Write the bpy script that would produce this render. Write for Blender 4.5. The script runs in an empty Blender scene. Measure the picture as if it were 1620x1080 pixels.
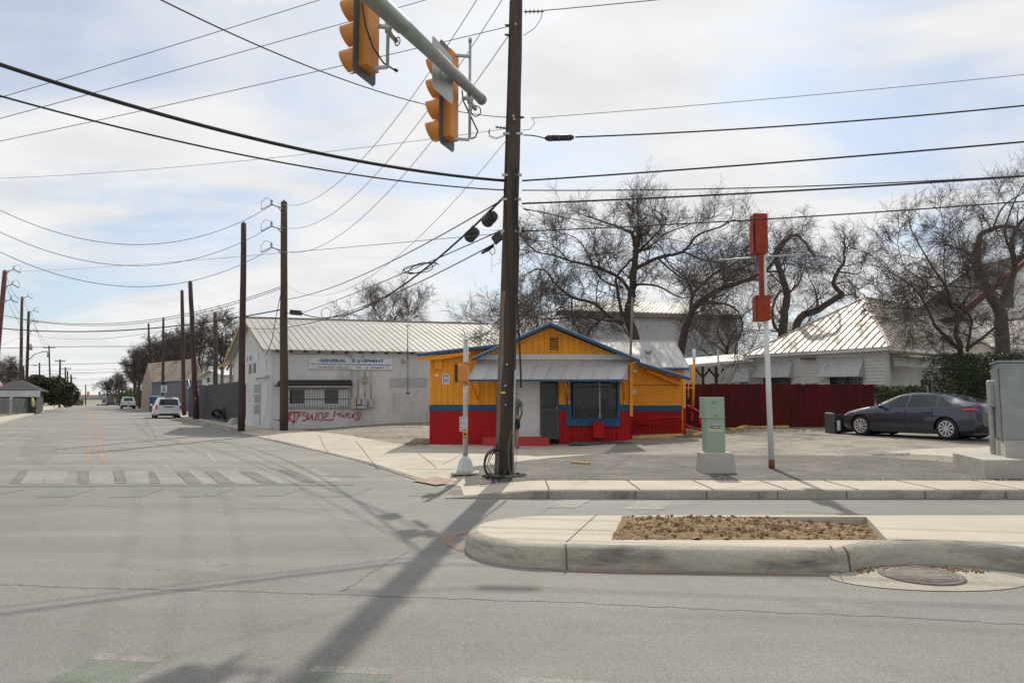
import bpy, bmesh, math, random
from math import sin, cos, tan, radians as R, pi, atan2, hypot, sqrt
from mathutils import Vector, Matrix, noise
random.seed(7)
S = bpy.context.scene
C = S.collection
# ------------------------------------------------------------ camera
F = 1100.0; TH = R(4.68); HC = 1.65
cam = bpy.data.objects.new('camera', bpy.data.cameras.new('camera')); C.objects.link(cam)
cam.location = (0, 0, HC); cam.rotation_euler = (pi/2 + TH, 0, 0)
cam.data.sensor_width = 36; cam.data.lens = F/1620*36; cam.data.clip_end = 6000; cam.data.clip_start = .05
S.camera = cam
S.view_settings.view_transform = 'Standard'; S.view_settings.look = 'None'
S.view_settings.exposure = -0.03; S.view_settings.gamma = 1
# ------------------------------------------------------------ sky and sun
SUN_EL = R(42.5); SUN_AZ = R(7.6)          # azimuth: clockwise from +Y (the sun stands behind the buildings)
w = bpy.data.worlds.new('World'); S.world = w; w.use_nodes = True
nt = w.node_tree; nt.nodes.clear()
def N(nt, t, **k):
    n = nt.nodes.new(t)
    for a, v in k.items():
        if a in n.inputs: n.inputs[a].default_value = v
        else: setattr(n, a, v)
    return n
out = N(nt, 'ShaderNodeOutputWorld'); bg = N(nt, 'ShaderNodeBackground'); bg.inputs['Strength'].default_value = .12
sky = N(nt, 'ShaderNodeTexSky', sky_type='NISHITA', sun_disc=False, sun_elevation=SUN_EL, sun_rotation=SUN_AZ)
sky.air_density = 1.0; sky.dust_density = 1.2; sky.ozone_density = 1.5
tc = N(nt, 'ShaderNodeTexCoord'); L = nt.links.new
# thin cloud sheet: the view direction laid on a plane high above
sep = N(nt, 'ShaderNodeSeparateXYZ'); L(tc.outputs['Generated'], sep.inputs[0])
zc = N(nt, 'ShaderNodeMath', operation='MAXIMUM'); L(sep.outputs[2], zc.inputs[0]); zc.inputs[1].default_value = .0
za = N(nt, 'ShaderNodeMath', operation='ADD'); L(zc.outputs[0], za.inputs[0]); za.inputs[1].default_value = .16
dv = N(nt, 'ShaderNodeVectorMath', operation='DIVIDE'); L(tc.outputs['Generated'], dv.inputs[0])
cb = N(nt, 'ShaderNodeCombineXYZ'); [L(za.outputs[0], cb.inputs[i]) for i in range(3)]; L(cb.outputs[0], dv.inputs[1])
mp = N(nt, 'ShaderNodeMapping'); L(dv.outputs[0], mp.inputs[0]); mp.inputs['Rotation'].default_value = (0, 0, R(20)); mp.inputs['Scale'].default_value = (.75, 1.15, 0)
mp.inputs['Location'].default_value = (2.2, 12.4, 0)
n1 = N(nt, 'ShaderNodeTexNoise'); L(mp.outputs[0], n1.inputs['Vector']); n1.inputs['Scale'].default_value = 1.3; n1.inputs['Detail'].default_value = 9; n1.inputs['Roughness'].default_value = .52; n1.inputs['Distortion'].default_value = .5
r1 = N(nt, 'ShaderNodeValToRGB'); L(n1.outputs['Fac'], r1.inputs[0]); r1.color_ramp.elements[0].position = .36; r1.color_ramp.elements[1].position = .53
r1.color_ramp.elements[0].color = (.38, .38, .38, 1); r1.color_ramp.elements[1].color = (1, 1, 1, 1)
n2 = N(nt, 'ShaderNodeTexNoise'); L(mp.outputs[0], n2.inputs['Vector']); n2.inputs['Scale'].default_value = 3.2; n2.inputs['Detail'].default_value = 6
r2 = N(nt, 'ShaderNodeValToRGB'); L(n2.outputs['Fac'], r2.inputs[0]); r2.color_ramp.elements[0].position = .35; r2.color_ramp.elements[1].position = .62
r2.color_ramp.elements[0].color = (6.85, 6.9, 7.05, 1); r2.color_ramp.elements[1].color = (7.8, 7.75, 7.7, 1)
mx = N(nt, 'ShaderNodeMix', data_type='RGBA'); hz_ = N(nt, 'ShaderNodeMapRange'); L(zc.outputs[0], hz_.inputs[0]); hz_.inputs[1].default_value = .02; hz_.inputs[2].default_value = .16; hz_.inputs[3].default_value = .88; hz_.inputs[4].default_value = 0
mxf = N(nt, 'ShaderNodeMath', operation='MAXIMUM'); L(r1.outputs[0], mxf.inputs[0]); L(hz_.outputs[0], mxf.inputs[1]); L(mxf.outputs[0], mx.inputs['Factor'])
tint = N(nt, 'ShaderNodeMix', data_type='RGBA', blend_type='MULTIPLY'); tint.inputs['Factor'].default_value = 1; tint.inputs['B'].default_value = (.74, .88, .98, 1); L(sky.outputs[0], tint.inputs['A']); L(tint.outputs['Result'], mx.inputs['A']); L(r2.outputs[0], mx.inputs['B'])
L(mx.outputs['Result'], bg.inputs[0]); L(bg.outputs[0], out.inputs[0])
sun = bpy.data.objects.new('sun', bpy.data.lights.new('sun', 'SUN')); C.objects.link(sun)
sun.data.energy = 3.5; sun.data.angle = R(.75); sun.data.color = (1, .925, .80)
sd = Vector((sin(SUN_AZ)*cos(SUN_EL), cos(SUN_AZ)*cos(SUN_EL), sin(SUN_EL)))
sun.rotation_euler = sd.to_track_quat('Z', 'Y').to_euler()
# ------------------------------------------------------------ helpers
def ray(px, py):
    a = (px-810)/F; b = (540-py)/F
    return Vector((a, cos(TH)-b*sin(TH), sin(TH)+b*cos(TH)))
def at(px, py, Y):
    d = ray(px, py); t = Y/d.y
    return Vector((d.x*t, Y, HC+d.z*t))
def gnd(px, py, z=0.0):
    d = ray(px, py); t = (z-HC)/d.z
    return Vector((d.x*t, d.y*t, z))
def proj(p):
    x, y, z = p[0], p[1], p[2]-HC
    dep = y*cos(TH)+z*sin(TH); up = -y*sin(TH)+z*cos(TH)
    return 810+F*x/dep, 540-F*up/dep
def ss(a, b, x):
    t = max(0, min(1, (x-a)/(b-a))); return t*t*(3-2*t)
CRN = [(718, 768.5), (657, 759), (563, 728), (443, 700), (379, 685.5), (328, 672)]
crnw = [gnd(*c) for c in CRN]
def xl(y):          # left edge of the raised ground (kerb of the side street)
    if y >= crnw[-1].y: return ROADX(y)+7.0+min(.7, (y-crnw[-1].y)*.03)
    for a, b in zip(crnw, crnw[1:]):
        if y <= b.y: t = max(0, (y-a.y)/(b.y-a.y)); return a.x+t*(b.x-a.x)
    return crnw[-1].x
def G(x, y):       # height of the raised ground behind the kerb, ramped down at the corner and along the apron
    k = ss(5, 11, x); a = .27*ss(18-4.5*k, 25.5-3.5*k, y)*ss(1.2, 5.5, x)
    b = .28*ss(23, 32, y)*ss(-10.5, -5, x)
    r = max(ss(0, 1.7, x-xl(max(y, 11.65))), ss(32, 36, y)) if y < 36 else 1
    return .018+.112*r+max(a, b)+T(y)
ROADX = lambda y: -.604*y+.2
def T(y):          # the far street dips under a bridge
    return -6.0*max(0, min(1, (y-165)/140.0))
def gl(px, py):    # point of the raised ground seen at this pixel
    p = gnd(px, py, .13)
    for i in range(8): p = gnd(px, py, G(p.x, p.y))
    return p
def org(o):
    v = Vector((0, 0, 0))
    while o: v += o.location; o = o.parent
    return v
def meta(o, label=None, cat=None, group=None, kind=None):
    if label: o['label'] = label
    if cat: o['category'] = cat
    if group: o['group'] = group
    if kind: o['kind'] = kind
    return o
def thing(name, loc, label, cat, group=None):
    o = bpy.data.objects.new(name, None); C.objects.link(o); o.location = loc; o.empty_display_size = .2
    return meta(o, label, cat, group)
def dup(o, parent=None):
    c = o.copy(); C.objects.link(c)
    if parent is not None: c.parent = parent
    for ch in list(o.children): dup(ch, c)
    return c
class MB:
    def __init__(s): s.v = []; s.f = []; s.m = []; s.sm = []; s.cur = 0; s.smooth = False
    def add(s, vs, fs):
        b = len(s.v); s.v += [Vector(v) for v in vs]
        for f in fs: s.f.append([b+i for i in f]); s.m.append(s.cur); s.sm.append(s.smooth)
        return s
    def box(s, x0, x1, y0, y1, z0, z1):
        return s.add([(x, y, z) for x in (x0, x1) for y in (y0, y1) for z in (z0, z1)],
                     [(0, 1, 3, 2), (4, 6, 7, 5), (0, 4, 5, 1), (2, 3, 7, 6), (0, 2, 6, 4), (1, 5, 7, 3)])
    def obox(s, c, ux, uy, uz, hx, hy, hz):     # oriented box: centre, axes, half sizes
        c = Vector(c); ux = Vector(ux).normalized()*hx; uy = Vector(uy).normalized()*hy; uz = Vector(uz).normalized()*hz
        return s.add([c+i*ux+j*uy+k*uz for i in (-1, 1) for j in (-1, 1) for k in (-1, 1)],
                     [(0, 1, 3, 2), (4, 6, 7, 5), (0, 4, 5, 1), (2, 3, 7, 6), (0, 2, 6, 4), (1, 5, 7, 3)])
    def bar(s, a, b, w, h=None, up=(0, 0, 1)):   # rectangular bar from a to b
        a = Vector(a); b = Vector(b); d = (b-a); ln = d.length; d.normalize(); h = h or w
        up = Vector(up); sx = d.cross(up)
        if sx.length < 1e-3: sx = d.cross(Vector((0, 1, 0)))
        sx.normalize(); u = sx.cross(d)
        return s.obox((a+b)/2, d, sx, u, ln/2, w/2, h/2)
    def ring(s, p, d, r, n, ref=None, ph=0):
        d = Vector(d).normalized(); ref = ref or (Vector((0, 0, 1)) if abs(d.z) < .95 else Vector((1, 0, 0)))
        a = d.cross(ref).normalized(); b = a.cross(d)
        return [Vector(p)+r*(cos(ph+2*pi*i/n)*a+sin(ph+2*pi*i/n)*b) for i in range(n)]
    def tube(s, pts, rs, n=8, cap=True):
        pts = [Vector(p) for p in pts]
        if not hasattr(rs, '__len__'): rs = [rs]*len(pts)
        d0 = (pts[-1]-pts[0]); ref = Vector((0, 0, 1)) if abs(d0.normalized().z) < .8 or d0.length < 1e-6 else Vector((1, 0, 0))
        vs = []; fs = []
        for i, p in enumerate(pts):
            d = pts[min(i+1, len(pts)-1)]-pts[max(i-1, 0)]
            if d.length < 1e-9: d = Vector((0, 0, 1))
            d.normalize(); a = d.cross(ref)
            if a.length < 1e-3: a = d.cross(Vector((.3, .8, .5)))
            a.normalize(); b = a.cross(d); ref = b if abs(b.dot(ref)) > .05 else ref
            vs += [p+rs[i]*(cos(2*pi*k/n)*a+sin(2*pi*k/n)*b) for k in range(n)]
        for i in range(len(pts)-1):
            for k in range(n): fs.append((i*n+k, i*n+(k+1) % n, (i+1)*n+(k+1) % n, (i+1)*n+k))
        old = s.smooth; s.smooth = n > 5; s.add(vs, fs); s.smooth = old
        if cap:
            b = len(s.v)-len(vs); s.f.append([b+k for k in range(n)][::-1]); s.m.append(s.cur); s.sm.append(False)
            s.f.append([b+(len(pts)-1)*n+k for k in range(n)]); s.m.append(s.cur); s.sm.append(False)
        return s
    def cyl(s, a, b, r0, r1=None, n=16): return s.tube([a, b], [r0, r0 if r1 is None else r1], n)
    def lathe(s, o, axis, prof, n=24):     # prof: (distance along axis, radius)
        o = Vector(o); ax = Vector(axis).normalized(); vs = []; fs = []
        for (h, r) in prof: vs += s.ring(o+ax*h, ax, max(r, 1e-4), n)
        for i in range(len(prof)-1):
            for k in range(n): fs.append((i*n+k, i*n+(k+1) % n, (i+1)*n+(k+1) % n, (i+1)*n+k))
        old = s.smooth; s.smooth = True; s.add(vs, fs); s.smooth = old
        return s
    def prism(s, poly, vec):     # planar polygon swept along vec
        n = len(poly); vec = Vector(vec); p = [Vector(q) for q in poly]
        return s.add(p+[q+vec for q in p], [list(range(n))[::-1], list(range(n, 2*n))]+[(i, (i+1) % n, n+(i+1) % n, n+i) for i in range(n)])
    def quad(s, *p): return s.add(p, [list(range(len(p)))])
    def slab(s, p, th, drop=(0, 0, -1)): return s.prism(p, Vector(drop)*th)
    def sphere(s, c, r, sc=(1, 1, 1), n=12, m=8):
        c = Vector(c); vs = [c+Vector((r*sc[0]*sin(pi*j/m)*cos(2*pi*i/n), r*sc[1]*sin(pi*j/m)*sin(2*pi*i/n), r*sc[2]*cos(pi*j/m))) for j in range(m+1) for i in range(n)]
        old = s.smooth; s.smooth = True
        s.add(vs, [(j*n+i, j*n+(i+1) % n, (j+1)*n+(i+1) % n, (j+1)*n+i) for j in range(m) for i in range(n)]); s.smooth = old
        return s
    def build(s, name, mat, parent=None, label=None, merge=False):
        me = bpy.data.meshes.new(name); o0 = org(parent) if parent else Vector((0, 0, 0))
        me.from_pydata([tuple(v-o0) for v in s.v], [], s.f)
        for m in (mat if isinstance(mat, (list, tuple)) else [mat]): me.materials.append(m)
        me.polygons.foreach_set('material_index', s.m); me.polygons.foreach_set('use_smooth', s.sm)
        bm = bmesh.new(); bm.from_mesh(me)
        if merge: bmesh.ops.remove_doubles(bm, verts=bm.verts, dist=1e-5)
        bmesh.ops.recalc_face_normals(bm, faces=bm.faces); bm.to_mesh(me); bm.free()
        o = bpy.data.objects.new(name, me); C.objects.link(o)
        if parent: o.parent = parent
        if label: o['label'] = label
        return o
def rebase(o):      # put a single-mesh thing's origin at its base
    vs = o.data.vertices; zs = min(v.co.z for v in vs); cx = sum(v.co.x for v in vs)/len(vs); cy = sum(v.co.y for v in vs)/len(vs)
    d = Vector((cx, cy, zs)); o.data.transform(Matrix.Translation(-d)); o.location += d
    return o
def bevel(o, wd=.01, seg=2, ang=35):
    m = o.modifiers.new('bevel', 'BEVEL'); m.width = wd; m.segments = seg; m.limit_method = 'ANGLE'; m.angle_limit = R(ang); return o
def text(name, s, mat, parent, c, right, up, size, width=None, depth=.004, label=None, bold=0.0, align='CENTER'):
    cu = bpy.data.curves.new(name, 'FONT'); cu.body = s; cu.size = size; cu.align_x = align; cu.align_y = 'CENTER'; cu.extrude = depth; cu.offset = bold; cu.resolution_u = 2
    t = bpy.data.objects.new(name, cu); C.objects.link(t); bpy.context.view_layer.update()
    me = bpy.data.meshes.new_from_object(t.evaluated_get(bpy.context.evaluated_depsgraph_get())); bpy.data.objects.remove(t)
    right = Vector(right).normalized(); up = Vector(up).normalized(); nn = right.cross(up)
    sx = 1
    if width:
        xs = [v.co.x for v in me.vertices]; sx = width/(max(xs)-min(xs))
    o0 = org(parent)
    for v in me.vertices: v.co = Vector(c)-o0+right*v.co.x*sx+up*v.co.y+nn*v.co.z
    me.materials.clear(); me.materials.append(mat)
    o = bpy.data.objects.new(name, me); C.objects.link(o); o.parent = parent
    if label: o['label'] = label
    return o
# ------------------------------------------------------------ materials
def pm(name, col, rough=.7, var=.12, vs=3.0, bump=.15, bs=40.0, metal=0.0, fine=0.0, dirt=None, ds=.6, dth=(.52, .72), coat=0.0, stretch=None, spec=.5):
    """principled with large and small noise in colour and bump; dirt = (colour) in irregular patches"""
    m = bpy.data.materials.new(name); m.use_nodes = True; t = m.node_tree; b = t.nodes['Principled BSDF']; l = t.links.new
    tc = N(t, 'ShaderNodeTexCoord'); src = tc.outputs['Object']
    if stretch:
        mp = N(t, 'ShaderNodeMapping'); l(src, mp.inputs[0]); mp.inputs['Scale'].default_value = stretch; src = mp.outputs[0]
    n = N(t, 'ShaderNodeTexNoise'); l(src, n.inputs['Vector']); n.inputs['Scale'].default_value = vs; n.inputs['Detail'].default_value = 7; n.inputs['Roughness'].default_value = .62
    rp = N(t, 'ShaderNodeValToRGB'); l(n.outputs['Fac'], rp.inputs[0]); rp.color_ramp.elements[0].position = .3; rp.color_ramp.elements[1].position = .7
    rp.color_ramp.elements[0].color = tuple(c*(1-var) for c in col)+(1,); rp.color_ramp.elements[1].color = tuple(min(1, c*(1+var)) for c in col)+(1,)
    res = rp.outputs[0]
    if fine:
        f = N(t, 'ShaderNodeTexNoise'); l(src, f.inputs['Vector']); f.inputs['Scale'].default_value = bs; f.inputs['Detail'].default_value = 3
        q = N(t, 'ShaderNodeMapRange'); l(f.outputs['Fac'], q.inputs[0]); q.inputs[1].default_value = .3; q.inputs[2].default_value = .7; q.inputs[3].default_value = 1-fine; q.inputs[4].default_value = 1+fine
        mu = N(t, 'ShaderNodeMix', data_type='RGBA', blend_type='MULTIPLY'); mu.inputs['Factor'].default_value = 1; l(res, mu.inputs['A']); l(q.outputs[0], mu.inputs['B']); res = mu.outputs['Result']
    if dirt:
        d = N(t, 'ShaderNodeTexNoise'); l(src, d.inputs['Vector']); d.inputs['Scale'].default_value = ds; d.inputs['Detail'].default_value = 9; d.inputs['Roughness'].default_value = .68
        q = N(t, 'ShaderNodeMapRange'); l(d.outputs['Fac'], q.inputs[0]); q.inputs[1].default_value = dth[0]; q.inputs[2].default_value = dth[1]
        mu = N(t, 'ShaderNodeMix', data_type='RGBA'); l(q.outputs[0], mu.inputs['Factor']); l(res, mu.inputs['A']); mu.inputs['B'].default_value = tuple(dirt)+(1,); res = mu.outputs['Result']
    l(res, b.inputs['Base Color']); b.inputs['Roughness'].default_value = rough; b.inputs['Metallic'].default_value = metal
    b.inputs['Specular IOR Level'].default_value = spec
    if coat: b.inputs['Coat Weight'].default_value = coat; b.inputs['Coat Roughness'].default_value = .04
    if bump:
        f2 = N(t, 'ShaderNodeTexNoise'); l(src, f2.inputs['Vector']); f2.inputs['Scale'].default_value = bs; f2.inputs['Detail'].default_value = 4
        bp = N(t, 'ShaderNodeBump'); l(f2.outputs['Fac'], bp.inputs['Height']); bp.inputs['Strength'].default_value = bump; bp.inputs['Distance'].default_value = .02; l(bp.outputs[0], b.inputs['Normal'])
    m['rough_in'] = 1
    return m
def glass(name, tint=(.02, .025, .03), rough=.03, trans=0.0):
    m = bpy.data.materials.new(name); m.use_nodes = True; t = m.node_tree; b = t.nodes['Principled BSDF']
    n = N(t, 'ShaderNodeTexNoise'); n.inputs['Scale'].default_value = 2.0; q = N(t, 'ShaderNodeMapRange'); t.links.new(n.outputs['Fac'], q.inputs[0]); q.inputs[3].default_value = rough*.6; q.inputs[4].default_value = rough*1.6
    t.links.new(q.outputs[0], b.inputs['Roughness']); b.inputs['Base Color'].default_value = tint+(1,); b.inputs['Transmission Weight'].default_value = trans; b.inputs['IOR'].default_value = 1.5
    return m
def road_mat(name, base=(.235, .228, .213), paint=None, wear=.5, crackscale=.22, rough=1.0, other=None):
    m = bpy.data.materials.new(name); m.use_nodes = True; t = m.node_tree; b = t.nodes['Principled BSDF']; l = t.links.new
    tc = N(t, 'ShaderNodeTexCoord'); P = tc.outputs['Object']
    def noise(sc, det=6, rough=.6, v=P):
        n = N(t, 'ShaderNodeTexNoise'); l(v, n.inputs['Vector']); n.inputs['Scale'].default_value = sc; n.inputs['Detail'].default_value = det; n.inputs['Roughness'].default_value = rough; return n.outputs['Fac']
    def mr(i, a, c, lo, hi):
        q = N(t, 'ShaderNodeMapRange'); l(i, q.inputs[0]); q.inputs[1].default_value = a; q.inputs[2].default_value = c; q.inputs[3].default_value = lo; q.inputs[4].default_value = hi; return q.outputs[0]
    def mul(a, c):
        q = N(t, 'ShaderNodeMath', operation='MULTIPLY'); l(a, q.inputs[0]); l(c, q.inputs[1]); return q.outputs[0]
    big = mr(noise(.13, 5), .35, .65, .85, 1.10); mid = mr(noise(.9, 8, .7), .3, .7, 1-.08*rough, 1+.07*rough)
    mpn = N(t, 'ShaderNodeMapping'); l(P, mpn.inputs[0]); mpn.inputs['Scale'].default_value = (.05, .9, 1)
    strk = mr(noise(1.2, 6, .65, mpn.outputs[0]), .35, .65, .89, 1.07)      # wheel polish along the cross street
    fine = mr(noise(75, 3, .8), .3, .7, .66, 1.36); coarse = mr(noise(22, 4, .7), .3, .7, 1-.10*rough, 1+.10*rough); fine = mul(fine, coarse)
    vo = N(t, 'ShaderNodeTexVoronoi'); l(P, vo.inputs['Vector']); vo.inputs['Scale'].default_value = 48
    spk = mr(vo.outputs['Distance'], 0.0, .34, 1.5, .97)
    stain = mr(noise(.55, 9, .75), .56, .74, 1.0, .72)
    v = mul(mul(mul(big, mid), mul(strk, fine)), mul(spk, stain))
    # cracks
    nd = N(t, 'ShaderNodeTexNoise'); l(P, nd.inputs['Vector']); nd.inputs['Scale'].default_value = 1.4; nd.inputs['Detail'].default_value = 6
    ad = N(t, 'ShaderNodeMix', data_type='RGBA', blend_type='ADD'); ad.inputs['Factor'].default_value = .9; l(P, ad.inputs['A']); l(nd.outputs['Color'], ad.inputs['B'])
    vc = N(t, 'ShaderNodeTexVoronoi', feature='DISTANCE_TO_EDGE'); l(ad.outputs['Result'], vc.inputs['Vector']); vc.inputs['Scale'].default_value = crackscale
    line = mr(vc.outputs['Distance'], 0.0012, .0035, 1.0, 0.0)
    gate = mr(noise(.35, 4), .56, .64, 0.0, .7)
    ck = mul(line, gate); ckv = mr(ck, 0, 1, 1, .55); v = mul(v, ckv)
    cm = N(t, 'ShaderNodeMix', data_type='RGBA', blend_type='MULTIPLY'); cm.inputs['Factor'].default_value = 1; l(v, cm.inputs['B'])
    if paint:
        wn = mr(mul(noise(7, 8, .75), mr(noise(38, 4, .7), .3, .7, .8, 1.2)), wear-.12, wear+.12, 1.0, 0.0)
        pmx = N(t, 'ShaderNodeMix', data_type='RGBA'); l(wn, pmx.inputs['Factor']); pmx.inputs['A'].default_value = base+(1,); pmx.inputs['B'].default_value = tuple(paint)+(1,); l(pmx.outputs['Result'], cm.inputs['A'])
    else:
        tn = N(t, 'ShaderNodeMix', data_type='RGBA'); l(mr(noise(.3, 4), .4, .6, 0, 1), tn.inputs['Factor']); tn.inputs['A'].default_value = base+(1,); tn.inputs['B'].default_value = (base[0]*1.03, base[1]*1.0, base[2]*.95, 1); res = tn.outputs['Result']
        if other:
            on_ = N(t, 'ShaderNodeMix', data_type='RGBA'); l(mr(noise(1.1, 10, .72), .50, .60, 0, .85), on_.inputs['Factor']); l(res, on_.inputs['A']); on_.inputs['B'].default_value = tuple(other)+(1,); res = on_.outputs['Result']
        l(res, cm.inputs['A'])
    l(cm.outputs['Result'], b.inputs['Base Color']); b.inputs['Roughness'].default_value = .82; b.inputs['Specular IOR Level'].default_value = .35
    bp = N(t, 'ShaderNodeBump'); l(mul(noise(85, 3, .7), mr(ck, 0, 1, 1, .2)), bp.inputs['Height']); bp.inputs['Strength'].default_value = .55; bp.inputs['Distance'].default_value = .012; l(bp.outputs[0], b.inputs['Normal'])
    return m
M = {}
M['road'] = road_mat('asphalt', (.238, .233, .222))
M['lot'] = road_mat('old_lot_asphalt', (.255, .232, .195), crackscale=.5, rough=4.0, other=(.165, .150, .128))
M['patch'] = road_mat('dark_asphalt_patch', (.105, .098, .088), crackscale=.9, rough=4.5, other=(.165, .152, .13))
M['stain'] = road_mat('oil_stain', (.235, .228, .213), (.135, .115, .098), .41)
M['tyremark'] = road_mat('tyre_mark', (.235, .228, .213), (.15, .147, .142), .42)
M['seam'] = pm('old_tar', (.155, .15, .14), .9, .3, 6)
M['m_white'] = road_mat('worn_white_paint', (.235, .228, .213), (.37, .355, .31), .465)
M['m_dark'] = road_mat('black_out_paint', (.22, .215, .202), (.125, .125, .127), .48)
M['m_green'] = road_mat('worn_green_paint', (.235, .228, .213), (.175, .225, .165), .455)
M['m_green2'] = road_mat('green_paint', (.20, .205, .19), (.175, .225, .16), .50)
M['m_yellow'] = road_mat('worn_yellow_paint', (.235, .228, .213), (.42, .235, .11), .455)
M['conc'] = pm('sidewalk_concrete', (.455, .41, .335), .85, .12, 1.1, .25, 60, fine=.08, dirt=(.34, .31, .26), ds=.8)
M['conc2'] = pm('grey_concrete', (.42, .40, .36), .85, .12, 2.0, .3, 50, fine=.10, dirt=(.30, .28, .25), ds=2.2)
M['kerb'] = pm('kerb_concrete', (.36, .34, .29), .85, .15, 1.7, .35, 45, fine=.12, dirt=(.10, .098, .09), ds=1.3, dth=(.50, .66))
M['conc_white'] = pm('median_concrete', (.47, .425, .345), .85, .09, .8, .2, 70, fine=.05, dirt=(.40, .36, .29), ds=.7)
M['kerbm'] = pm('median_kerb', (.42, .385, .315), .85, .14, 2.0, .35, 45, fine=.14, dirt=(.12, .115, .105), ds=1.1, dth=(.45, .66), stretch=(.7, .7, 3.2))
M['joint'] = pm('joint_filler', (.10, .095, .085), .9)
M['rib'] = pm('stained_roof_rib', (.30, .25, .20), .6, .2, 3, .1)  # darker tone: roof dirt plus the ribs' shadow side painted into the colour
M['dirt'] = pm('dry_soil', (.25, .165, .088), .95, .3, 9, .9, 30, fine=.3, dirt=(.16, .10, .06), ds=6)
M['ground'] = pm('bare_ground', (.24, .22, .17), .95, .25, .3, .3, 20, fine=.15, dirt=(.13, .15, .06), ds=.25)
M['grass'] = pm('thin_grass', (.12, .13, .05), .95, .35, 5, .6, 60, fine=.3, dirt=(.20, .17, .10), ds=2.5)
M['wood'] = pm('creosote_wood', (.080, .056, .041), .85, .32, 2.5, .6, 30, fine=.25, stretch=(9, 9, .45), dirt=(.05, .038, .032), ds=1.2)
M['wood2'] = pm('grey_wood', (.20, .165, .13), .85, .25, 2.5, .5, 30, fine=.2, stretch=(9, 9, .6))
M['darkwood'] = pm('dark_pole_wood', (.060, .036, .030), .85, .3, 2.5, .5, 30, fine=.2, stretch=(9, 9, .5))
M['wire'] = pm('black_rubber', (.018, .018, .019), .6, .2)
M['wiregrey'] = pm('aluminium_wire', (.16, .16, .165), .5, .1, metal=.3)
M['steel'] = pm('galvanised_steel', (.42, .44, .43), .5, .15, 6, .1, metal=.6, dirt=(.30, .31, .30), ds=4)
M['arm'] = pm('mast_arm_steel', (.27, .31, .29), .55, .12, 5, .1, metal=.35)
M['alu'] = pm('aluminium_pole', (.52, .54, .54), .45, .1, 5, .08, metal=.4)
M['signal'] = pm('signal_orange', (.62, .235, .035), .5, .10, 3, .1, 20, dirt=(.45, .16, .03), ds=4)
M['black'] = pm('black_plastic', (.02, .02, .022), .5, .2)
M['dkgrey'] = pm('dark_grey_metal', (.075, .08, .085), .5, .2)
M['signgrey'] = pm('sign_back_aluminium', (.42, .42, .41), .45, .08, metal=.4)
M['white'] = pm('white_paint', (.68, .69, .70), .6, .05, 2, .1, dirt=(.55, .55, .53), ds=1.5)
M['orange'] = pm('yellow_orange_paint', (.78, .305, .022), .6, .07, 2.5, .15, 30, fine=.04, dirt=(.60, .27, .04), ds=1.1, spec=.3)
M['red'] = pm('red_paint', (.40, .007, .009), .6, .10, 2.5, .12, 30, fine=.05, dirt=(.27, .012, .012), ds=1.2, spec=.25)
M['blue'] = pm('blue_paint', (.028, .090, .175), .6, .1, 3, .1, spec=.25)
M['signred'] = pm('faded_red_sheet', (.29, .028, .004), .7, .12, 3, .1, dirt=(.17, .022, .010), ds=4, dth=(.50, .62))
M['tin'] = pm('silver_roof_metal', (.46, .46, .45), .55, .10, .9, .12, 3, metal=.35, dirt=(.36, .35, .32), ds=.9)
M['tinroof'] = pm('coated_roof_metal', (.54, .50, .435), .5, .14, .7, .12, 3, metal=.15, dirt=(.36, .30, .23), ds=.7)
M['creamroof'] = pm('cream_roof_metal', (.40, .395, .365), .65, .07, .4, .08, 3, metal=.05, dirt=(.31, .29, .24), ds=.5)
M['stucco'] = pm('grey_white_stucco', (.60, .60, .595), .85, .06, .8, .25, 35, fine=.03, dirt=(.44, .435, .42), ds=.7, dth=(.50, .66), stretch=(1, 1, .45))
M['housewhite'] = pm('white_siding', (.66, .655, .63), .65, .06, 1.2, .1, 20, dirt=(.50, .48, .44), ds=1.1)
M['greywall'] = pm('grey_metal_wall', (.50, .51, .52), .55, .1, .5, .1, dirt=(.38, .39, .41), ds=.4)
M['fence'] = pm('dark_red_fence', (.090, .009, .008), .8, .22, 3, .3, 25, fine=.14, dirt=(.045, .010, .009), ds=1.6, dth=(.46, .62), spec=.2, stretch=(3, 3, .5))
M['fenceblk'] = pm('weathered_black_fence', (.045, .045, .05), .8, .3, 3, .3)
M['bark'] = pm('grey_bark', (.078, .063, .053), .9, .3, 5, .7, 25, fine=.2)
M['twig'] = pm('twig_bark', (.095, .076, .064), .9, .25, 2, .2)
M['green_box'] = pm('pale_green_enamel', (.27, .37, .28), .5, .06, 3, .08, dirt=(.24, .31, .24), ds=3)
M['cabinet'] = pm('bare_aluminium_cabinet', (.27, .29, .29), .42, .12, 2.5, .12, 8, metal=.5, dirt=(.17, .20, .215), ds=1.6, dth=(.45, .7))
M['paint_blue_car'] = pm('midnight_metallic_paint', (.032, .042, .070), .3, .05, 1, .0, metal=.55, coat=1.0)
M['paint_white_car'] = pm('white_car_paint', (.66, .67, .68), .35, .04, 1, .0, coat=.8)
M['paint_dark_car'] = pm('dark_car_paint', (.03, .032, .04), .3, .04, 1, .0, coat=.8)
M['paint_red_car'] = pm('red_car_paint', (.35, .02, .02), .3, .04, 1, .0, coat=.8)
M['tyre'] = pm('tyre_rubber', (.022, .022, .022), .85, .2)
M['rimpale'] = pm('pale_rim', (.62, .63, .64), .35, .08, metal=.5)
M['rimdark'] = pm('dark_rim', (.05, .05, .052), .4, .1, metal=.5)
M['taillight'] = pm('red_lens', (.42, .015, .02), .15, .1, coat=1.0)
M['plate'] = pm('number_plate', (.62, .64, .66), .4, .05)
M['glass'] = glass('dark_window_glass', (.035, .045, .05), .05)
M['carglass'] = glass('car_window_glass', (.018, .028, .028), .02)
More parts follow.
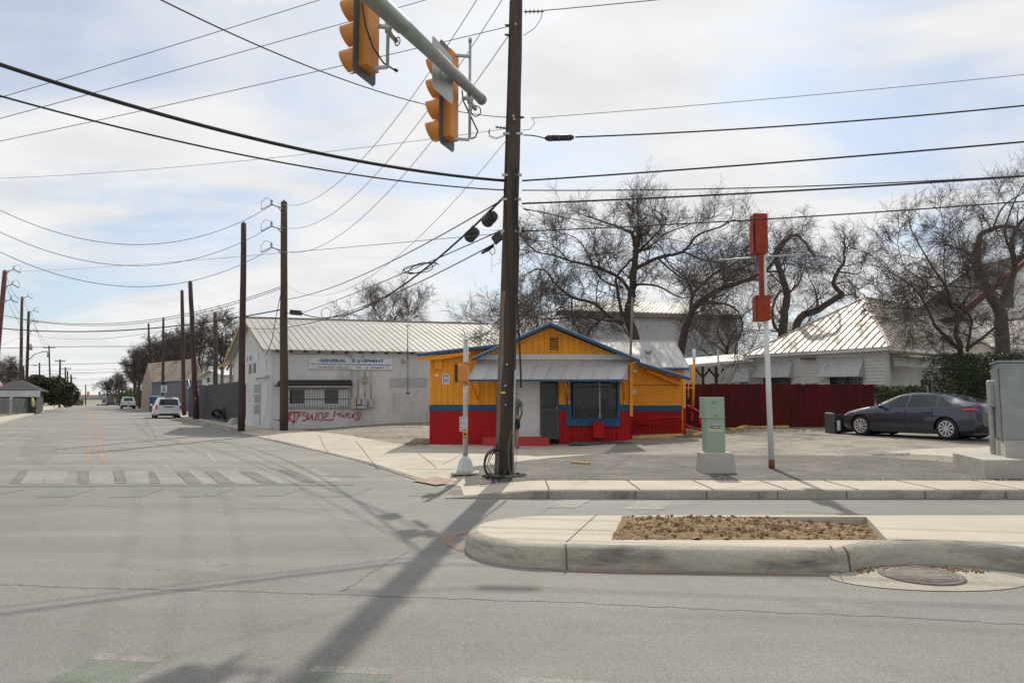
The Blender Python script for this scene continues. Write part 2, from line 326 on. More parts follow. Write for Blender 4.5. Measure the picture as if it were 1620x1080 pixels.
M['skin'] = pm('brown_skin', (.30, .16, .10), .6, .08, 6, .05)
M['shirt'] = pm('grey_green_cotton', (.10, .115, .09), .9, .12, 8, .3)
M['shorts'] = pm('black_cotton', (.018, .018, .02), .9, .15, 8, .3)
M['hair'] = pm('dark_hair', (.025, .018, .015), .8, .3, 20, .5)
M['timber'] = pm('yellow_parking_timber', (.52, .33, .11), .85, .18, 4, .4, 25, dirt=(.38, .26, .13), ds=3)
M['rusty'] = pm('rusting_tin', (.42, .35, .28), .7, .15, .8, .2, dirt=(.27, .15, .08), ds=.6, dth=(.5, .66))
M['bluegrey'] = pm('blue_grey_tin', (.19, .21, .24), .7, .2, 1, .2, dirt=(.24, .25, .27), ds=1.5, stretch=(1, 1, .2))
M['shingle'] = pm('dark_shingle', (.024, .024, .027), .9, .15, 1, .3)
M['graffiti'] = pm('red_spray_paint', (.42, .02, .035), .7, .1, 5, 0)
M['signwhite'] = pm('sign_panel_white', (.60, .62, .64), .6, .08, 3, .05, dirt=(.46, .46, .42), ds=2.5)
M['signblue'] = pm('sign_blue', (.05, .14, .30), .6, .2, 9, 0)
M['rust'] = pm('rust', (.20, .08, .035), .9, .3, 8, .4)
M['brick'] = pm('red_paver', (.33, .23, .18), .85, .2, 6, .3)
M['signalred'] = pm('signal_lens_red', (.35, .02, .02), .2)
M['bridge'] = pm('bridge_concrete', (.34, .34, .33), .9, .08, .3, .1)
# ============================================================ SETTING: ground, road, kerbs
def clip(poly, ax, val, keep_less):
    res = []; n = len(poly)
    for i in range(n):
        a = poly[i]; b = poly[(i+1) % n]; ina = (a[ax] <= val) if keep_less else (a[ax] >= val); inb = (b[ax] <= val) if keep_less else (b[ax] >= val)
        if ina: res.append(a)
        if ina != inb:
            t = (val-a[ax])/(b[ax]-a[ax]); res.append((a[0]+t*(b[0]-a[0]), a[1]+t*(b[1]-a[1])))
    return res
def ragged(P, amp=.07, st=.25, seed=3):
    out_ = []; n = len(P)
    for i in range(n):
        a = Vector((P[i][0], P[i][1])); b = Vector((P[(i+1) % n][0], P[(i+1) % n][1])); m_ = max(1, int((b-a).length/st)); d = (b-a).normalized() if (b-a).length > 1e-6 else Vector((1, 0))
        for k in range(m_):
            q = a.lerp(b, k/m_); o = noise.noise(Vector((q.x*2.1, q.y*2.1, seed)))*amp*2; out_.append((q.x-d.y*o, q.y+d.x*o))
    return out_
def sheet(mb, poly, hf, dz, cell=.6):       # polygon laid over the ground height function
    poly = [(p[0], p[1]) for p in poly]
    ys = [p[1] for p in poly]; j = math.floor(min(ys)/cell)
    while j*cell < max(ys):
        row = clip(clip(poly, 1, j*cell, False), 1, (j+1)*cell, True)
        if len(row) > 2:
            xs = [p[0] for p in row]; i = math.floor(min(xs)/cell)
            while i*cell < max(xs):
                c = clip(clip(row, 0, i*cell, False), 0, (i+1)*cell, True)
                if len(c) > 2 and abs(sum(c[k][0]*c[(k+1) % len(c)][1]-c[(k+1) % len(c)][0]*c[k][1] for k in range(len(c)))) > 1e-5:
                    mb.add([(x, y, hf(x, y)+dz) for x, y in c], [list(range(len(c)))])
                i += 1
        j += 1
def rowsplit(mb, poly, dz=0.0, brk=(165, 305)):       # polygon on the road level, split where the street tips down
    lo = -1e9
    for hi in list(brk)+[1e9]:
        c = clip(clip([(p[0], p[1]) for p in poly], 1, lo, False), 1, hi, True)
        if len(c) > 2: mb.add([(x, y, T(y)+dz) for x, y in c], [list(range(len(c)))])
        lo = hi
mb = MB(); rowsplit(mb, [(-3500, -80), (3500, -80), (3500, 5000), (-3500, 5000)], -.03)
meta(mb.build('ground', M['ground']), kind='structure')
KY = 11.65         # kerb line of the cross street
mb = MB(); rowsplit(mb, [(-90, -60), (120, -60), (120, 40), (ROADX(40)-6, 40), (ROADX(12)-6, 12), (-90, 12)])
far = [(ROADX(40)-6, 40), (xl(40)+.0, 40), (ROADX(305)+7.7, 305), (ROADX(900)+7.7, 900), (ROADX(900)-6, 900), (ROADX(305)-6, 305)]
mb2 = MB(); rowsplit(mb, [(ROADX(40)-6, 40), (ROADX(40)+9, 40), (ROADX(900)+9, 900), (ROADX(900)-6, 900)])
meta(mb.build('road', M['road']), kind='structure')
# raised ground on the right of the side street: one sheet with its kerb
mb = MB()
ys = [KY, 12.0, 12.5, 13.1]+[13.1+.6*i for i in range(1, 36)]+[36, 38, 40, 44, 50, 60, 80, 110, 140, 165, 200, 240, 305, 500, 900]
ss_ = [0]+[.15*i for i in range(1, 16)]+[2.4+.75*i for i in range(1, 50)]+[45, 55, 70, 100, 160, 300]
rows = []
for y in ys:
    x0 = xl(y); rows.append([Vector((x0+s, y, G(x0+s, y))) for s in ss_])
vs = [p for r in rows for p in r]; n = len(ss_)
mb.add(vs, [(j*n+i, j*n+i+1, (j+1)*n+i+1, (j+1)*n+i) for j in range(len(ys)-1) for i in range(n-1)])
mb.cur = 1
edge = [rows[0][i] for i in range(n-1, -1, -1)]+[r[0] for r in rows[1:]]
for a, b in zip(edge, edge[1:]): mb.quad(a, b, b-Vector((0, 0, .16)), a-Vector((0, 0, .16)))
meta(mb.build('parking_lot', [M['lot'], M['kerb']]), kind='structure')
# left verge and sidewalk of the side street
mb = MB(); lx = lambda y: ROADX(y)-6.0
for a, b in ((30, 60), (60, 165), (165, 305), (305, 900)):
    mb.cur = 0; mb.quad((lx(a)-60, a, .12+T(a)), (lx(a)-2.6, a, .12+T(a)), (lx(b)-2.6, b, .12+T(b)), (lx(b)-60, b, .12+T(b)))
    mb.cur = 1; mb.quad((lx(a)-2.6, a, .125+T(a)), (lx(a), a, .12+T(a)), (lx(b), b, .12+T(b)), (lx(b)-2.6, b, .125+T(b)))
    mb.quad((lx(a), a, .12+T(a)), (lx(a)+.03, a, -.02+T(a)), (lx(b)+.03, b, -.02+T(b)), (lx(b), b, .12+T(b)))
meta(mb.build('verge', [M['ground'], M['conc']]), kind='structure')
# sidewalk sheets: strip along the cross street, corner and driveway apron, strip up the side street
mb = MB()
sheet(mb, [(-.8, KY+.13), (45, KY+.13), (45, 13.1), (xl(13.1)+.14, 13.1)], G, .0055, cell=.3)
pp = [gl(760, 744), gl(700, 747)]
corner = [(xl(13.1)+.14, 13.1), (45*0-.9, 13.1), tuple(gl(748, 738))[:2], tuple(gl(818, 730))[:2], tuple(gl(873, 724))[:2], tuple(gl(955, 717))[:2], (3.6, 23.2), (-2.75, 23.2),
          tuple(gl(640, 703))[:2], tuple(gl(509, 684))[:2], (-10.4, 34.2), (xl(34)+.6, 34.2)]
xs = [(xl(y)+.14, y) for y in (34, 33, 31, 29, 26, 23, 20.5, 18, 16, 14.5)]
sheet(mb, corner+xs, G, .0055, cell=.2)
sheet(mb, [(xl(34)+.14, 34.2), (-11.95, 34.2), (ROADX(42)+9.2, 42), (xl(42)+.14, 42)], G, .009, cell=.3)
sheet(mb, [(xl(42)+.14, 42), (xl(42)+1.9, 42), (xl(95)+1.9, 95), (xl(95)+.14, 95)], G, .006, cell=4)
g0 = gl(1010, 723)
sheet(mb, ragged([tuple(gl(1400, 719))[:2], tuple(gl(1440, 712))[:2], tuple(gl(1640, 704))[:2], (14.5, 15.5), (10.6, 15.9), tuple(gl(1530, 724))[:2]], .04), G, .0065)
meta(mb.build('sidewalk', M['conc']), kind='structure')
mb = MB()          # joints in the walk
for px in (858, 975, 1070, 1165, 1257, 1362, 1470, 1580):
    a = gnd(px, 748, .13); mb.add([(a.x-.012, KY+.12, G(a.x, 12)+.012), (a.x+.012, KY+.12, G(a.x, 12)+.012), (a.x+.012, 13.12, G(a.x, 13)+.012), (a.x-.012, 13.12, G(a.x, 13)+.012)], [(0, 1, 2, 3)])
for (a, b) in (((562, 697), (600, 742)), ((660, 716), (690, 740)), ((505, 690), (520, 717)), ((600, 700), (735, 717)), ((640, 742), (720, 742)), ((735, 717), (700, 735))):
    p = gl(*a); q = gl(*b); d = (q-p).normalized(); nn = Vector((-d.y, d.x, 0))*.009; sheet(mb, [p-nn, q-nn, q+nn, p+nn], G, .010, cell=.2)
for px in (858, 975, 1070, 1165, 1257, 1362, 1470, 1580):
    x_ = gnd(px, 764, .0).x; mb.add([(x_-.01, KY-.003, -.01), (x_+.01, KY-.003, -.01), (x_+.01, KY-.003, G(x_, 12)), (x_-.01, KY-.003, G(x_, 12))], [(0, 1, 2, 3)])
meta(mb.build('sidewalk_joints', M['joint']), kind='structure')
mb = MB()          # dark asphalt strip behind the walk
sheet(mb, ragged([(-.9, 13.14), (10.5, 13.14), (10.2, 15.8), tuple(gl(1380, 722))[:2], tuple(gl(1200, 720))[:2], tuple(gl(1000, 719))[:2], tuple(gl(955, 717.5))[:2], tuple(gl(873, 724.5))[:2], tuple(gl(818, 730.5))[:2], tuple(gl(748, 738.5))[:2]]), G, .0085)
meta(mb.build('asphalt_patch', M['patch']), kind='structure')
mb = MB(); sheet(mb, [tuple(gl(655, 764-1))[:2] if 0 else (gnd(652, 751, .13).x, gnd(652, 751, .13).y), tuple(gnd(690, 747, .13))[:2], tuple(gnd(722, 753, .13))[:2], tuple(gnd(690, 758, .13))[:2]], G, .009)
meta(mb.build('tactile_paving', M['brick']), kind='structure')
mb = MB()
sheet(mb, ragged([tuple(gl(1004, 693))[:2], tuple(gl(1080, 693))[:2], tuple(gl(1128, 690))[:2], tuple(gl(1180, 681))[:2], (9, 29.8), (4.2, 29.8)], .15), G, .006)
meta(mb.build('grass_strip', M['grass']), kind='structure')
# ---------------------------------------------------------------- painted markings
def mark(name, quads, mat, dz=.004, nsub=1):
    mb = MB()
    for q in quads:
        pts = [gnd(*p) for p in q]; mb.add([(p.x, p.y, p.z+dz) for p in pts], [list(range(len(pts)))])
    return meta(mb.build(name, mat), kind='structure')
t, b = 745, 765
mark('crosswalk_pale_bars', [[(46, t), (75, t), (65, b), (30, b)], [(78, t), (108, t), (100, b), (68, b)], [(141, t), (178, t), (181, b), (141, b)], [(196, t), (232, t), (240, b), (201, b)], [(243, t), (275, t), (294, b), (255, b)],
      [(298, t), (321, t), (346, b), (321, b)], [(344, t), (373, t), (406, b), (371, b)], [(401, t), (436, t), (476, b), (440, b)], [(457, 742), (500, 742), (548, b-3), (505, b-3)]], M['m_white'])
mark('crosswalk_dark_bars', [[(30, t), (45, t), (32, b), (15, b)], [(124, t), (140, t), (140, b), (122, b)], [(179, t), (194, t), (199, b), (184, b)], [(236, t), (242, t), (254, b), (237, b)], [(276, t), (297, t), (319, b), (298, b)],
      [(322, t), (343, t), (370, b), (348, b)], [(379, t), (399, t), (438, b), (414, b)], [(440, 743), (455, 743), (500, b-2), (480, b-2)]], M['m_dark'], .0065)
mark('crosswalk_edge_line', [[(0, 768.5), (560, 766), (560, 767.4), (0, 770)]], M['m_dark'])
mark('bike_crossing_green', [[(-10, 776), (40, 774), (0, 782), (-20, 782)], [(84, 775), (150, 774), (108, 786), (58, 787)], [(212, 773), (262, 772.5), (224, 786), (172, 787)], [(315, 773), (372, 772.5), (335, 785), (282, 786)], [(430, 772.5), (484, 772), (444, 784.5), (398, 785.5)],
      [(548, 772.5), (588, 772), (552, 785.5), (508, 786)], [(660, 773), (706, 772.5), (690, 785), (645, 785)], [(812, 774), (852, 774), (835, 786), (794, 786)]], M['m_green'])
mark('bike_lane_green', [[(965, 775), (1068, 775), (1040, 784), (948, 784)], [(1105, 775.5), (1640, 776), (1650, 789), (1085, 789)]], M['m_green2'])
mark('crossing_pale_bars', [[(1010, 792), (1066, 792), (1050, 806), (985, 806)], [(940, 775), (964, 775), (945, 784), (915, 784)], [(1068, 775), (1104, 775), (1083, 789), (1041, 789)], [(890, 790), (935, 790), (912, 803), (860, 803)]], M['m_white'], .0045)
mark('near_green_bars', [[(140, 1044), (248, 1049), (150, 1110), (20, 1110)], [(487, 1064), (622, 1069), (590, 1110), (430, 1110)]], M['m_green2'], .001)
mark('near_white_bars', [[(155, 1032), (266, 1037), (249, 1047.5), (141, 1042.5)], [(500, 1052), (628, 1058), (623, 1067), (489, 1062)], [(800, 1069), (955, 1077), (960, 1120), (790, 1120)]], M['m_white'], .0013)
def rline(name, off, wid, y0, y1, mat, dz=.004, dash=None):
    mb = MB(); y = y0
    while y < y1:
        e = min(y1, y+(dash[0] if dash else (y1-y0)))
        for a, c in (((y, e),) if e <= 165 or y >= 165 else ((y, 165), (165, e))):
            mb.add([(ROADX(a)+off-wid/2, a, T(a)+dz), (ROADX(a)+off+wid/2, a, T(a)+dz), (ROADX(c)+off+wid/2, c, T(c)+dz), (ROADX(c)+off-wid/2, c, T(c)+dz)], [(0, 1, 2, 3)])
        y = e+(dash[1] if dash else 1)
    return meta(mb.build(name, mat), kind='structure')
rline('centre_line', -.16, .15, 17.9, 300, M['m_yellow']); rline('centre_line', .2, .15, 17.9, 300, M['m_yellow'])
rline('lane_line', -3.35, .16, 20, 36, M['m_white']); rline('lane_line', -3.35, .14, 41, 160, M['m_white'], dash=(3, 5.5))
mark('short_stop_bars', [[(325, 716), (331, 716), (344, 731), (337, 731)], [(77, 680), (118, 680), (118, 682), (77, 682)], [(0, 684), (30, 682), (30, 684.5), (0, 687)]], M['m_white'])
mark('oil_stain', [[(62+30*cos(a*pi/10)*(1+.18*sin(3*a)), 712+20*sin(a*pi/10)*(1+.15*cos(5*a))) for a in range(20)]], M['stain'], .003)
mb = MB()
for kz, pts in enumerate(([(190, 668), (215, 662), (232, 664), (233, 672), (222, 682)], [(225, 684), (262, 692), (300, 707), (330, 722)], [(205, 690), (250, 702), (290, 716)]  )):
    P = [gnd(*p) for p in pts]; b0 = len(mb.v)
    for i_, p in enumerate(P):
        d = (P[min(i_+1, len(P)-1)]-P[max(i_-1, 0)]).normalized(); nn = Vector((-d.y, d.x, 0))*.09; mb.v += [Vector((p.x, p.y, .0026+kz*.0004))-nn, Vector((p.x, p.y, .0026+kz*.0004))+nn]
    for i_ in range(len(P)-1): mb.f.append([b0+2*i_, b0+2*i_+1, b0+2*i_+3, b0+2*i_+2]); mb.m.append(0); mb.sm.append(False)
meta(mb.build('tyre_marks', M['tyremark']), kind='structure')
# orange line hugging the nose of the median
L1 = [(1316, 911), (1200, 908), (1000, 906), (890, 903.5), (820, 895), (765, 882), (724, 870), (703, 860), (697, 852), (706, 846), (735, 840)]
L2 = [(1316, 907), (1200, 904), (1000, 902), (890, 899.5), (825, 890.5), (775, 878), (741, 868), (722, 859), (716, 852), (720, 847.5), (744, 841)]
mark('nose_line', [[L1[i], L1[i+1], L2[i+1], L2[i]] for i in range(len(L1)-1)]+[[(1596, 914), (1640, 913), (1640, 917), (1596, 918)]], M['m_yellow'])
# road seam and tar lines
mb = MB()
for pts, wd in (([(-40, 922), (120, 929), (300, 933), (500, 939), (700, 946), (900, 952), (1150, 965), (1400, 975), (1660, 990)], .009), ([(540, 935), (575, 915), (600, 897), (650, 870)], .006), ([(1500, 770), (1500, 774), (1502, 776)], .01),
                ([(-20, 797), (300, 803), (640, 806)], .006)):
    P = []
    for a, b2 in zip(pts, pts[1:]):
        p = gnd(*a); q = gnd(*b2)
        for k in range(14): P.append(p.lerp(q, k/14)+Vector((random.uniform(-.02, .02), random.uniform(-.02, .02), .002)))
    for a, b2 in zip(P, P[1:]):
        d = (b2-a); nrm = Vector((-d.y, d.x, 0)).normalized()*wd*random.uniform(.4, 1.2); mb.quad(a-nrm, b2-nrm, b2+nrm, a+nrm)
meta(mb.build('tar_seams', M['seam']), kind='structure')
# ---------------------------------------------------------------- median
def mout():      # outline of the median at road level, counter-clockwise from the right front
    yf, yb = 6.80, 8.86; P = [(16, 6.62), (6.4, 6.62), (5.35, 6.66), (5.0, 6.72), (4.75, 6.93), (4.45, 7.08), (4.0, 7.12), (3.6, 7.04), (3.35, 6.86), (3.2, 6.76), (2.2, 6.78), (1.0, 6.85), (.55, 6.93)]
    cx, cy, rr = .48, 7.88, .96
    for i in range(1, 15): a = -pi/2-pi*i/14; P.append((cx+rr*1.05*cos(a), cy+rr*sin(a)))
    return P+[(2, 8.87), (16, 8.87)]
MO = mout()
def inset(P, d):
    res = []; n = len(P)
    for i in range(n):
        a = Vector(P[i-1]) if i else Vector(P[0])+Vector((1, 0)); b_ = Vector(P[i]); c = Vector(P[i+1]) if i < n-1 else Vector(P[-1])+Vector((1, 0))
        d1 = (b_-a).normalized(); d2 = (c-b_).normalized(); t_ = (d1+d2)
        t_ = t_.normalized() if t_.length > 1e-6 else d1
        nn = Vector((t_.y, -t_.x)); res.append((b_.x+nn.x*d, b_.y+nn.y*d))
    return res
prof = [(0, -.02), (.015, .08), (.03, .15), (.055, .185), (.09, .205), (.14, .215)]
loops = [[Vector((x, y, z)) for x, y in inset(MO, d)] for d, z in prof]; n = len(MO)
mb = MB(); mb.smooth = True
vs = [p for l_ in loops for p in l_]
mb.add(vs, [(j*n+i, j*n+i+1, (j+1)*n+i+1, (j+1)*n+i) for j in range(len(prof)-1) for i in range(n-1)]); mb.smooth = False
meta(mb.build('median_kerb', M['kerbm']), kind='structure')
top = loops[-1]; mb = MB(); zt = .215
c0, c1, c2, c3 = gnd(985, 817, zt), gnd(1372, 817.5, zt), gnd(1413, 857, zt), gnd(967, 853.5, zt)
def cap(poly):
    for a in (poly,): mb.add([(p[0], p[1], zt) for p in a], [list(range(len(a)))])
tp = [(p.x, p.y) for p in top]
cap(clip(tp, 0, c3.x, True)); xr = c1.x
cap([(c3.x, tp[9][1]+.0), (xr, tp[5][1]), (xr, c2.y), (c3.x, c3.y)] if 0 else clip(clip(clip(tp, 0, c3.x, False), 0, xr, True), 1, c3.y, True))
rest = clip(clip(clip(tp, 0, c3.x, False), 0, xr, True), 1, c0.y, False); cap(rest)
cap([(c3.x, c3.y), (c0.x, c0.y), (c3.x, c0.y)]); cap([(c2.x, c3.y), (xr, c3.y), (xr, c0.y)])
cap(clip(tp, 0, xr, False))
# planter walls
H = [Vector((c0.x, c0.y, zt)), Vector((c1.x, c0.y, zt)), Vector((c2.x, c3.y, zt)), Vector((c3.x, c3.y, zt))]
for i in range(4): a = H[i]; b2 = H[(i+1) % 4]; mb.quad(a, b2, b2-Vector((0, 0, .25)), a-Vector((0, 0, .25)))
meta(mb.build('median', M['conc_white']), kind='structure')
mb = MB()
for a, b2 in (((945, 812.5), (896, 857)), ((868, 815), (890, 812)), ((1313, 862), (1319, 872))):
    p = gnd(*a, zt+.001); q = gnd(*b2, zt+.001); d = (q-p).normalized(); nn = Vector((-d.y, d.x, 0))*.008; mb.quad(p-nn, q-nn, q+nn, p+nn)
for px, yy in ((893, 6.88), (1316, 6.77), (1572, 6.63)):
    x = (px-810)/F*7.0
    for (d0, z0), (d1_, z1) in zip(prof, prof[1:]): mb.quad((x-.009, yy+d0-.004, z0+.002), (x+.009, yy+d0-.004, z0+.002), (x+.009, yy+d1_-.004, z1+.003), (x-.009, yy+d1_-.004, z1+.003))
meta(mb.build('median_joints', M['joint']), kind='structure')
mb = MB(); nx, ny = 150, 60; mb.smooth = True
for j in range(ny+1):
    for i in range(nx+1):
        u, v = i/nx, j/ny; p = (H[3].lerp(H[2], u)).lerp(H[0].lerp(H[1], u), v)
        h = .02+.030*noise.noise(Vector((p.x*4, p.y*4, 0)))+.03*noise.noise(Vector((p.x*13, p.y*13, 3)))+.018*abs(noise.noise(Vector((p.x*40, p.y*40, 9))))
        z = zt-.015-.09*ss(.45, .95, u)+h*(1-.3*ss(.9, 1, abs(2*v-1)))
        mb.v.append(Vector((p.x, p.y, z)))
for j in range(ny):
    for i in range(nx): mb.f.append([j*(nx+1)+i, j*(nx+1)+i+1, (j+1)*(nx+1)+i+1, (j+1)*(nx+1)+i]); mb.m.append(0); mb.sm.append(True)
def clod(mb, c, r):
    b0 = len(mb.v); mb.sphere(c, r, (random.uniform(.7, 1.3), random.uniform(.7, 1.2), random.uniform(.5, .9)), 7, 5)
    for k in range(b0, len(mb.v)): mb.v[k] += Vector((random.uniform(-.2, .2), random.uniform(-.2, .2), random.uniform(-.2, .2)))*r
for k in range(900):
    u = random.uniform(.02, .98); v = random.uniform(.05, .97); p = (H[3].lerp(H[2], u)).lerp(H[0].lerp(H[1], u), v)
    clod(mb, (p.x, p.y, zt-.0-.09*ss(.45, .95, u)+.02), random.choice([.005, .007, .009, .012, .016, .024]))
meta(mb.build('planter_soil', M['dirt']), 'loose brown clods of soil in the median planter', 'soil', kind='stuff')
# manhole in its round apron, in the recess of the kerb
mc = gnd(1457, 911)
root = thing('manhole', (mc.x, mc.y, 0), 'round worn iron manhole cover in a pale concrete apron beside the recessed median kerb', 'manhole')
mb = MB()
mb.add([(mc.x+.88*cos(2*pi*k/40), mc.y-.10+.42*sin(2*pi*k/40), .006) for k in range(40)], [list(range(40))]); mb.build('apron', pm('dusty_apron_concrete', (.36, .33, .27), .9, .14, 3, .3, 40, fine=.12, dirt=(.24, .215, .18), ds=3), root)
mb = MB(); mb.lathe((mc.x, mc.y, .006), (0, 0, 1), [(0, .36), (.012, .36), (.012, .31), (.003, .305)], 36); mb.build('frame', pm('worn_iron', (.17, .145, .12), .85, .25, 9, .5), root)
mb = MB(); mb.lathe((mc.x, mc.y, .008), (0, 0, 1), [(0, .30), (.006, .30), (.008, .0)], 36)
for k in range(-5, 6):
    y_ = k*.05; hw_ = sqrt(max(0, .26**2-y_**2)); mb.obox((mc.x, mc.y+y_, .016), (1, 0, 0), (0, 1, 0), (0, 0, 1), hw_, .010, .002)
mb.build('cover', pm('worn_iron_cover', (.24, .21, .175), .85, .25, 9, .6), root)
mb = MB()
for k in range(160):
    a = random.uniform(.2, pi-.2); r_ = random.uniform(.5, .85); x, y = mc.x+r_*cos(a)*.9, mc.y+.02+r_*sin(a)*.42
    clod(mb, (x, y, .012), random.choice([.006, .01, .014]))
meta(mb.build('gutter_debris', M['dirt']), 'dry leaves and grit gathered in the gutter by the manhole', 'debris', kind='stuff')
# scattered stones on the lot
mb = MB()
for k in range(2600):
    y = random.uniform(13.1, 13.7) if random.random() < .55 else random.uniform(13.2, 17); x = random.uniform(-.6, 10.4)
    clod(mb, (x, y, G(x, y)+.008), random.choice([.005, .007, .009, .014]))
meta(mb.build('gravel', pm('pale_gravel', (.42, .40, .35), .9, .3, 9, .2)), 'pale stones scattered along the back edge of the sidewalk', 'gravel', kind='stuff')
# ============================================================ YELLOW RESTAURANT
Y0 = 23.3
fx = lambda px, Y=Y0: at(px, 630, Y).x
fz = lambda py, Y=Y0: at(810, py, Y).z
yb = thing('restaurant', (0.6, 27, G(.6, 23.3)), 'small restaurant painted yellow, blue and red with a tin awning', 'building')
XL, XR = fx(680), fx(997)
def shedz(x): a = fz(561); b = fz(546); x0, x1 = fx(661), fx(793); return a+(x-x0)/(x1-x0)*(b-a)
PK = (fx(870), fz(514)); GL = (fx(748), fz(569)); GR = (fx(1010), fz(572))
def gabz(x):
    if x < PK[0]: return GL[1]+(x-GL[0])/(PK[0]-GL[0])*(PK[1]-GL[1])
    return GR[1]+(x-GR[0])/(PK[0]-GR[0])*(PK[1]-GR[1])
def topz(x): return (max(shedz(x), gabz(x)) if GL[0] < x < fx(793) else (shedz(x) if x <= GL[0] else gabz(x)))-.08
zb, zm, zt_ = .0, fz(649.5), fz(640)
DX0, DX1 = fx(814), fx(884); WX0, WX1 = fx(906), fx(976); WZ0, WZ1 = fz(661), fz(598); DZ = fz(598)
def bd(mb, x0, x1, z0, z1f, step=.2, gap=.015, y=Y0, th=.024, side=None):
    x = x0
    while x < x1-.01:
        e = min(x+step, x1); a, c = x+gap/2, e-gap/2
        za = z1f(a) if callable(z1f) else z1f; zc = z1f(c) if callable(z1f) else z1f
        if za > z0+.02: mb.prism([(a, y, z0), (c, y, z0), (c, y, zc), (a, y, za)], (0, -th, 0))
        x = e
def backing(mb, x0, x1, z0, z1f, y=Y0, th=.12, step=.5):
    x = x0
    while x < x1-1e-4:
        e = min(x+step, x1); za = z1f(x) if callable(z1f) else z1f; ze = z1f(e) if callable(z1f) else z1f
        mb.prism([(x, y, z0), (e, y, z0), (e, y, ze), (x, y, za)], (0, th, 0)); x = e
# lower red wall
mb = MB(); backing(mb, XL, DX0, zb, zm); mb.box(XL, DX0, Y0-.018, Y0, zb, zm-.001); mb.build('lower_wall', M['red'], yb, 'smooth red lower wall left of the door'); mb = MB()
for a_, b_, h_ in ((DX1, WX0, zm), (WX0, WX1, WZ0-.02), (WX1, XR, zm)): backing(mb, a_, b_, zb, h_); bd(mb, a_, b_, zb, h_-.001, .13)
mb.box(XR-.12, XR, Y0+.12, 25.0, zb, zm)           # right return
mb.build('lower_wall', M['red'], yb)
mb = MB(); backing(mb, XL, DX0, zm, zt_); backing(mb, DX1, WX0, zm, zt_); backing(mb, WX1, XR, zm, zt_); mb.build('wall_core', M['blue'], yb); mb = MB()
mb.box(XL-.01, DX0, Y0-.045, Y0, zm, zt_); mb.build('trim_band', M['blue'], yb); mb = MB(); mb.box(DX1, WX0, Y0-.045, Y0, zm, zt_); mb.build('trim_band', M['blue'], yb); mb = MB(); mb.box(WX1, XR+.012, Y0-.045, Y0, zm, zt_); mb.box(XR-.12, XR+.012, Y0+.12, 25.0, zm, zt_)
mb.build('trim_band', M['blue'], yb)
mb = MB(); backing(mb, XL, DX0, zt_, topz); backing(mb, DX1, WX0, zt_, DZ); backing(mb, WX1, XR, zt_, DZ); backing(mb, DX0, XR, DZ, topz)
bd(mb, XL, DX0, zt_, topz); bd(mb, DX1, WX0, zt_, DZ); bd(mb, WX1, XR, zt_, DZ); bd(mb, DX0, XR, DZ+.002, topz)
mb.box(XR-.12, XR, Y0+.12, 25.0, zt_, fz(575)); mb.box(XL, XL+.12, Y0+.12, 28, 0, shedz(XL)-.1)
mb.box(XL, XL+.1, Y0-.04, Y0-.018, zt_, shedz(XL)-.1)
mb.build('upper_wall', M['orange'], yb)
mb = MB(); mb.box(XL+.12, XL+.13, Y0+.14, 30, .1, 2.7); mb.box(XL, XR, 30, 30.12, 0, 3.0); mb.build('rear_wall', M['orange'], yb)
# roofs
def roofplane(mb, p, th=.05): mb.slab(p, th)
yf, yr = Y0-.42, 30.4
mb = MB()
A = (GL[0], yf, GL[1]+.06); P_ = (PK[0], yf, PK[1]+.06); B = (GR[0], yf, GR[1]+.06)
bk = lambda p, y=yr: (p[0], y, p[2])
mb.slab([A, P_, bk(P_), bk(A)], .03); mb.slab([P_, B, bk(B), bk(P_)], .03)
for i in range(14):      # seams
    y = yf+.25+i*.55
    for q0, q1 in ((A, P_), (P_, B)): mb.bar((q0[0], y, q0[2]+.012), (q1[0], y, q1[2]+.012), .03, .02)
mb.bar((P_[0], yf-.01, P_[2]+.02), (P_[0], yr, P_[2]+.02), .22, .03)
mb.build('roof', M['tin'], yb, 'silver gable roof')
mb = MB(); s0 = (fx(661), yf+.1, shedz(fx(661))+.04); s1 = (fx(793), yf+.1, shedz(fx(793))+.04)
mb.slab([s0, s1, bk(s1, 29), bk(s0, 29)], .03); mb.build('roof', M['tin'], yb, 'low shed roof over the left wing')
mb = MB()
def fascia(mb, a, b, h=.095, t=.035):
    a = Vector(a)-Vector((0, 0, .03)); b = Vector(b)-Vector((0, 0, .03)); mb.prism([a, b, b-Vector((0, 0, h)), a-Vector((0, 0, h))], (0, -t, 0))
fascia(mb, A, P_); fascia(mb, P_, B); fascia(mb, s0, s1, .09)
mb.build('fascia', M['blue'], yb)
mb = MB(); mb.prism([(s0[0]+.02, yf+.12, s0[2]-.15), (fx(745), yf+.12, shedz(fx(745))-.11), (fx(745), yf+.12, shedz(fx(745))-.2), (fx(700), yf+.12, s0[2]-.2), (s0[0]+.02, yf+.12, s0[2]-.26)], (0, .03, 0))
mb.build('soffit_board', M['orange'], yb)
# louvred vent
v = MB(); vx0, vx1, vz0, vz1 = fx(869.5), fx(884.5), fz(554.5), fz(533)
v.box(vx0-.04, vx1+.04, Y0-.075, Y0-.026, vz0-.04, vz0); v.box(vx0-.04, vx1+.04, Y0-.075, Y0-.026, vz1, vz1+.04); v.box(vx0-.04, vx0, Y0-.075, Y0-.026, vz0, vz1); v.box(vx1, vx1+.04, Y0-.075, Y0-.026, vz0, vz1)
for i in range(6):
    z = vz0+(i+.5)*(vz1-vz0)/6; v.obox(((vx0+vx1)/2, Y0-.055, z), (1, 0, 0), (0, 1, .7), (0, -.7, 1), (vx1-vx0)/2, .022, .006)
v.build('gable_vent', M['orange'], yb)
mb = MB(); mb.box(vx0, vx1, Y0-.034, Y0-.028, vz0, vz1); mb.build('vent_recess', M['black'], yb)
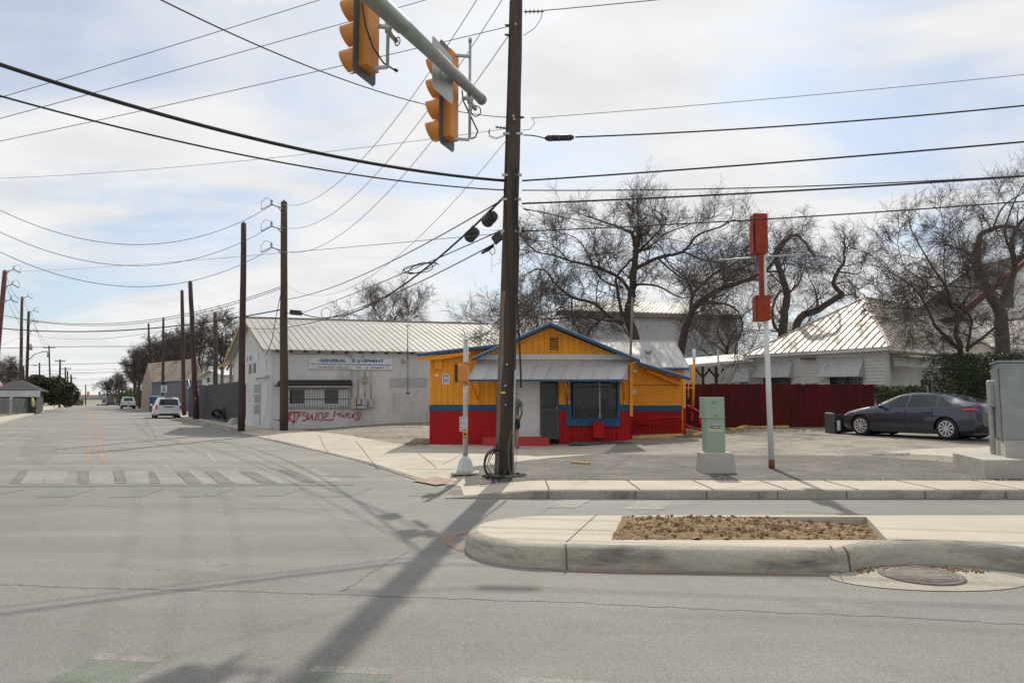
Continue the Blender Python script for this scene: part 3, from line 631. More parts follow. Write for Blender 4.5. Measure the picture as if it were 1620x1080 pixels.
# awning
aw = MB(); zt1 = fz(569.5); ya, zl = 22.0, at(810, 599, 22.0).z
tl, tr = fx(757), fx(995); bl, br = at(741.5, 599, ya).x, at(985, 599, ya).x
aw.slab([(bl, ya, zl), (br, ya, zl), (tr, Y0-.03, zt1), (tl, Y0-.03, zt1)], .02)
for i in range(11):
    u = i/10; a = Vector((bl+(br-bl)*u, ya, zl+.015)); c = Vector((tl+(tr-tl)*u, Y0-.03, zt1+.015)); aw.bar(a, c, .025, .03)
aw.prism([(br, ya, zl-.02), (tr, Y0-.03, zt1-.02), (tr, Y0-.03, zl-.02)], (-.01, 0, 0))
aw.build('awning', M['tin'], yb)
mb = MB(); mb.box(tl-.02, tr+.05, Y0-.06, Y0-.02, zt1+.01, fz(560.5)); mb.build('awning_flashing', pm('pale_flashing', (.50, .51, .51), .5, .06, 3), yb)
mb = MB(); mb.box(bl, br, ya-.01, ya+.03, zl-.085, zl-.022); mb.build('awning_edge', M['blue'], yb)
for px in (757, 790, 900, 988):
    mb = MB(); x = fx(px); mb.bar((x-.2, ya+.1, zl-.08), (x, Y0-.04, fz(632)), .05, .05); mb.bar((x, Y0-.045, fz(600)), (x, Y0-.045, fz(640)), .06, .05)
    mb.build('awning_bracket', M['orange'], yb)
# door, screen door, window
d = MB(); dx0, dx1 = fx(816), fx(854.5); d.box(dx0, dx1, Y0+.03, Y0+.07, fz(690), fz(599))
dr = d.build('door', M['white'], yb, 'white panelled entrance door')
mb = MB()
for (a, c, e, f_) in ((820, 834, 606, 640), (837, 851, 606, 640), (820, 834, 648, 684), (837, 851, 648, 684)):
    for (g, h_, i_, j_) in ((a, c, e, e+1.2), (a, c, f_-1.2, f_), (a, a+1.2, e, f_), (c-1.2, c, e, f_)): mb.box(fx(g), fx(h_), Y0+.024, Y0+.03, fz(j_), fz(i_))
mb.build('panel_moulding', M['white'], dr)
mb = MB(); mb.sphere((fx(820), Y0-.0, fz(639)), .035); mb.sphere((fx(820), Y0+.01, fz(631)), .025); mb.build('door_knob', M['steel'], dr)
sc = MB(); sx0, sx1 = fx(855.5), fx(883.5); fr = .06
for a in ((sx0, sx0+fr, fz(694), fz(599)), (sx1-fr, sx1, fz(694), fz(599)), (sx0+fr, sx1-fr, fz(694), fz(690)), (sx0+fr, sx1-fr, fz(602), fz(599)), (sx0+fr, sx1-fr, fz(649), fz(646))): sc.box(a[0], a[1], Y0-.03, Y0+.0, a[2], a[3])
sdo = sc.build('screen_door', pm('dark_green_grey_paint', (.07, .075, .07), .5), yb, 'dark barred screen door')
mb = MB(); mb.box(sx0+fr, sx1-fr, Y0-.012, Y0-.008, fz(690), fz(649)); mb.build('lower_panel', pm('dark_mesh', (.055, .06, .055), .6), sdo)
mb = MB()
for i in range(9): x = sx0+fr+(i+.5)*(sx1-sx0-2*fr)/9; mb.box(x-.006, x+.006, Y0-.02, Y0-.012, fz(646), fz(602))
mb.build('bars', M['black'], sdo); mb = MB(); mb.box(sx0+fr, sx1-fr, Y0+.1, Y0+.11, fz(646), fz(602)); mb.build('pane', M['glass'], sdo)
mb = MB(); mb.sphere((fx(880), Y0-.05, fz(645)), .03); mb.build('handle', M['alu'], sdo)
mb = MB(); mb.box(DX0, dx0, Y0-.02, Y0+.1, fz(694), DZ); mb.build('door_frame', M['black'], yb)
wn = MB()
for a in ((fx(896), WX0, fz(672), fz(596)), (WX1, fx(980), fz(672), fz(596)), (WX0, WX1, fz(672), WZ0), (WX0, WX1, WZ1, fz(594)), (fx(904), fx(907.5), WZ0, WZ1), ): wn.box(a[0], a[1], Y0-.06, Y0+.06, a[2], a[3])
wo = wn.build('window', M['blue'], yb, 'large barred window in a wide blue frame')
mb = MB(); mb.box(fx(894), fx(937), Y0-.11, Y0-.06, fz(673), fz(664)); mb.box(fx(955), fx(980), Y0-.11, Y0-.06, fz(674), fz(666)); mb.build('sill', M['blue'], wo)
mb = MB(); mb.box(WX0, WX1, Y0+.05, Y0+.06, WZ0, WZ1); mb.build('pane', M['glass'], wo)
mb = MB(); mb.box(fx(947.5), fx(950.5), Y0+.02, Y0+.049, WZ0, WZ1); mb.build('mullion', M['steel'], wo)
mb = MB()
for i in range(23): x = WX0+(i+.5)*(WX1-WX0)/23; mb.box(x-.006, x+.006, Y0-.035, Y0-.025, WZ0, WZ1)
for z in (WZ0+.3, WZ1-.3): mb.box(WX0, WX1, Y0-.025, Y0-.015, z-.012, z+.012)
mb.build('bars', M['black'], wo)
# pieces seen behind the glass belong to the room: a red counter and a leaning yellow board
mb = MB(); mb.box(fx(915), fx(945), Y0+.2, Y0+.3, fz(655), fz(618)); mb.build('counter', M['red'], yb); mb = MB(); mb.bar((fx(911), Y0+.035, fz(625)), (fx(928), Y0+.035, fz(659)), .05, .01); mb.build('leaning_board', M['orange'], yb)
mb = MB(); mb.box(fx(936), fx(953.5), Y0-.34, Y0-.021, fz(692), fz(667)); mb.box(fx(937), fx(952.5), Y0-.36, Y0-.34, fz(691), fz(688)); bevel(mb.build('air_conditioner_box', M['red'], yb), .02)
mb = MB(); mb.box(fx(765), fx(867), 22.55, Y0-.02, G(0, 23)-.02, fz(690.5)); mb.build('front_step', pm('faded_red_step', (.46, .04, .035), .7, .15, 4, .2), yb)
mb = MB(); mb.box(fx(898), fx(1006, 22.9), 22.2, 23.1, G(2.5, 22.8)+.02, G(2.5, 22.8)+.075); mb.build('loading_ramp', M['dkgrey'], yb)
# small things on the left front
mb = MB(); mb.box(fx(687), fx(699.5), Y0-.12, Y0-.02, fz(584), fz(567)); bevel(mb.build('junction_box', M['orange'], yb), .01); mb = MB(); mb.box(fx(747.5), fx(752), Y0-.08, Y0-.02, fz(563), fz(558)); bevel(mb.build('junction_box', M['orange'], yb), .01)
mb = MB(); mb.sphere((fx(691), Y0-.07, fz(594)), .045); mb.cyl((fx(691), Y0-.02, fz(594)), (fx(691), Y0-.03, fz(594)), .06); mb.build('security_camera', M['white'], yb)
sg = MB(); sg.box(fx(699.5), fx(711), Y0-.04, Y0-.022, fz(607.5), fz(591.5)); so = sg.build('notice_board', M['white'], yb, 'white notice with blue headings')
mb = MB()
for (a, c, e, f_, ) in ((701, 709.5, 595, 593), (701, 709.5, 602.5, 600.5)): mb.box(fx(a), fx(c), Y0-.043, Y0-.04, fz(e), fz(f_))
mb.build('heading', M['signblue'], so)
mb = MB()
for py in (596.5, 598, 604, 605.5):
    mb.box(fx(704), fx(709.5), Y0-.043, Y0-.04, fz(py+.4), fz(py)); mb.sphere((fx(702), Y0-.04, fz(py)), .02, (1, .2, 1), 8, 4)
mb.build('text_lines', M['black'], so)
# right wing, set back
YW = 25.0; wr = at(1078, 640, YW).x; lzr = lambda x: (at(1012, 572, 24.4).z+(x-at(1012, 572, 24.4).x)/(at(1092, 597, 24.4).x-at(1012, 572, 24.4).x)*(at(1092, 597, 24.4).z-at(1012, 572, 24.4).z))
wz = lambda py: at(810, py, YW).z
mb = MB(); backing(mb, XR, wr, .1, wz(650), YW); bd(mb, XR, wr, .1, wz(650)-.001, .13, y=YW); mb.box(wr-.1, wr, YW+.12, 29, .1, wz(650)); mb.build('lower_wall', M['red'], yb)
mb = MB(); mb.box(XR, wr+.01, YW-.05, YW+.1, wz(650), wz(641)); mb.build('trim_band', M['blue'], yb)
mb = MB(); backing(mb, XR, wr, wz(641), lambda x: lzr(x)-.05, YW, .1)
for z in (wz(628), wz(614), wz(602)): mb.box(XR, wr, YW-.008, YW, z-.16, z+.13)
mb.box(wr-.1, wr, YW+.12, 29, wz(641), 2.5); mb.build('upper_wall', M['orange'], yb)
r0 = Vector(at(1008, 572, 24.4)); r1_ = Vector(at(1092, 597.5, 24.4)); mb = MB(); u0 = r0+Vector((0, 0, .03)); u1 = r1_+Vector((0, 0, .03))
mb.slab([u0, u1, (u1.x, 29, u1.z), (u0.x, 29, u0.z)], .03); mb.build('roof', M['tin'], yb, 'lean-to tin roof over the right wing')
mb = MB(); fascia(mb, u0, u1, .10); mb.build('fascia', M['blue'], yb)
mb = MB()
for a, b2, w_ in (((998.5, 578), (998.5, 658), .10), ((1082, 600), (1082, 645), .10)): mb.bar(at(*a, 24.3 if a[0] > 1050 else Y0-.08), at(*b2, 24.3 if a[0] > 1050 else Y0-.08), w_, w_, up=(0, 1, 0)); mb.build('porch_post', M['orange'], yb); mb = MB()
mb.bar(at(1019, 584, 24.7), at(1080, 609, 24.7), .09, .09); mb.bar(at(1019, 580, 24.7), at(1019, 586, 24.7), .09); mb.build('porch_brace', M['orange'], yb)
mb = MB(); mb.bar(at(1083, 644, 24.3), at(1083, 694, 24.3), .08, .08, up=(0, 1, 0)); mb.bar(at(1086, 640, 24.3), at(1110, 653, 24.0), .10, .05); mb.bar(at(1108, 653, 24.0), at(1108, 670, 24.0), .10, .06, up=(0, 1, 0)); mb.bar(at(1095, 652, 24.6), at(1095, 665, 24.6), .08, .05, up=(0, 1, 0))
mb.bar(at(1084, 672, 24.3), at(1118, 683, 23.9), .08, .06); mb.build('ramp_railing', M['red'], yb)
mb = MB(); mb.tube([at(1004, 669, 24.6), at(1015, 664, 24.6), at(1050, 660, 24.6), at(1077, 660, 24.6), at(1078, 668, 24.6)], .03, 8); mb.tube([at(1008, 672, 24.7), at(1060, 672, 24.7), at(1075, 668, 24.7)], .025, 8); mb.build('wall_pipe', M['red'], yb)
mb = MB(); mb.tube([at(1098, 552, 25.6), at(1098, 572, 25.6)], .055, 10); mb.build('downpipe', M['white'], yb, 'white top of the downpipe')
mb = MB(); mb.tube([at(1098, 572, 25.6), at(1096, 642, 25.6)], .05, 10); mb.tube([at(1089, 590, 25.0), at(1089, 630, 25.0)], .03, 8); mb.bar(at(1084, 613, 25), at(1098, 613, 25.5), .04); mb.build('downpipe', M['orange'], yb)
mb = MB(); mb.cyl(at(1003.5, 587, Y0-.1), at(1003.5, 587, Y0-.2), .07, .05); mb.build('wall_lamp', M['steel'], yb)
mb = MB(); mb.box(at(998, 630, 24).x, at(1003.8, 630, 24).x, Y0+.3, Y0+.42, fz(622), fz(615)); mb.build('meter_box', M['steel'], yb)
# rear roof slope that faces the street
ra, rb_, rc, rd = at(1000, 580, 28), at(1090, 580.5, 28), at(1090, 538.5, 30.5), at(950, 542, 30.5)
ra = Vector((1.5, 28, rb_.z)); rd = Vector((1.5, 30.5, rc.z)); rc = Vector((rb_.x, 30.5, rc.z))
mb = MB(); mb.slab([ra, rb_, rc, rd], .03)
for i in range(11): u = i/10; mb.bar(ra.lerp(rb_, u)+Vector((0, 0, .015)), rd.lerp(rc, u)+Vector((0, 0, .015)), .03, .025)
mb.bar(rd, rc+Vector((.05, 0, 0)), .12, .05); mb.build('rear_roof', M['tin'], yb, 'bright silver rear roof slope')
mb = MB(); mb.box(ra.x, rb_.x, 28.0, 28.03, ra.z-.12, ra.z-.035); mb.build('fascia', M['blue'], yb)
mb = MB(); mb.box(wr, rb_.x-.15, 28.2, 28.3, .2, ra.z-.05); mb.box(rb_.x-.25, rb_.x-.15, 28.3, 30.5, .2, ra.z-.05); mb.build('rear_wall', M['orange'], yb)
mb = MB(); p = at(1026, 566, 28.8); mb.cyl(p-Vector((0, 0, .3)), p+Vector((0, 0, .22)), .11); mb.cyl(p+Vector((0, 0, .22)), p+Vector((0, 0, .34)), .16, .16); mb.build('roof_vent', M['steel'], yb)
mb = MB(); mb.tube([at(1001, 470, 27.5)-Vector((0, 0, 0)), at(997, 575, 27.5)], .05, 8); mb.tube([at(1001, 482, 27.5)-Vector((.2, 0, 0)), at(1001, 482, 27.5)+Vector((.2, 0, 0))], .025, 6); mb.build('service_mast', M['wood2'], yb)
# ============================================================ GENERAL EQUIPMENT WAREHOUSE
A0 = Vector((-11.95, 34.6, 0)); U = Vector((1, .25, 0)).normalized(); V = Vector((-.604, 1, 0)).normalized()
LW, LG = 13.4, 10.8; ZE = 4.13; ZR = 6.2; Z0 = .02
Wn = Vector((U.y, -U.x, 0)); Vn = Vector((-V.y, V.x, 0))          # outward normals of long wall / gable wall (to the left)
Vn = Vector((-1, -.604, 0)).normalized()
def wp(px, py, off=0.0):      # pixel onto the long wall, off = out of the wall
    d = ray(px, py); o = Vector((0, 0, HC)); q = A0+Wn*off; t = (q-o).dot(Wn)/d.dot(Wn); return o+d*t
def gp(px, py, off=0.0):
    d = ray(px, py); o = Vector((0, 0, HC)); q = A0+Vn*off; t = (q-o).dot(Vn)/d.dot(Vn); return o+d*t
Z = Vector((0, 0, 1))
wh = thing('warehouse', A0+U*5+V*4, 'long grey-white stucco warehouse with a cream ribbed roof', 'building')
B0 = A0+U*LW; Cc = A0+V*LG; Dd = B0+V*LG; mid = A0+V*LG/2; midB = B0+V*LG/2
mb = MB(); mb.add([A0+Z*Z0, B0+Z*Z0, B0+Z*ZE, A0+Z*ZE], [(0, 1, 2, 3)]); mb.add([A0+Z*Z0, A0+Z*ZE, mid+Z*(ZR-.08), Cc+Z*ZE, Cc+Z*Z0], [(0, 1, 2, 3, 4)])
mb.add([Dd+Z*Z0, Cc+Z*Z0, Cc+Z*ZE, Dd+Z*ZE], [(0, 1, 2, 3)]); mb.add([B0+Z*Z0, B0+Z*ZE, midB+Z*(ZR-.08), Dd+Z*ZE, Dd+Z*Z0], [(0, 1, 2, 3, 4)])
mb.build('wall', M['stucco'], wh)
mb = MB(); ov = .35
e0 = A0-V*ov+Z*(ZE-.06)-U*.5; e1 = B0-V*ov+Z*(ZE-.06)+U*.3; k0 = mid-U*.5+Z*(ZR+.03); k1 = midB+U*.3+Z*(ZR+.03); f0 = Cc+V*ov+Z*(ZE-.06)-U*.5; f1 = Dd+V*ov+Z*(ZE-.06)+U*.3
mb.slab([e0, e1, k1, k0], .04); mb.slab([k0, k1, f1, f0], .04)
nr = 42
for i in range(nr+1):
    u = i/nr; mb.bar(e0.lerp(e1, u)+Z*.012, k0.lerp(k1, u)+Z*.012, .045, .03)
mb.bar(k0+Z*.01, k1+Z*.01, .3, .04); mb.build('roof', M['creamroof'], wh)
mb = MB()
for i in range(20): u = (i+.3)/20; p = A0.lerp(B0, u)+Z*(ZE-.13); mb.bar(p, p-V*.28, .07, .1)
mb.build('rafter_ends', M['darkwood'], wh)
mb = MB(); mb.bar(e0-Z*.06, k0-Z*.06, .05, .16, up=(0, 0, 1)); mb.bar(f0-Z*.06, k0-Z*.06, .05, .16); mb.build('barge_board', pm('raw_pine', (.45, .33, .17), .8, .15), wh)
# painted patches on the wall: repaint squares
mb = MB()
for (a, b, c, d, mt) in ((585, 675, 599, 612, 0),):
    q = [wp(a+31, b-62, .004), wp(676, 613, .004), wp(676, 597, .004), wp(616, 598, .004)]; mb.add(q, [(0, 1, 2, 3)])
mb.build('repainted_patch', pm('darker_grey_paint', (.42, .43, .44), .85, .06, 1.5, .2), wh)
def wbox(mb, x0, x1, y0, y1, o0, o1, f=wp):
    mb.add([f(x0, y1, o0), f(x1, y1, o0), f(x1, y0, o0), f(x0, y0, o0)], []); P = [f(x0, y1, o0), f(x1, y1, o0), f(x1, y0, o0), f(x0, y0, o0)]
    nn = (Wn if f is wp else Vn)*(o1-o0); mb.prism(P, nn)
# sign
mb = MB(); wbox(mb, 488.5, 556.5, 565.8, 583.5, .04, .07); mb.build('sign_panel', M['signwhite'], wh, 'left half of the sign, greyer and stained')
mb2 = MB(); wbox(mb2, 557.2, 621, 567.5, 584.5, .04, .072); sgp = mb2.build('sign_panel', pm('sign_panel_clean', (.68, .71, .74), .6, .06, 3, .05, dirt=(.35, .28, .22), ds=1.2, dth=(.62, .7)), wh, 'right half of the sign, brighter')
right = U; up = Z
def wtext(s, x0, x1, yc, h, bold, mat=None): text('lettering', s, mat or M['signblue'], wh, wp((x0+x1)/2, yc, .078), U, Z, h, (wp(x1, yc)-wp(x0, yc)).length, .003, bold=bold)
wtext('GENERAL', 505, 548, 570.4, .20, .010); wtext('E   UIPMENT'.replace('   ', ' '), 557.5, 607.5, 571, .20, .010) if 0 else None
wtext('E', 557.5, 562, 570.8, .20, .010); wtext('Q', 564, 568.6, 571, .20, .010); wtext('UIPMENT', 570.5, 607, 571, .20, .010)
mb = MB(); wbox(mb, 567.2, 569.8, 569.3, 572.6, .083, .087); mb.build('red_spot', pm('faded_red', (.30, .09, .06), .8), wh)
wtext('AIR COMPRESSORS-AIR COO', 490.5, 556, 575.8, .115, .002, pm('faded_letters', (.17, .24, .33), .7, .25, 12, 0)); wtext('LED ENGINES-HYDRAULICS', 558, 618.5, 577, .115, .004)
wtext('SALES AND SERVICE', 503.5, 551.5, 580.8, .105, .002, bpy.data.materials['faded_letters']); wtext('1915', 563, 572, 581.6, .11, .004); wtext('N', 579.5, 582, 581.6, .10, .004); wtext('COLORADO', 585.5, 608, 581.6, .10, .004)
# shop window band with its shingled canopy and burglar bars
mb = MB(); wbox(mb, 456, 551, 615, 642, .02, .05); bd_ = mb.build('window_band', M['white'], wh)
for (a, b) in ((457.5, 482.5), (512, 536.5)):
    mb = MB(); 
    for q in ((a, b, 615, 616.2), (a, b, 638.3, 640), (a, a+1.2, 616.2, 638.3), (b-1.2, b, 616.2, 638.3)): wbox(mb, *q, .05, .075)
    wi = mb.build('window', M['white'], wh); mb = MB(); wbox(mb, a+1.2, b-1.2, 616.2, 638.3, .052, .058); mb.build('pane', M['glass'], wi)
mb = MB()
for i in range(27): x = 445+i*(551-445)/26; mb.tube([wp(x, 614, .16), wp(x, 646.5, .16)], .011, 4)
for y in (614.5, 631, 646): mb.tube([wp(444, y, .16), wp(551.5, y, .16)], .016, 4)
for x in (444, 551.5):
    for y in (616, 645): mb.tube([wp(x, y, .16), wp(x, y, .0)], .016, 4)
mb.build('burglar_bars', M['dkgrey'], wh)
mb = MB(); a = wp(444, 601, .02); b = wp(554, 601, .02); c = wp(558, 608.5, .55); d = wp(441, 608.5, .55)
mb.slab([d, c, b, a], .05)
for j in range(4):
    for i in range(26): u = (i+.5*(j % 2))/26; v_ = j/4; p = d.lerp(c, u).lerp(a.lerp(b, u), v_)+Z*.02; mb.obox(p, U, (b-c), Z, .09, .09, .012)
mb.build('canopy_roof', M['shingle'], wh, 'shingled canopy')
mb = MB(); wbox(mb, 444, 554, 610, 612.5, .02, .5); mb.build('canopy_soffit', M['white'], wh)
# boarded window left of the band
mb = MB(); wbox(mb, 431.5, 443.5, 611, 663, .02, .05, wp); mb.build('blocked_window', M['stucco'], wh)
mb = MB(); wbox(mb, 434, 442, 609.5, 611, .02, .12, wp); mb.build('lintel_light', M['black'], wh)
# meter boxes and conduits
for (q, mt) in (((555, 563, 628, 646.5), 'dark'), ((564.5, 571, 628.5, 640), 'a'), ((572.5, 580.5, 630.5, 641), 'b'), ((564.5, 580, 641.5, 646.3), 'c'), ((583.5, 591, 631.5, 644.5), 'd')):
    mb = MB(); wbox(mb, *q, .02, .2); bevel(mb.build('meter_box', pm('tan_enamel', (.42, .38, .28), .6) if mt == 'dark' else M['steel'], wh), .015)
mb = MB(); wbox(mb, 572.5, 581, 595, 605.5, .02, .16); bevel(mb.build('junction_box', pm('olive_enamel', (.30, .31, .22), .6), wh), .03)
for P in ([(566.5, 585), (566.5, 628)], [(577, 580), (577, 595)], [(577, 605), (577, 630)], [(586.5, 585), (587, 631)], [(556, 584), (556, 628)], [(645, 540), (645, 554)], [(645, 556), (645, 621)], [(458, 559.5), (548, 560), (554, 562), (555.5, 568)], [(574, 555), (574, 567)]):
    mb = MB(); mb.tube([wp(x, y, .06) for x, y in P], .022, 6); mb.build('conduit', M['steel'], wh)
mb = MB(); mb.tube([wp(645, 556, .35), wp(645, 514, .35)], .03, 6); mb.tube([wp(642, 514.5, .35), wp(649, 514.5, .35)], .03, 6); mb.build('roof_mast', M['steel'], wh)
mb = MB(); mb.tube([wp(642, 621.5, .06), wp(648, 621.5, .06)], .03, 6); mb.build('conduit_end', M['dkgrey'], wh)
mb = MB(); mb.sphere(wp(638, 571.5, .12), .1); mb.build('wall_lamp', M['steel'], wh)
# gable end: door, posters, ledge
def gq(px, py): return gp(px, py, 0)
mb = MB(); mb.prism([gp(399, 668, .01), gp(411.5, 671.5, .01), gp(412.5, 605.5, .01), gp(400.5, 606.5, .01)], Vn*.05); gd = mb.build('door', M['greywall'], wh)
mb = MB()
for (y0, y1) in ((608, 621), (624, 637), (640, 654)): mb.prism([gp(402.3, y1, .062), gp(409.8, y1+.4, .062), gp(410.2, y0, .062), gp(402.8, y0, .062)], Vn*.006)
mb.build('pane', pm('dull_glass', (.17, .19, .17), .3), gd)
for k, (q, mt) in enumerate(((((389, 577), (399, 575.5), (399, 562), (390, 563.5)), 'signwhite'), (((400, 574.5), (408.5, 572), (409, 557), (400, 559.5)), 'signwhite'), (((393.5, 591.5), (397.6, 590.5), (397.6, 576), (394, 577)), 'dkgrey'), (((400.5, 590), (404.5, 589), (404.5, 574.5), (401, 575.5)), 'dkgrey'), (((374, 594), (379, 595), (379.5, 567), (375, 570)), 'signwhite'),
        (((416.5, 587), (421, 586.5), (421, 568), (416.8, 569)), 'housewhite'))):
    mb = MB(); mb.prism([gp(a, b, .012) for a, b in q], Vn*.01); mb.build('poster', M[mt], wh)
mb = MB()
for (x, y) in ((391.5, 568), (395, 567.5), (396.8, 566)): mb.prism([gp(x-.7, y+4, .024), gp(x+.7, y+3.8, .024), gp(x+.7, y-4, .024), gp(x-.7, y-3.6, .024)], Vn*.004)
mb.build('poster_marks', M['signblue'], wh)
mb = MB(); mb.bar(gp(402, 596.5, .08), gp(424, 594.5, .08), .16, .1); mb.build('door_ledge', M['stucco'], wh)
mb = MB(); mb.prism([gp(386.5, 660, .01), gp(388.5, 660.5, .01), gp(389, 607, .01), gp(387, 607, .01)], Vn*.04); mb.build('shutter', M['blue'], wh)
mb = MB(); p = gp(372, 666, .3); mb.obox(p+Vector((0, 0, -.05)), V, Vn, Z, .6, .3, .12); mb.obox(p+Vector((0, 0, .12)), V, Vn, Z, .45, .2, .06); mb.build('door_step', M['conc2'], wh)
# graffiti (red spray on the long wall)
gr = MB()
def stroke(pts, w=.028): gr.tube([wp(440+x/7.2, 550+y/7.2, .012) for x, y in pts], w, 5)
for s_ in ([(128, 730), (122, 790), (115, 840)], [(108, 745), (150, 728), (160, 750), (120, 780), (165, 845)], [(188, 732), (180, 840)], [(160, 735), (215, 730)], [(155, 838), (210, 836)], [(232, 735), (222, 790), (215, 815)], [(205, 742), (250, 728), (258, 760), (225, 785)],
           [(322, 735), (285, 738), (278, 765), (318, 775), (330, 800), (300, 828), (275, 820)], [(338, 738), (345, 820), (375, 790), (385, 750), (392, 815), (425, 825), (440, 735)], [(480, 735), (455, 765), (458, 815), (490, 828), (512, 790), (505, 745), (480, 735)],
           [(580, 755), (545, 735), (530, 760), (570, 775), (525, 790), (520, 825), (580, 815), (620, 822)], [(650, 722), (630, 790)], [(626, 805), (622, 822)], [(668, 752), (720, 745)], [(700, 748), (690, 785)], [(722, 755), (730, 790), (748, 765), (760, 790), (785, 742)], [(822, 745), (790, 750), (795, 772), (820, 790), (790, 798)],
           [(850, 748), (838, 798)], [(885, 735), (848, 778), (890, 815), (915, 820), (942, 748)], [(912, 730), (905, 780)], [(905, 795), (902, 805)], [(168, 842), (175, 862)], [(20, 800), (8, 830)]): stroke(s_)
gr.build('graffiti', M['graffiti'], wh, 'red sprayed scrawl reading RIP SWOE! TWSK!')
# ============================================================ HIP ROOF HOUSE
phi = R(55); uu = Vector((-cos(phi), sin(phi), 0)); vv = Vector((sin(phi), cos(phi), 0)); HC0 = Vector((18.5, 34, 0)); ha, hb = 8.5, 11.8
hz, hr = 4.2, 7.6
hh = thing('house', HC0+uu*4+vv*5, 'white clapboard house with a steep silver hip roof behind the red fence', 'building')
P0 = HC0+Z*hz; P1 = HC0+uu*ha+Z*hz; P2 = HC0+vv*hb+Z*hz; P3 = P2+uu*ha; AP = HC0+uu*ha/2+vv*5.87+Z*hr; RE = HC0+uu*ha/2+vv*10.07+Z*hr
P2b = HC0+vv*14.6+Z*hz; P3b = P2b+uu*ha; 
mb = MB(); mb.slab([P0, P1, AP], .05); mb.slab([P0, AP, RE, P2b], .05); mb.slab([P2b, RE, P3b], .05); mb.slab([P1, P3b, RE, AP], .05)
def seams(mb, a, b, c, d, n, w=.03, h=.035):     # along slope from edge a-b towards ridge edge d-c (quad a,b,c,d); runs perpendicular to the eave
    e = (b-a).normalized(); nrm = (b-a).cross(d-a).normalized(); nrm = nrm if nrm.z > 0 else -nrm; upd = nrm.cross(e); upd = upd if upd.z > 0 else -upd
    L_ = (b-a).length
    def xy(p): return ((p-a).dot(e), (p-a).dot(upd))
    pd, pc = xy(d), xy(c); hmax = pd[1]
    for i in range(1, n):
        s = L_*i/n
        if s < pd[0]: t = hmax*s/max(pd[0], 1e-6)
        elif s > pc[0]: t = pc[1]*(L_-s)/max(L_-pc[0], 1e-6)
        else: t = hmax
        if t > .1: mb.bar(a+e*s+nrm*.012, a+e*s+upd*t+nrm*.012, w, h, up=tuple(nrm))
mb.cur = 1; seams(mb, P0, P1, AP, AP, 20, .04, .05); seams(mb, P0, P2b, RE, AP, 30, .04, .05); mb.cur = 0
for q in ((P0, AP), (P1, AP), (AP, RE), (RE, P2b)): mb.bar(q[0]+Z*.02, q[1]+Z*.02, .16, .04)
mb.build('roof', [M['tinroof'], M['rib']], hh)
mb = MB()
for a, b in ((P0, P1), (P0, P2b)): mb.bar(a-Z*.13, b-Z*.13, .04, .14)
mb.build('eave_board', M['housewhite'], hh)
ins = .38; W0 = HC0+(uu+vv)*ins; W1 = HC0+uu*(ha-ins)+vv*ins; W2 = HC0+vv*(5.2)+uu*ins
def hw(px, py, off=0.0):      # pixel onto the front wall
    nn = -vv; d = ray(px, py); o = Vector((0, 0, HC)); q = W0+nn*off; t = (q-o).dot(nn)/d.dot(nn); return o+d*t
def hs(px, py, off=0.0):      # pixel onto the side wall
    nn = -uu; d = ray(px, py); o = Vector((0, 0, HC)); q = W0+nn*off; t = (q-o).dot(nn)/d.dot(nn); return o+d*t
mb = MB(); ztop = hz-.1
def clap(mb, a, b, z0, z1, nrm, th=.14):
    a = Vector(a); b = Vector(b); mb.prism([a+Z*z0, b+Z*z0, b+Z*z1, a+Z*z1], -nrm*th)
    z = z0
    while z < z1-.01:
        e = min(z+.17, z1); mb.add([a+Z*z+nrm*.05, b+Z*z+nrm*.05, b+Z*e+nrm*.006, a+Z*e+nrm*.006], [(0, 1, 2, 3)]); mb.add([a+Z*z+nrm*.05, b+Z*z+nrm*.05, b+Z*z+nrm*.002, a+Z*z+nrm*.002], [(0, 1, 2, 3)]); z = e
clap(mb, W0, W1, .3, ztop, -vv); clap(mb, W0, W0+vv*.35, .3, ztop, -uu); W2s = W0+vv*.35+uu*2.0; clap(mb, W2s, W2s+vv*11, .3, ztop, -uu)
clap(mb, W0+vv*.35, W2s, .3, ztop, vv); mb.build('wall', M['housewhite'], hh)
mb = MB(); mb.bar(W0-(uu+vv)*.03+Z*.3, W0-(uu+vv)*.03+Z*ztop, .14, .14); mb.bar(W1-vv*.03+Z*.3, W1-vv*.03+Z*ztop, .12); mb.prism([W0-vv*.045+Z*(ztop-.28), W1-vv*.045+Z*(ztop-.28), W1-vv*.045+Z*ztop, W0-vv*.045+Z*ztop], -vv*.02); mb.build('corner_board', M['housewhite'], hh)
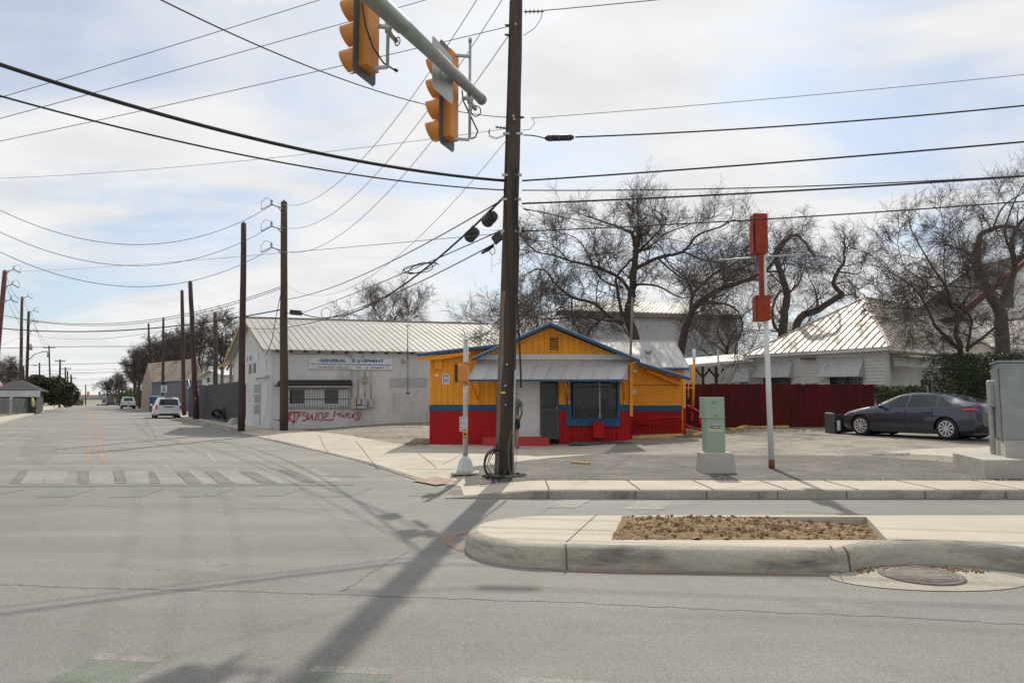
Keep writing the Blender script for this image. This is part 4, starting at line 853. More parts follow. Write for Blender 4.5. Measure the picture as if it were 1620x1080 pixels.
for (a, b, y0, y1, y2, aw_) in ((1206, 1253, 590, 598, 614, (1189, 1254.5, 573, 598)), (1311, 1366, 585, 597, 614, (1292, 1366.5, 567.5, 597))):
    mb = MB(); mb.prism([hw(a, y2, .04), hw(b, y2, .04), hw(b, y0, .04), hw(a, y0, .04)], -vv*.02); wi = mb.build('window', M['housewhite'], hh)
    mb = MB(); mb.prism([hw(a+2, y2, .065), hw(b-2, y2, .065), hw(b-2, y0, .065), hw(a+2, y0, .065)], -vv*.004); mb.build('pane', M['glass'], wi)
    mb = MB()
    for i in range(10): x = a+2+(b-a-4)*i/9; mb.tube([hw(x, y0, .12), hw(x, y2, .12)], .012, 4)
    mb.tube([hw(a, y1+3, .12), hw(b, y1+3, .12)], .014, 4); mb.build('bars', M['black'], wi)
    x0, x1, ya_, yb_ = aw_; t0, t1 = hw(x0+14, ya_, .05), hw(x1, ya_-2, .05); b0, b1 = hw(x0-2, yb_, .62), hw(x1-9, yb_-1, .62)
    mb = MB(); n_ = 30; vs = []
    for i in range(n_+1):
        u = i/n_; o = Z*(.05 if i % 2 else 0); vs += [t0.lerp(t1, u)+o, b0.lerp(b1, u)+o]
    mb.add(vs, [(2*i, 2*i+1, 2*i+3, 2*i+2) for i in range(n_)])
    for (tt, bb) in ((t0, b0), (t1, b1)): mb.add([tt, bb, tt+Z*(bb.z-tt.z)], [(0, 1, 2)])
    wv = mb.build('window_awning', pm('dull_awning', (.50, .51, .52), .6, .12, 2, .1, dirt=(.34, .34, .33), ds=2), hh)
mb = MB(); p = hw(1278, 567, .35); mb.obox(p, uu, vv, Z, .35, .16, .045); mb.bar(p, hw(1284, 566, 0), .05); mb.build('wall_lamp', M['dkgrey'], hh)
mb = MB(); mb.tube([hw(1264, 610, .06), hw(1285, 605, .06), hw(1304, 602, .06)], .025, 6); mb.build('pipe', M['white'], hh)
# porch on the side: beam, roof, dark door
hq = W2s
def hp(px, py, off=0.0):
    nn = -uu; d = ray(px, py); o = Vector((0, 0, HC)); q = hq+nn*off; t = (q-o).dot(nn)/d.dot(nn); return o+d*t
mb = MB(); b0 = HC0+vv*.9+uu*.25; b1 = HC0+vv*6.2+uu*.25; zz = at(0, 582, 37).z; mb.bar(b0+Z*(zz+.28), b1+Z*(zz+.28), .14, .55); mb.build('porch_beam', M['housewhite'], hh)
mb = MB(); mb.slab([b0-uu*.8+Z*(zz+.5), b1-uu*.8+Z*(zz+.5), b1+uu*1.6+Z*(zz+.85), b0+uu*1.6+Z*(zz+.85)], .07); mb.build('porch_roof', M['steel'], hh)
dd = hp(1463, 600); tdd = (dd-hq).dot(vv); mb = MB(); q = hq+vv*(tdd-.55)-uu*.05; q2 = hq+vv*(tdd+.55)-uu*.05; mb.prism([q+Z*.5, q2+Z*.5, q2+Z*2.75, q+Z*2.75], -uu*.04); dr2 = mb.build('door', M['black'], hh, 'dark barred porch door')
mb = MB(); mb.prism([q.lerp(q2, .35)+Z*1.6-uu*.045, q.lerp(q2, .65)+Z*1.6-uu*.045, q.lerp(q2, .65)+Z*2.4-uu*.045, q.lerp(q2, .35)+Z*2.4-uu*.045], -uu*.01); mb.build('door_light', M['signwhite'], dr2)
# satellite dish on the eave
ds = P0.lerp(P2b, .55)+Z*.35-uu*.3; ds = at(1497, 541, 39.0)
mb = MB(); ax = Vector((-.55, -.75, .35)).normalized()
mb.lathe(ds, ax, [(0, 0), (.015, .12), (.05, .25), (.10, .38), (.11, .385), (.06, .25), (.02, .12), (.012, 0)], 20); mb.tube([ds-ax*.02, ds-ax*.15-Z*.7], .03, 6); mb.tube([ds-Z*.3, ds+ax*.42-Z*.1], .015, 5); mb.sphere(ds+ax*.42-Z*.08, .06); mb.build('satellite_dish', M['dkgrey'], hh)
# back wing with lower roof, left of the house
lw_ = thing('annex', at(1130, 640, 40).xy.to_3d(), 'low white lean-to annex at the left end of the clapboard house', 'building')
mb = MB(); a = at(1134, 620, 40.5); b = W1+uu*.0; a.z = .3; zt2 = at(0, 571, 40.5).z; aa = Vector((a.x, a.y, 0)); bb = Vector((W1.x-.05, W1.y-.05, 0))
nn = Vector(((bb-aa).y, -(bb-aa).x, 0)).normalized(); mb.prism([aa+Z*.3, bb+Z*.3, bb+Z*zt2, aa+Z*(zt2-.25)], -nn*3); mb.build('wall', M['housewhite'], lw_)
mb = MB(); a2 = at(1085, 577, 40.2); b2 = at(1190, 566, 40.5)
b2 = Vector((bb.x-.02, bb.y-.35, zt2+.12)); mb.slab([a2, b2, b2+Vector((0, 3.2, .5)), a2+Vector((0, 3.2, .5))], .14); mb.build('roof', M['housewhite'], lw_)
mb = MB(); t0, t1 = at(1166, 584, 40.1), at(1184, 584, 40.1); b0, b1 = at(1157, 605, 39.5), at(1184, 604, 39.5); vs = []
for i in range(13): u = i/12; o = Z*(.05 if i % 2 else 0); vs += [t0.lerp(t1, u)+o, b0.lerp(b1, u)+o]
mb.add(vs, [(2*i, 2*i+1, 2*i+3, 2*i+2) for i in range(12)]); mb.build('window_awning', bpy.data.materials['dull_awning'], lw_)
mb = MB(); mb.add([at(1170, 612, 40.15), at(1184, 612, 40.15), at(1184, 602, 40.15), at(1170, 602, 40.15)], [(0, 1, 2, 3)]); mb.build('window', M['glass'], lw_)
mb = MB(); mb.tube([at(1136, 553, 39.9), at(1136.5, 578, 39.9), at(1139, 582, 39.9), at(1139, 620, 39.9)], .05, 8); mb.build('vent_pipe', M['white'], lw_)
mb = MB()
for px in (1112, 1133): p = at(px, 600, 40.2); mb.bar((p.x, p.y, .3), (p.x, p.y, a2.z-.1), .14); mb.bar((p.x, p.y, a2.z-.75), (p.x-.45, p.y, a2.z-.2), .09); mb.bar((p.x, p.y, a2.z-.75), (p.x+.45, p.y, a2.z-.2), .09)
mb.build('porch_post', M['darkwood'], lw_)
mb = MB(); mb.box(at(1095, 600, 43).x, at(1134, 600, 43).x, 42.9, 43, .3, a2.z); mb.build('back_wall', M['housewhite'], lw_)
mb = MB(); p = at(1123, 599, 42.6); mb.box(p.x-.35, p.x+.35, 42.3, 42.9, p.z-.25, p.z+.2); mb.build('window_air_conditioner', M['steel'], lw_)
# second house to the right, and the tall red-trimmed house behind
r2 = thing('house', at(1640, 640, 45).xy.to_3d(), 'house at the right edge whose low silver seamed roof shows above the hedge', 'building')
a = at(1571, 549, 42); b = at(1760, 549, 42); c = at(1740, 502, 47); d = at(1536, 506, 47); mb = MB(); mb.slab([a, b, c, d], .05)
e = (b-a).normalized(); Ld = (b-a).length
for i in range(1, 15): u = i/15; s0 = a.lerp(b, u)+Z*.01; s1 = a.lerp(b, min(1, u+.22))*0+d.lerp(c, min(1, u+.10))+Z*.01; mb.cur = 1; mb.bar(s0, s1, .05, .05)
mb.cur = 0; mb.bar(a+Z*.02, d+Z*.02, .2, .05); mb.bar(d+Z*.02, c+Z*.02, .15, .05); mb.build('roof', [M['tinroof'], M['rib']], r2)
mb = MB(); clap(mb, Vector((a.x+.4, a.y+.5, 0)), Vector((b.x, b.y+.5, 0)), .3, a.z-.08, Vector((0, -1, 0))); mb.prism([Vector((a.x+.4, a.y+.64, .3)), Vector((a.x+.4, a.y+6, .3)), Vector((a.x+.4, a.y+6, a.z-.1)), Vector((a.x+.4, a.y+.64, a.z-.1))], (.1, 0, 0)); mb.build('wall', M['housewhite'], r2)
r3 = thing('house', at(1600, 640, 60).xy.to_3d(), 'tall pale house with dark red gable trim behind the bare trees at the right edge', 'building')
g0, g1, g2 = at(1500, 502, 60), at(1640, 395, 60), at(1780, 502, 60); mb = MB()
mb.prism([g0+Vector((1, 0, -.2)), g2+Vector((-1, 0, -.2)), g1-Z*.5], (0, 8, 0)); mb.box(g0.x+1, g2.x-1, 60, 68, .2, g0.z-.3); mb.build('wall', M['housewhite'], r3)
mb = MB(); mb.slab([g0-Vector((0, .5, 0)), g1-Vector((0, .5, 0)), g1+Vector((0, 9, 0)), g0+Vector((0, 9, 0))], .2); mb.slab([g1-Vector((0, .5, 0)), g2-Vector((0, .5, 0)), g2+Vector((0, 9, 0)), g1+Vector((0, 9, 0))], .2); mb.build('roof', M['shingle'], r3)
rd_ = pm('dark_red_trim', (.22, .02, .02), .6); mb = MB(); mb.bar(g0-Vector((0, .54, .12)), g1-Vector((0, .54, .12)), .06, .35); mb.bar(g1-Vector((0, .54, .12)), g2-Vector((0, .54, .12)), .06, .35); mb.bar(g0+Vector((.2, -.2, -.25)), g2+Vector((-.2, -.2, -.25)), .5, .18); mb.build('gable_trim', rd_, r3)
mb = MB(); mb.box(at(1597, 630, 60).x, at(1612, 630, 60).x, 59.9, 59.98, at(0, 487, 60).z, at(0, 455, 60).z); mb.build('window', M['glass'], r3)
# ============================================================ GREY METAL BUILDING behind the trees
gb = thing('metal_warehouse', at(1060, 640, 62).xy.to_3d(), 'big grey metal-walled warehouse behind the bare trees', 'building')
x0, x1 = at(905, 600, 60).x, at(1168, 600, 66).x; zt3 = at(0, 497, 62).z
mb = MB(); mb.add([(x0, 60, .2), (x1, 66, .2), (x1, 66, at(0, 499, 66).z), (x0, 60, at(0, 492, 60).z)], [(0, 1, 2, 3)]); mb.add([(x1, 66, .2), (x1+3, 90, .2), (x1+3, 90, 8.9), (x1, 66, at(0, 499, 66).z)], [(0, 1, 2, 3)]); mb.add([(x0, 60, .2), (x0-2, 84, .2), (x0-2, 84, 9), (x0, 60, at(0, 492, 60).z)], [(0, 1, 2, 3)])
for i in range(60): u = i/59; x = x0+(x1-x0)*u; y = 60+6*u-.02; mb.box(x-.03, x+.03, y-.03, y, .3, 8.3)
mb.build('wall', M['greywall'], gb)
mb = MB(); a = at(880, 490, 59.5); b = at(1170, 498, 65.5); c = at(1160, 484, 80); d = at(930, 474, 76); mb.slab([a, b, c, d], .3)
for i in range(40): u = i/40; mb.bar(a.lerp(b, u)+Z*.02, d.lerp(c, u)+Z*.02, .08, .07)
mb.build('roof', M['creamroof'], gb)
mb = MB(); mb.bar(a-Vector((0, .2, .3)), b-Vector((0, .2, .3)), .25, .35); mb.build('gutter', pm('brown_gutter', (.22, .17, .13), .7), gb)
# ============================================================ RED FENCE
def board_fence(a, b, zb, h, mat, label, cat='fence', name='board_fence', bw=.14, jit=.02, post=2.4):
    a = Vector(a); b = Vector(b); L_ = (b-a).length; d = (b-a)/L_; nn = Vector((d.y, -d.x, 0)); n_ = int(L_/bw)
    root = thing(name, (a+b)/2+Z*zb, label, cat)
    mb = MB()
    for i in range(n_):
        p = a+d*(i+.5)*bw; hh_ = h+random.uniform(-jit, jit); z0 = G(p.x, p.y) if zb is None else zb
        mb.obox(p+Z*(z0+hh_/2)+nn*random.uniform(0, .008), d, nn, Z, bw/2-.003, .011, hh_/2)
    mb.build('boards', mat, root); mb = MB()
    for z in (.35, h*.5, h-.3): mb.bar(a-nn*.05+Z*(zb+z), b-nn*.05+Z*(zb+z), .05, .08)
    mb.build('rails', mat, root)
    for i in range(int(L_/post)+1):
        p = a+d*min(i*post, L_)-nn*.12; mb = MB(); mb.box(p.x-.045, p.x+.045, p.y-.045, p.y+.045, zb-.1, zb+h-.05); mb.build('post', mat, root)
    return root
fa, fb = at(1083, 640, 30.0), at(1386, 640, 30.9)
board_fence((fa.x, fa.y, 0), (fb.x, fb.y, 0), .38, at(0, 607.5, 30.5).z-.38, M['fence'], 'dark red board fence between the restaurant and the clapboard house')
# ============================================================ BUILDINGS UP THE SIDE STREET (right)
ca = thing('carport', at(360, 640, 47).xy.to_3d(), 'open timber carport roof attached beyond the warehouse gable', 'carport')
mb = MB(); mb.slab([at(346, 577, 50), at(378, 566, 47), at(392, 560, 52), at(356, 572, 56)], .15); mb.build('roof', M['darkwood'], ca)
for a, b in (((352, 575, 50), (352, 668, 50)), ((366, 571, 48), (366, 672, 48)), ((372, 569, 47.5), (372, 674, 47.5))):
    mb = MB(); p = at(*a); q = gnd(b[0], b[1], .13); mb.bar((p.x, p.y, .1), p, .16, .16, up=(0, 1, 0)); mb.build('post', M['wood2'], ca)
mb = MB(); mb.bar(at(346, 580, 50), at(378, 569, 47), .08, .2); mb.build('beam', bpy.data.materials['raw_pine'], ca)
ws = thing('shed', at(338, 640, 60).xy.to_3d(), 'small plain white shed with a low gable above the black fence', 'building')
q = [at(320, 632, 60), at(352, 632, 56), at(352, 592, 56), at(336, 585.5, 58), at(320, 597, 60)]; q[0].z = .1; q[1].z = .1
mb = MB(); mb.prism(q, (3.5, 5, 0)); mb.build('wall', M['white'], ws); mb = MB(); d_ = Vector((3.7, 5.2, 0)); o_ = Vector((-.2, -.3, .05)); mb.slab([q[4]+o_-Vector((.3, 0, .1)), q[3]+o_, q[3]+d_, q[4]+d_], .08); mb.slab([q[3]+o_, q[2]+o_+Vector((.2, 0, -.1)), q[2]+d_, q[3]+d_], .08); mb.build('roof', M['tin'], ws)
mb = MB(); mb.box(at(329, 605, 58.5).x, at(332, 605, 58.5).x, 58.3, 58.4, at(0, 605, 58.5).z, at(0, 597, 58.5).z); mb.build('window', M['glass'], ws)
ts = thing('tin_shed', at(285, 640, 85).xy.to_3d(), 'old blue-grey tin shed with a rusting roof up the side street', 'building')
a, b = at(240, 640, 95), at(322, 640, 84); zt4 = at(0, 601, 90).z; mb = MB()
mb.add([(a.x, a.y, .1), (b.x, b.y, .1), (b.x, b.y, zt4), (a.x, a.y, zt4)], [(0, 1, 2, 3)])
for i in range(50): p = a.lerp(b, i/49); mb.box(p.x-.04, p.x+.04, p.y-.05, p.y, .1, zt4-.05)
mb.build('wall', M['bluegrey'], ts)
mb = MB(); c2 = a+Vector((-6.2, 9, 0)); gpk = a+Vector((-3.1, 4.5, 0)); mb.add([(a.x, a.y, .1), (a.x, a.y, zt4), (gpk.x, gpk.y, zt4+2.5), (c2.x, c2.y, zt4), (c2.x, c2.y, .1)], [(0, 1, 2, 3, 4)]); mb.build('gable_wall', pm('tan_boards', (.30, .25, .18), .8, .2, 2), ts)
mb = MB(); o_ = (b-a); e0_ = Vector((a.x, a.y-.3, zt4-.1)); e1_ = Vector((b.x, b.y-.3, zt4-.1)); k0_ = Vector((gpk.x, gpk.y, zt4+2.6)); mb.slab([e0_, e1_, k0_+o_, k0_], .06); mb.slab([k0_, k0_+o_, Vector((c2.x, c2.y, zt4-.1))+o_, Vector((c2.x, c2.y, zt4-.1))], .06)
for i in range(30): u = i/29; mb.bar(e0_.lerp(e1_, u)+Z*.02, (k0_+o_*u)+Z*.02, .06, .04)
mb.build('roof', M['rusty'], ts)
mb = MB(); m_ = gnd(296, 662, .13); 
p1 = gnd(275, 659, .13); p2 = gnd(352, 676, .13); board_fence((p1.x+1.2, p1.y, 0), (p2.x+1.2, p2.y+1.5, 0), .13, 2.5, M['fenceblk'], 'weathered black board fence along the side street sidewalk', bw=.2, jit=.06)
# iron gate
ig = thing('iron_gate', at(364, 660, 41).xy.to_3d(), 'black iron bar gate closing the yard beside the warehouse', 'gate'); p1 = gnd(353, 676, .13); p2 = gnd(370, 672, .13); p1 += Vector((1.4, 2.4, 0)); p2 += Vector((1.0, 1.4, 0))
mb = MB()
for i in range(15): p = p1.lerp(p2, i/14); mb.tube([p, p+Z*2.5], .015, 4)
mb.build('bars', M['black'], ig); mb = MB(); mb.bar(p1+Z*.15, p2+Z*.15, .04); mb.bar(p1+Z*2.2, p2+Z*2.2, .04); mb.build('rails', M['black'], ig)
def heap():
    mb = MB(); c = at(362, 655, 45); c.z = .3
    for k in range(12):
        p = c+Vector((random.uniform(-1.2, 1.2), random.uniform(0, 2.5), random.uniform(0, .6))); mb.lathe(p, (random.uniform(-1, 1), random.uniform(-1, 1), .6), [(-.1, .25), (-.1, .38), (.1, .38), (.1, .25), (-.1, .25)], 12)
    return rebase(meta(mb.build('scrap_pile', M['tyre']), 'dark heap of tyres and scrap behind the iron gate', 'scrap pile'))
heap()
# ============================================================ LEFT SIDE OF THE STREET
lh = thing('bungalow', at(40, 640, 75).xy.to_3d(), 'dark-roofed bungalow with deep eaves on the left of the side street', 'building')
def LH(px, py, Y=75): return at(px, py, Y)
mb = MB(); e0, e1, k = LH(-8, 616, 72), LH(63, 617, 72), LH(27, 597, 78); e2 = e1+Vector((-7, 12, 0)); e3 = e0+Vector((-7, 12, 0)); mb.slab([e0, e1, k], .1); mb.slab([e1, e2, k], .1); mb.slab([e2, e3, k], .1); mb.slab([e3, e0, k], .1); mb.build('roof', M['shingle'], lh)
mb = MB(); q0, q1 = LH(-6, 630, 73), LH(58, 630, 73); mb.prism([(q0.x, 73, .1), (q1.x, 73, .1), (q1.x, 73, e0.z-.15), (q0.x, 73, e0.z-.15)], (-6, 10, 0)); mb.build('wall', pm('dark_bungalow_wall', (.06, .055, .05), .8), lh)
mb = MB(); mb.box(e0.x, e1.x, 71.9, 72.1, e0.z-.75, e0.z-.1); mb.build('porch_fascia', M['greywall'], lh)
for px in (4, 30, 55):
    mb = MB(); p = LH(px, 0, 72); mb.box(p.x-.1, p.x+.1, 71.9, 72.1, .1, e0.z-.7); mb.build('porch_post', M['housewhite'], lh)
b3 = thing('house', at(-2, 640, 95).xy.to_3d(), 'small house with a rust-red tiled roof at the left edge', 'building')
mb = MB(); mb.slab([at(-20, 612, 95), at(8, 615, 95), at(2, 607.5, 99), at(-20, 606, 99)], .2); mb.build('roof', pm('red_tile', (.32, .10, .06), .8), b3); mb = MB(); mb.box(at(-20, 0, 96).x, at(5, 630, 96).x, 96, 103, .1, at(0, 614, 96).z); mb.build('wall', M['housewhite'], b3)
def mesh_fence(a, b, h, label, n_posts, mat):
    a = Vector(a); b = Vector(b); root = thing('chain_link_fence', (a+b)/2, label, 'fence'); L_ = (b-a).length
    for i in range(n_posts): p = a.lerp(b, i/(n_posts-1)); mb = MB(); mb.tube([p, p+Z*h], .03, 6); mb.build('post', M['dkgrey'], root)
    mb = MB(); d = (b-a)/L_; s = .16; k = -h
    while k < L_:
        for sg_ in (1, -1):
            u0, u1 = max(k, 0), min(k+h, L_)
            if u1 > u0:
                z0, z1 = (u0-k, u1-k) if sg_ > 0 else (h-(u0-k), h-(u1-k)); mb.tube([a+d*u0+Z*z0, a+d*u1+Z*z1], .006, 3, cap=False)
        k += s
    mb.tube([a+Z*h, b+Z*h], .022, 5); mb.build('wire_mesh', mat, root); return root
mesh_fence(gnd(-6, 661, .12)+Vector((-.6, 0, 0)), gnd(30, 653, .12)+Vector((-1.0, 4, 0)), 1.5, 'grey chain link fence at the far left behind the sidewalk', 7, pm('dull_wire', (.13, .13, .125), .7))
kb = meta(MB().tube([at(51, 629, 62), at(52.6, 636, 62), at(53.2, 643, 62)], [.06, .14, .11], 8).build('surfboard', pm('faded_yellow_green', (.42, .44, .16), .6), None), 'faded yellow and green board leaning by the bungalow', 'board'); rebase(kb)
# ============================================================ BRIDGE at the end of the street
br = thing('bridge', at(150, 640, 330).xy.to_3d()-Z*6, 'long flat concrete bridge crossing over the end of the street', 'bridge')
zb1, zb0 = at(0, 626, 330).z, at(0, 632.5, 330).z; x0_, x1_ = at(96, 630, 330).x, at(230, 630, 330).x
mb = MB(); mb.box(x0_, x1_, 330, 345, zb0, zb0+1.1); mb.build('deck', M['bridge'], br); mb = MB(); mb.box(x0_, x1_, 329.6, 329.9, zb0+.9, zb1+.5); mb.build('parapet', M['conc2'], br)
for px in (104, 126, 168, 190, 215):
    mb = MB(); p = at(px, 630, 337); mb.box(p.x-.8, p.x+.8, 335, 339, -6.2, zb0); mb.build('pier', M['bridge'], br)
mb = MB(); mb.prism([(at(92, 630, 335).x, 333, -6.2), (at(120, 630, 335).x, 333, -6.2), (at(104, 630, 335).x, 333, zb0), (at(92, 630, 335).x, 333, zb0)], (0, 12, 0)); mb.build('abutment', M['conc2'], br, 'sloping concrete embankment')
# ============================================================ UTILITY POLES
def crooked(p0, p1, r0, r1, n=14, seg=10, wob=.012):
    p0 = Vector(p0); p1 = Vector(p1); mb = MB(); pts = []; rs = []
    for i in range(seg+1):
        u = i/seg; w_ = wob*(1 if 0 < i < seg else 0); pts.append(p0.lerp(p1, u)+Vector((random.uniform(-w_, w_), random.uniform(-w_, w_), 0))); rs.append((r0+(r1-r0)*u)*random.uniform(.97, 1.03))
    mb.tube(pts, rs, n); return mb
# the big leaning pole in front
pb = Vector((at(797.5, 752, 13.8).x, 13.8, G(0, 13.8)-.02)); pt0 = at(817, 0, 13.8); dirp = (pt0-pb).normalized(); ptop = pb+dirp*12.4
big = thing('utility_pole', pb, 'huge weathered brown wooden pole leaning right beside the pedestrian signal', 'utility pole')
def on(py): # point on the pole axis seen at row py
    lo, hi = 0, 12.4
    for _ in range(40):
        m_ = (lo+hi)/2
        if proj(pb+dirp*m_)[1] > py: lo = m_
        else: hi = m_
    return pb+dirp*lo
mb = crooked(pb, ptop, .195, .115, 18, 16, .008); mb.build('shaft', M['wood'], big)
mb = MB(); q0, q1 = on(745), on(462)
for k in range(3): mb.bar(q0+Vector((-.15+.02*k, -.11-.015*k, -.02)), q1+Vector((-.13+.02*k, -.10-.015*k, 0)), .07, .04, up=(0, 1, 0))
mb.build('reinforcing_plank', M['wood2'], big, 'rough plank strapped to the lower pole')
mb = MB(); mb.tube([on(752)+Vector((.17, -.18, 0)), on(650)+Vector((.16, -.17, 0)), on(585)+Vector((.16, -.165, 0))], .022, 8); mb.build('conduit', M['steel'], big)
mb = MB(); mb.tube([on(300)+Vector((-.15, -.1, 0)), on(380)+Vector((-.10, -.18, 0)), on(470)+Vector((.03, -.21, 0)), on(560)+Vector((.10, -.22, 0)), on(640)+Vector((.02, -.24, 0)), on(700)+Vector((-.12, -.22, 0)), on(718)+Vector((-.24, -.2, 0))], .014, 6)
mb.tube([on(262)+Vector((.0, -.17, 0)), on(420)+Vector((.12, -.18, 0)), on(600)+Vector((.13, -.2, 0)), on(690)+Vector((.04, -.23, 0)), on(715)+Vector((-.2, -.22, 0))], .010, 5)
mb.tube([on(5)+Vector((-.13, -.05, 0)), on(130)+Vector((-.13, -.1, 0)), on(300)+Vector((-.14, -.12, 0))], .012, 5); mb.build('riser_cable', M['wire'], big)
mb = MB(); b0 = on(478)+Vector((.32, -.1, 0)); mb.tube([on(268)+Vector((.10, -.14, 0)), on(330)+Vector((.12, -.16, 0)), on(400)+Vector((.17, -.15, 0)), at(818, 470, 13.6), at(821, 530, 13.55), at(824, 590, 13.5), at(824, 613, 13.5)], .019, 8); mb.build('hanging_cable', M['wire'], big, 'thick cut black cable hanging down the right side')
mb = MB()
for py, dx in ((47, 0), (190, 0), (195, .02), (577, 0), (610, -.02), (640, .0)): p = on(py)+Vector((dx, -.18, 0)); mb.cyl(p, p-Vector((0, .04, 0)), .022, n=8)
for py in (215, 280, 318, 368): p = on(py); mb.bar(p-Vector((.2, .12, 0)), p+Vector((.2, -.12, 0)), .03, .05)
mb.build('bolt', M['steel'], big)
mb = MB(); p = on(621)+Vector((-.06, -.225, 0)); mb.box(p.x-.045, p.x+.045, p.y-.01, p.y, p.z-.018, p.z+.018); mb.build('tag', pm('yellow_tag', (.6, .5, .05), .5), big)
mb = MB()
for k in range(60):
    a = random.uniform(0, 2*pi); r_ = random.uniform(.2, .42); clod(mb, (pb.x+r_*cos(a), pb.y+r_*sin(a)*.8, pb.z+.03), random.choice([.03, .05, .07]))
rebase(meta(mb.build('rubble', M['patch']), 'broken asphalt lumps heaped round the foot of the leaning pole', 'rubble', kind='stuff'))
# coil of spare cable at the foot, and clear loop on the right
def coil(name, c, rx, rz, n, r, mat, label, cat, tilt=.1):
    mb = MB(); pts = []
    for k in range(n*22): a = 2*pi*k/22; j = .05*noise.noise(Vector((k*.13, 2, 0))); pts.append(Vector(c)+Vector(((rx+j)*cos(a), tilt*sin(a)+.03*noise.noise(Vector((k*.09, 7, 0))), (rz+j)*sin(a))))
    mb.tube(pts, r, 5); return rebase(meta(mb.build(name, mat), label, cat))
cc = at(785, 740, 13.45); rz_ = .27
coil('cable_coil', (cc.x, 13.42, pb.z+.30), .22, .26, 7, .010, M['wire'], 'thick black coil of spare cable standing at the foot of the leaning pole', 'cable')
coil('cable_loop', (at(812, 715, 13.4).x, 13.42, at(812, 716, 13.4).z), .075, .44, 2, .005, M['wiregrey'], 'thin silvery wire loop hanging on the right of the pole foot', 'wire')
mb = MB(); mb.tube([at(786, 700, 13.45), at(775, 720, 13.4), at(770, 737, 13.4), at(778, 750, 13.4)], .009, 5); mb.tube([at(790, 698, 13.45), at(780, 716, 13.4), at(774, 730, 13.42), at(786, 748, 13.4)], .007, 5); mb.build('cable_tail', M['wire'], big)
# insulator hardware drawn as small lathed discs
def insul(mb, p, d, ln=.3, n=5, r=.045):
    d = Vector(d).normalized(); prof = [(0, .012)]
    for k in range(n): h = ln*(k+.5)/n; prof += [(h-.012, .014), (h-.008, r), (h+.008, r), (h+.012, .014)]
    prof.append((ln, .012)); mb.lathe(p, d, prof, 8)
mb = MB(); q = on(20); insul(mb, q+Vector((.16, -.02, 0)), (1, 0, .03), .42); q = on(203); insul(mb, q-Vector((.15, 0, 0)), (-1, -.3, 0), .22, 3, .03)
for py, s in ((42, -1), (57, -1), (187, 1)): p = on(py); mb.cyl(p+Vector((s*.13, -.02, 0)), p+Vector((s*.22, -.05, 0)), .03, .02, 8)
mb.build('insulator', M['dkgrey'], big)
mb = MB(); mb.tube([at(858, 18, 13.75), at(856, 30, 13.7), at(846, 45, 13.7), at(828, 57, 13.75)], .007, 5); mb.tube([at(842, 186, 13.7), at(846, 196, 13.7), at(838, 205, 13.7), at(826, 206, 13.7)], .006, 5)
for k in range(4): mb.tube([at(772+k, 207-k, 13.7), at(774, 214+k, 13.6), at(785, 218+k, 13.6), at(800, 212+k, 13.7), at(806, 208, 13.75)], .004, 4)
mb.build('jumper_wire', M['wire'], big)
# other poles: (base px,py), (top px,py), radii, material, label
Pd = []
def pole(bp, tp, r0, r1, mat, label, group=None, Y=None, arms=None):
    b = gnd(bp[0], bp[1], .125)
    if Y: b = at(bp[0], bp[1], Y)*1; b.z = .12+T(Y)
    t = at(tp[0], tp[1], b.y); root = thing('utility_pole', b, label, 'utility pole', group)
    mb = crooked(b-Z*.05, t, r0, r1, 10, 8, .015); mb.lathe(t, Z, [(0, r1), (.12, .01)], 8); mb.build('shaft', mat, root); return root, b, t
def armset(root, b, t, rows, side=-1, px0=None):
    for py in rows:
        u = (proj(b)[1]-py)/(proj(b)[1]-proj(t)[1]); p = b.lerp(t, u)
        mb = MB(); e = p+Vector((side*.62, 0, .22)); mb.tube([p+Vector((0, -.12, 0)), e], .035, 6); mb.tube([p-Vector((0, 0, .28)), p+Vector((side*.3, 0, .1))], .025, 6); mb.build('bracket', M['steel'], root)
        mb = MB(); insul(mb, e-Z*.05, (0, 0, 1), .28, 4, .07); insul(mb, e+Vector((side*.05, 0, -.02)), (side, 0, -.5), .5, 5, .05); mb.tube([e+Z*.22, e+Vector((side*.3, 0, .34)), e+Vector((side*.5, 0, .1)), e+Vector((side*.5, 0, -.25))], .012, 5); mb.build('insulator', M['dkgrey'], root)
rt, b, t = pole((449, 681), (449.5, 320), .20, .15, M['wood'], 'tall brown pole with three wire brackets at the corner of the warehouse'); armset(rt, b, t, (331, 366, 400))
PB = b
mb = MB(); p = at(449, 495, b.y-.2); mb.tube([p, p+Vector((.5, -.2, -.05)), p+Vector((1.0, -.3, -.1))], .02, 6); mb.obox(at(468, 494.5, b.y-.4), (1, -.1, -.1), (0, 1, 0), Z, .27, .11, .11); mb.build('splice_case', M['black'], rt)
mb = MB(); mb.tube([at(447, 455, b.y-.2), at(442, 475, b.y-.2), at(436, 505, b.y-.2), at(430, 540, b.y-.2), at(421, 561, 32.7)], .018, 5); mb.build('drop_cable', M['wire'], rt)
pole((382, 680), (385.5, 354), .17, .13, M['darkwood'], 'bare dark pole without brackets in front of the warehouse gable')
pole((310.5, 663), (301, 446), .21, .15, M['darkwood'], 'leaning bare pole with a red reflector beside the parked minivan')
pole((291.5, 657), (288, 460), .19, .14, M['darkwood'], 'straight bare pole just behind the parked minivan')
pole((341, 664.5), (340.5, 495), .17, .13, M['wood'], 'lone brown pole standing by the black board fence')
pole((240, 645), (235, 512), .19, .14, M['darkwood'], 'thin dark pole in front of the tin shed gable')
pole((258, 640), (258.5, 503), .2, .14, M['wood'], 'brown pole rising behind the speed limit sign', Y=92)
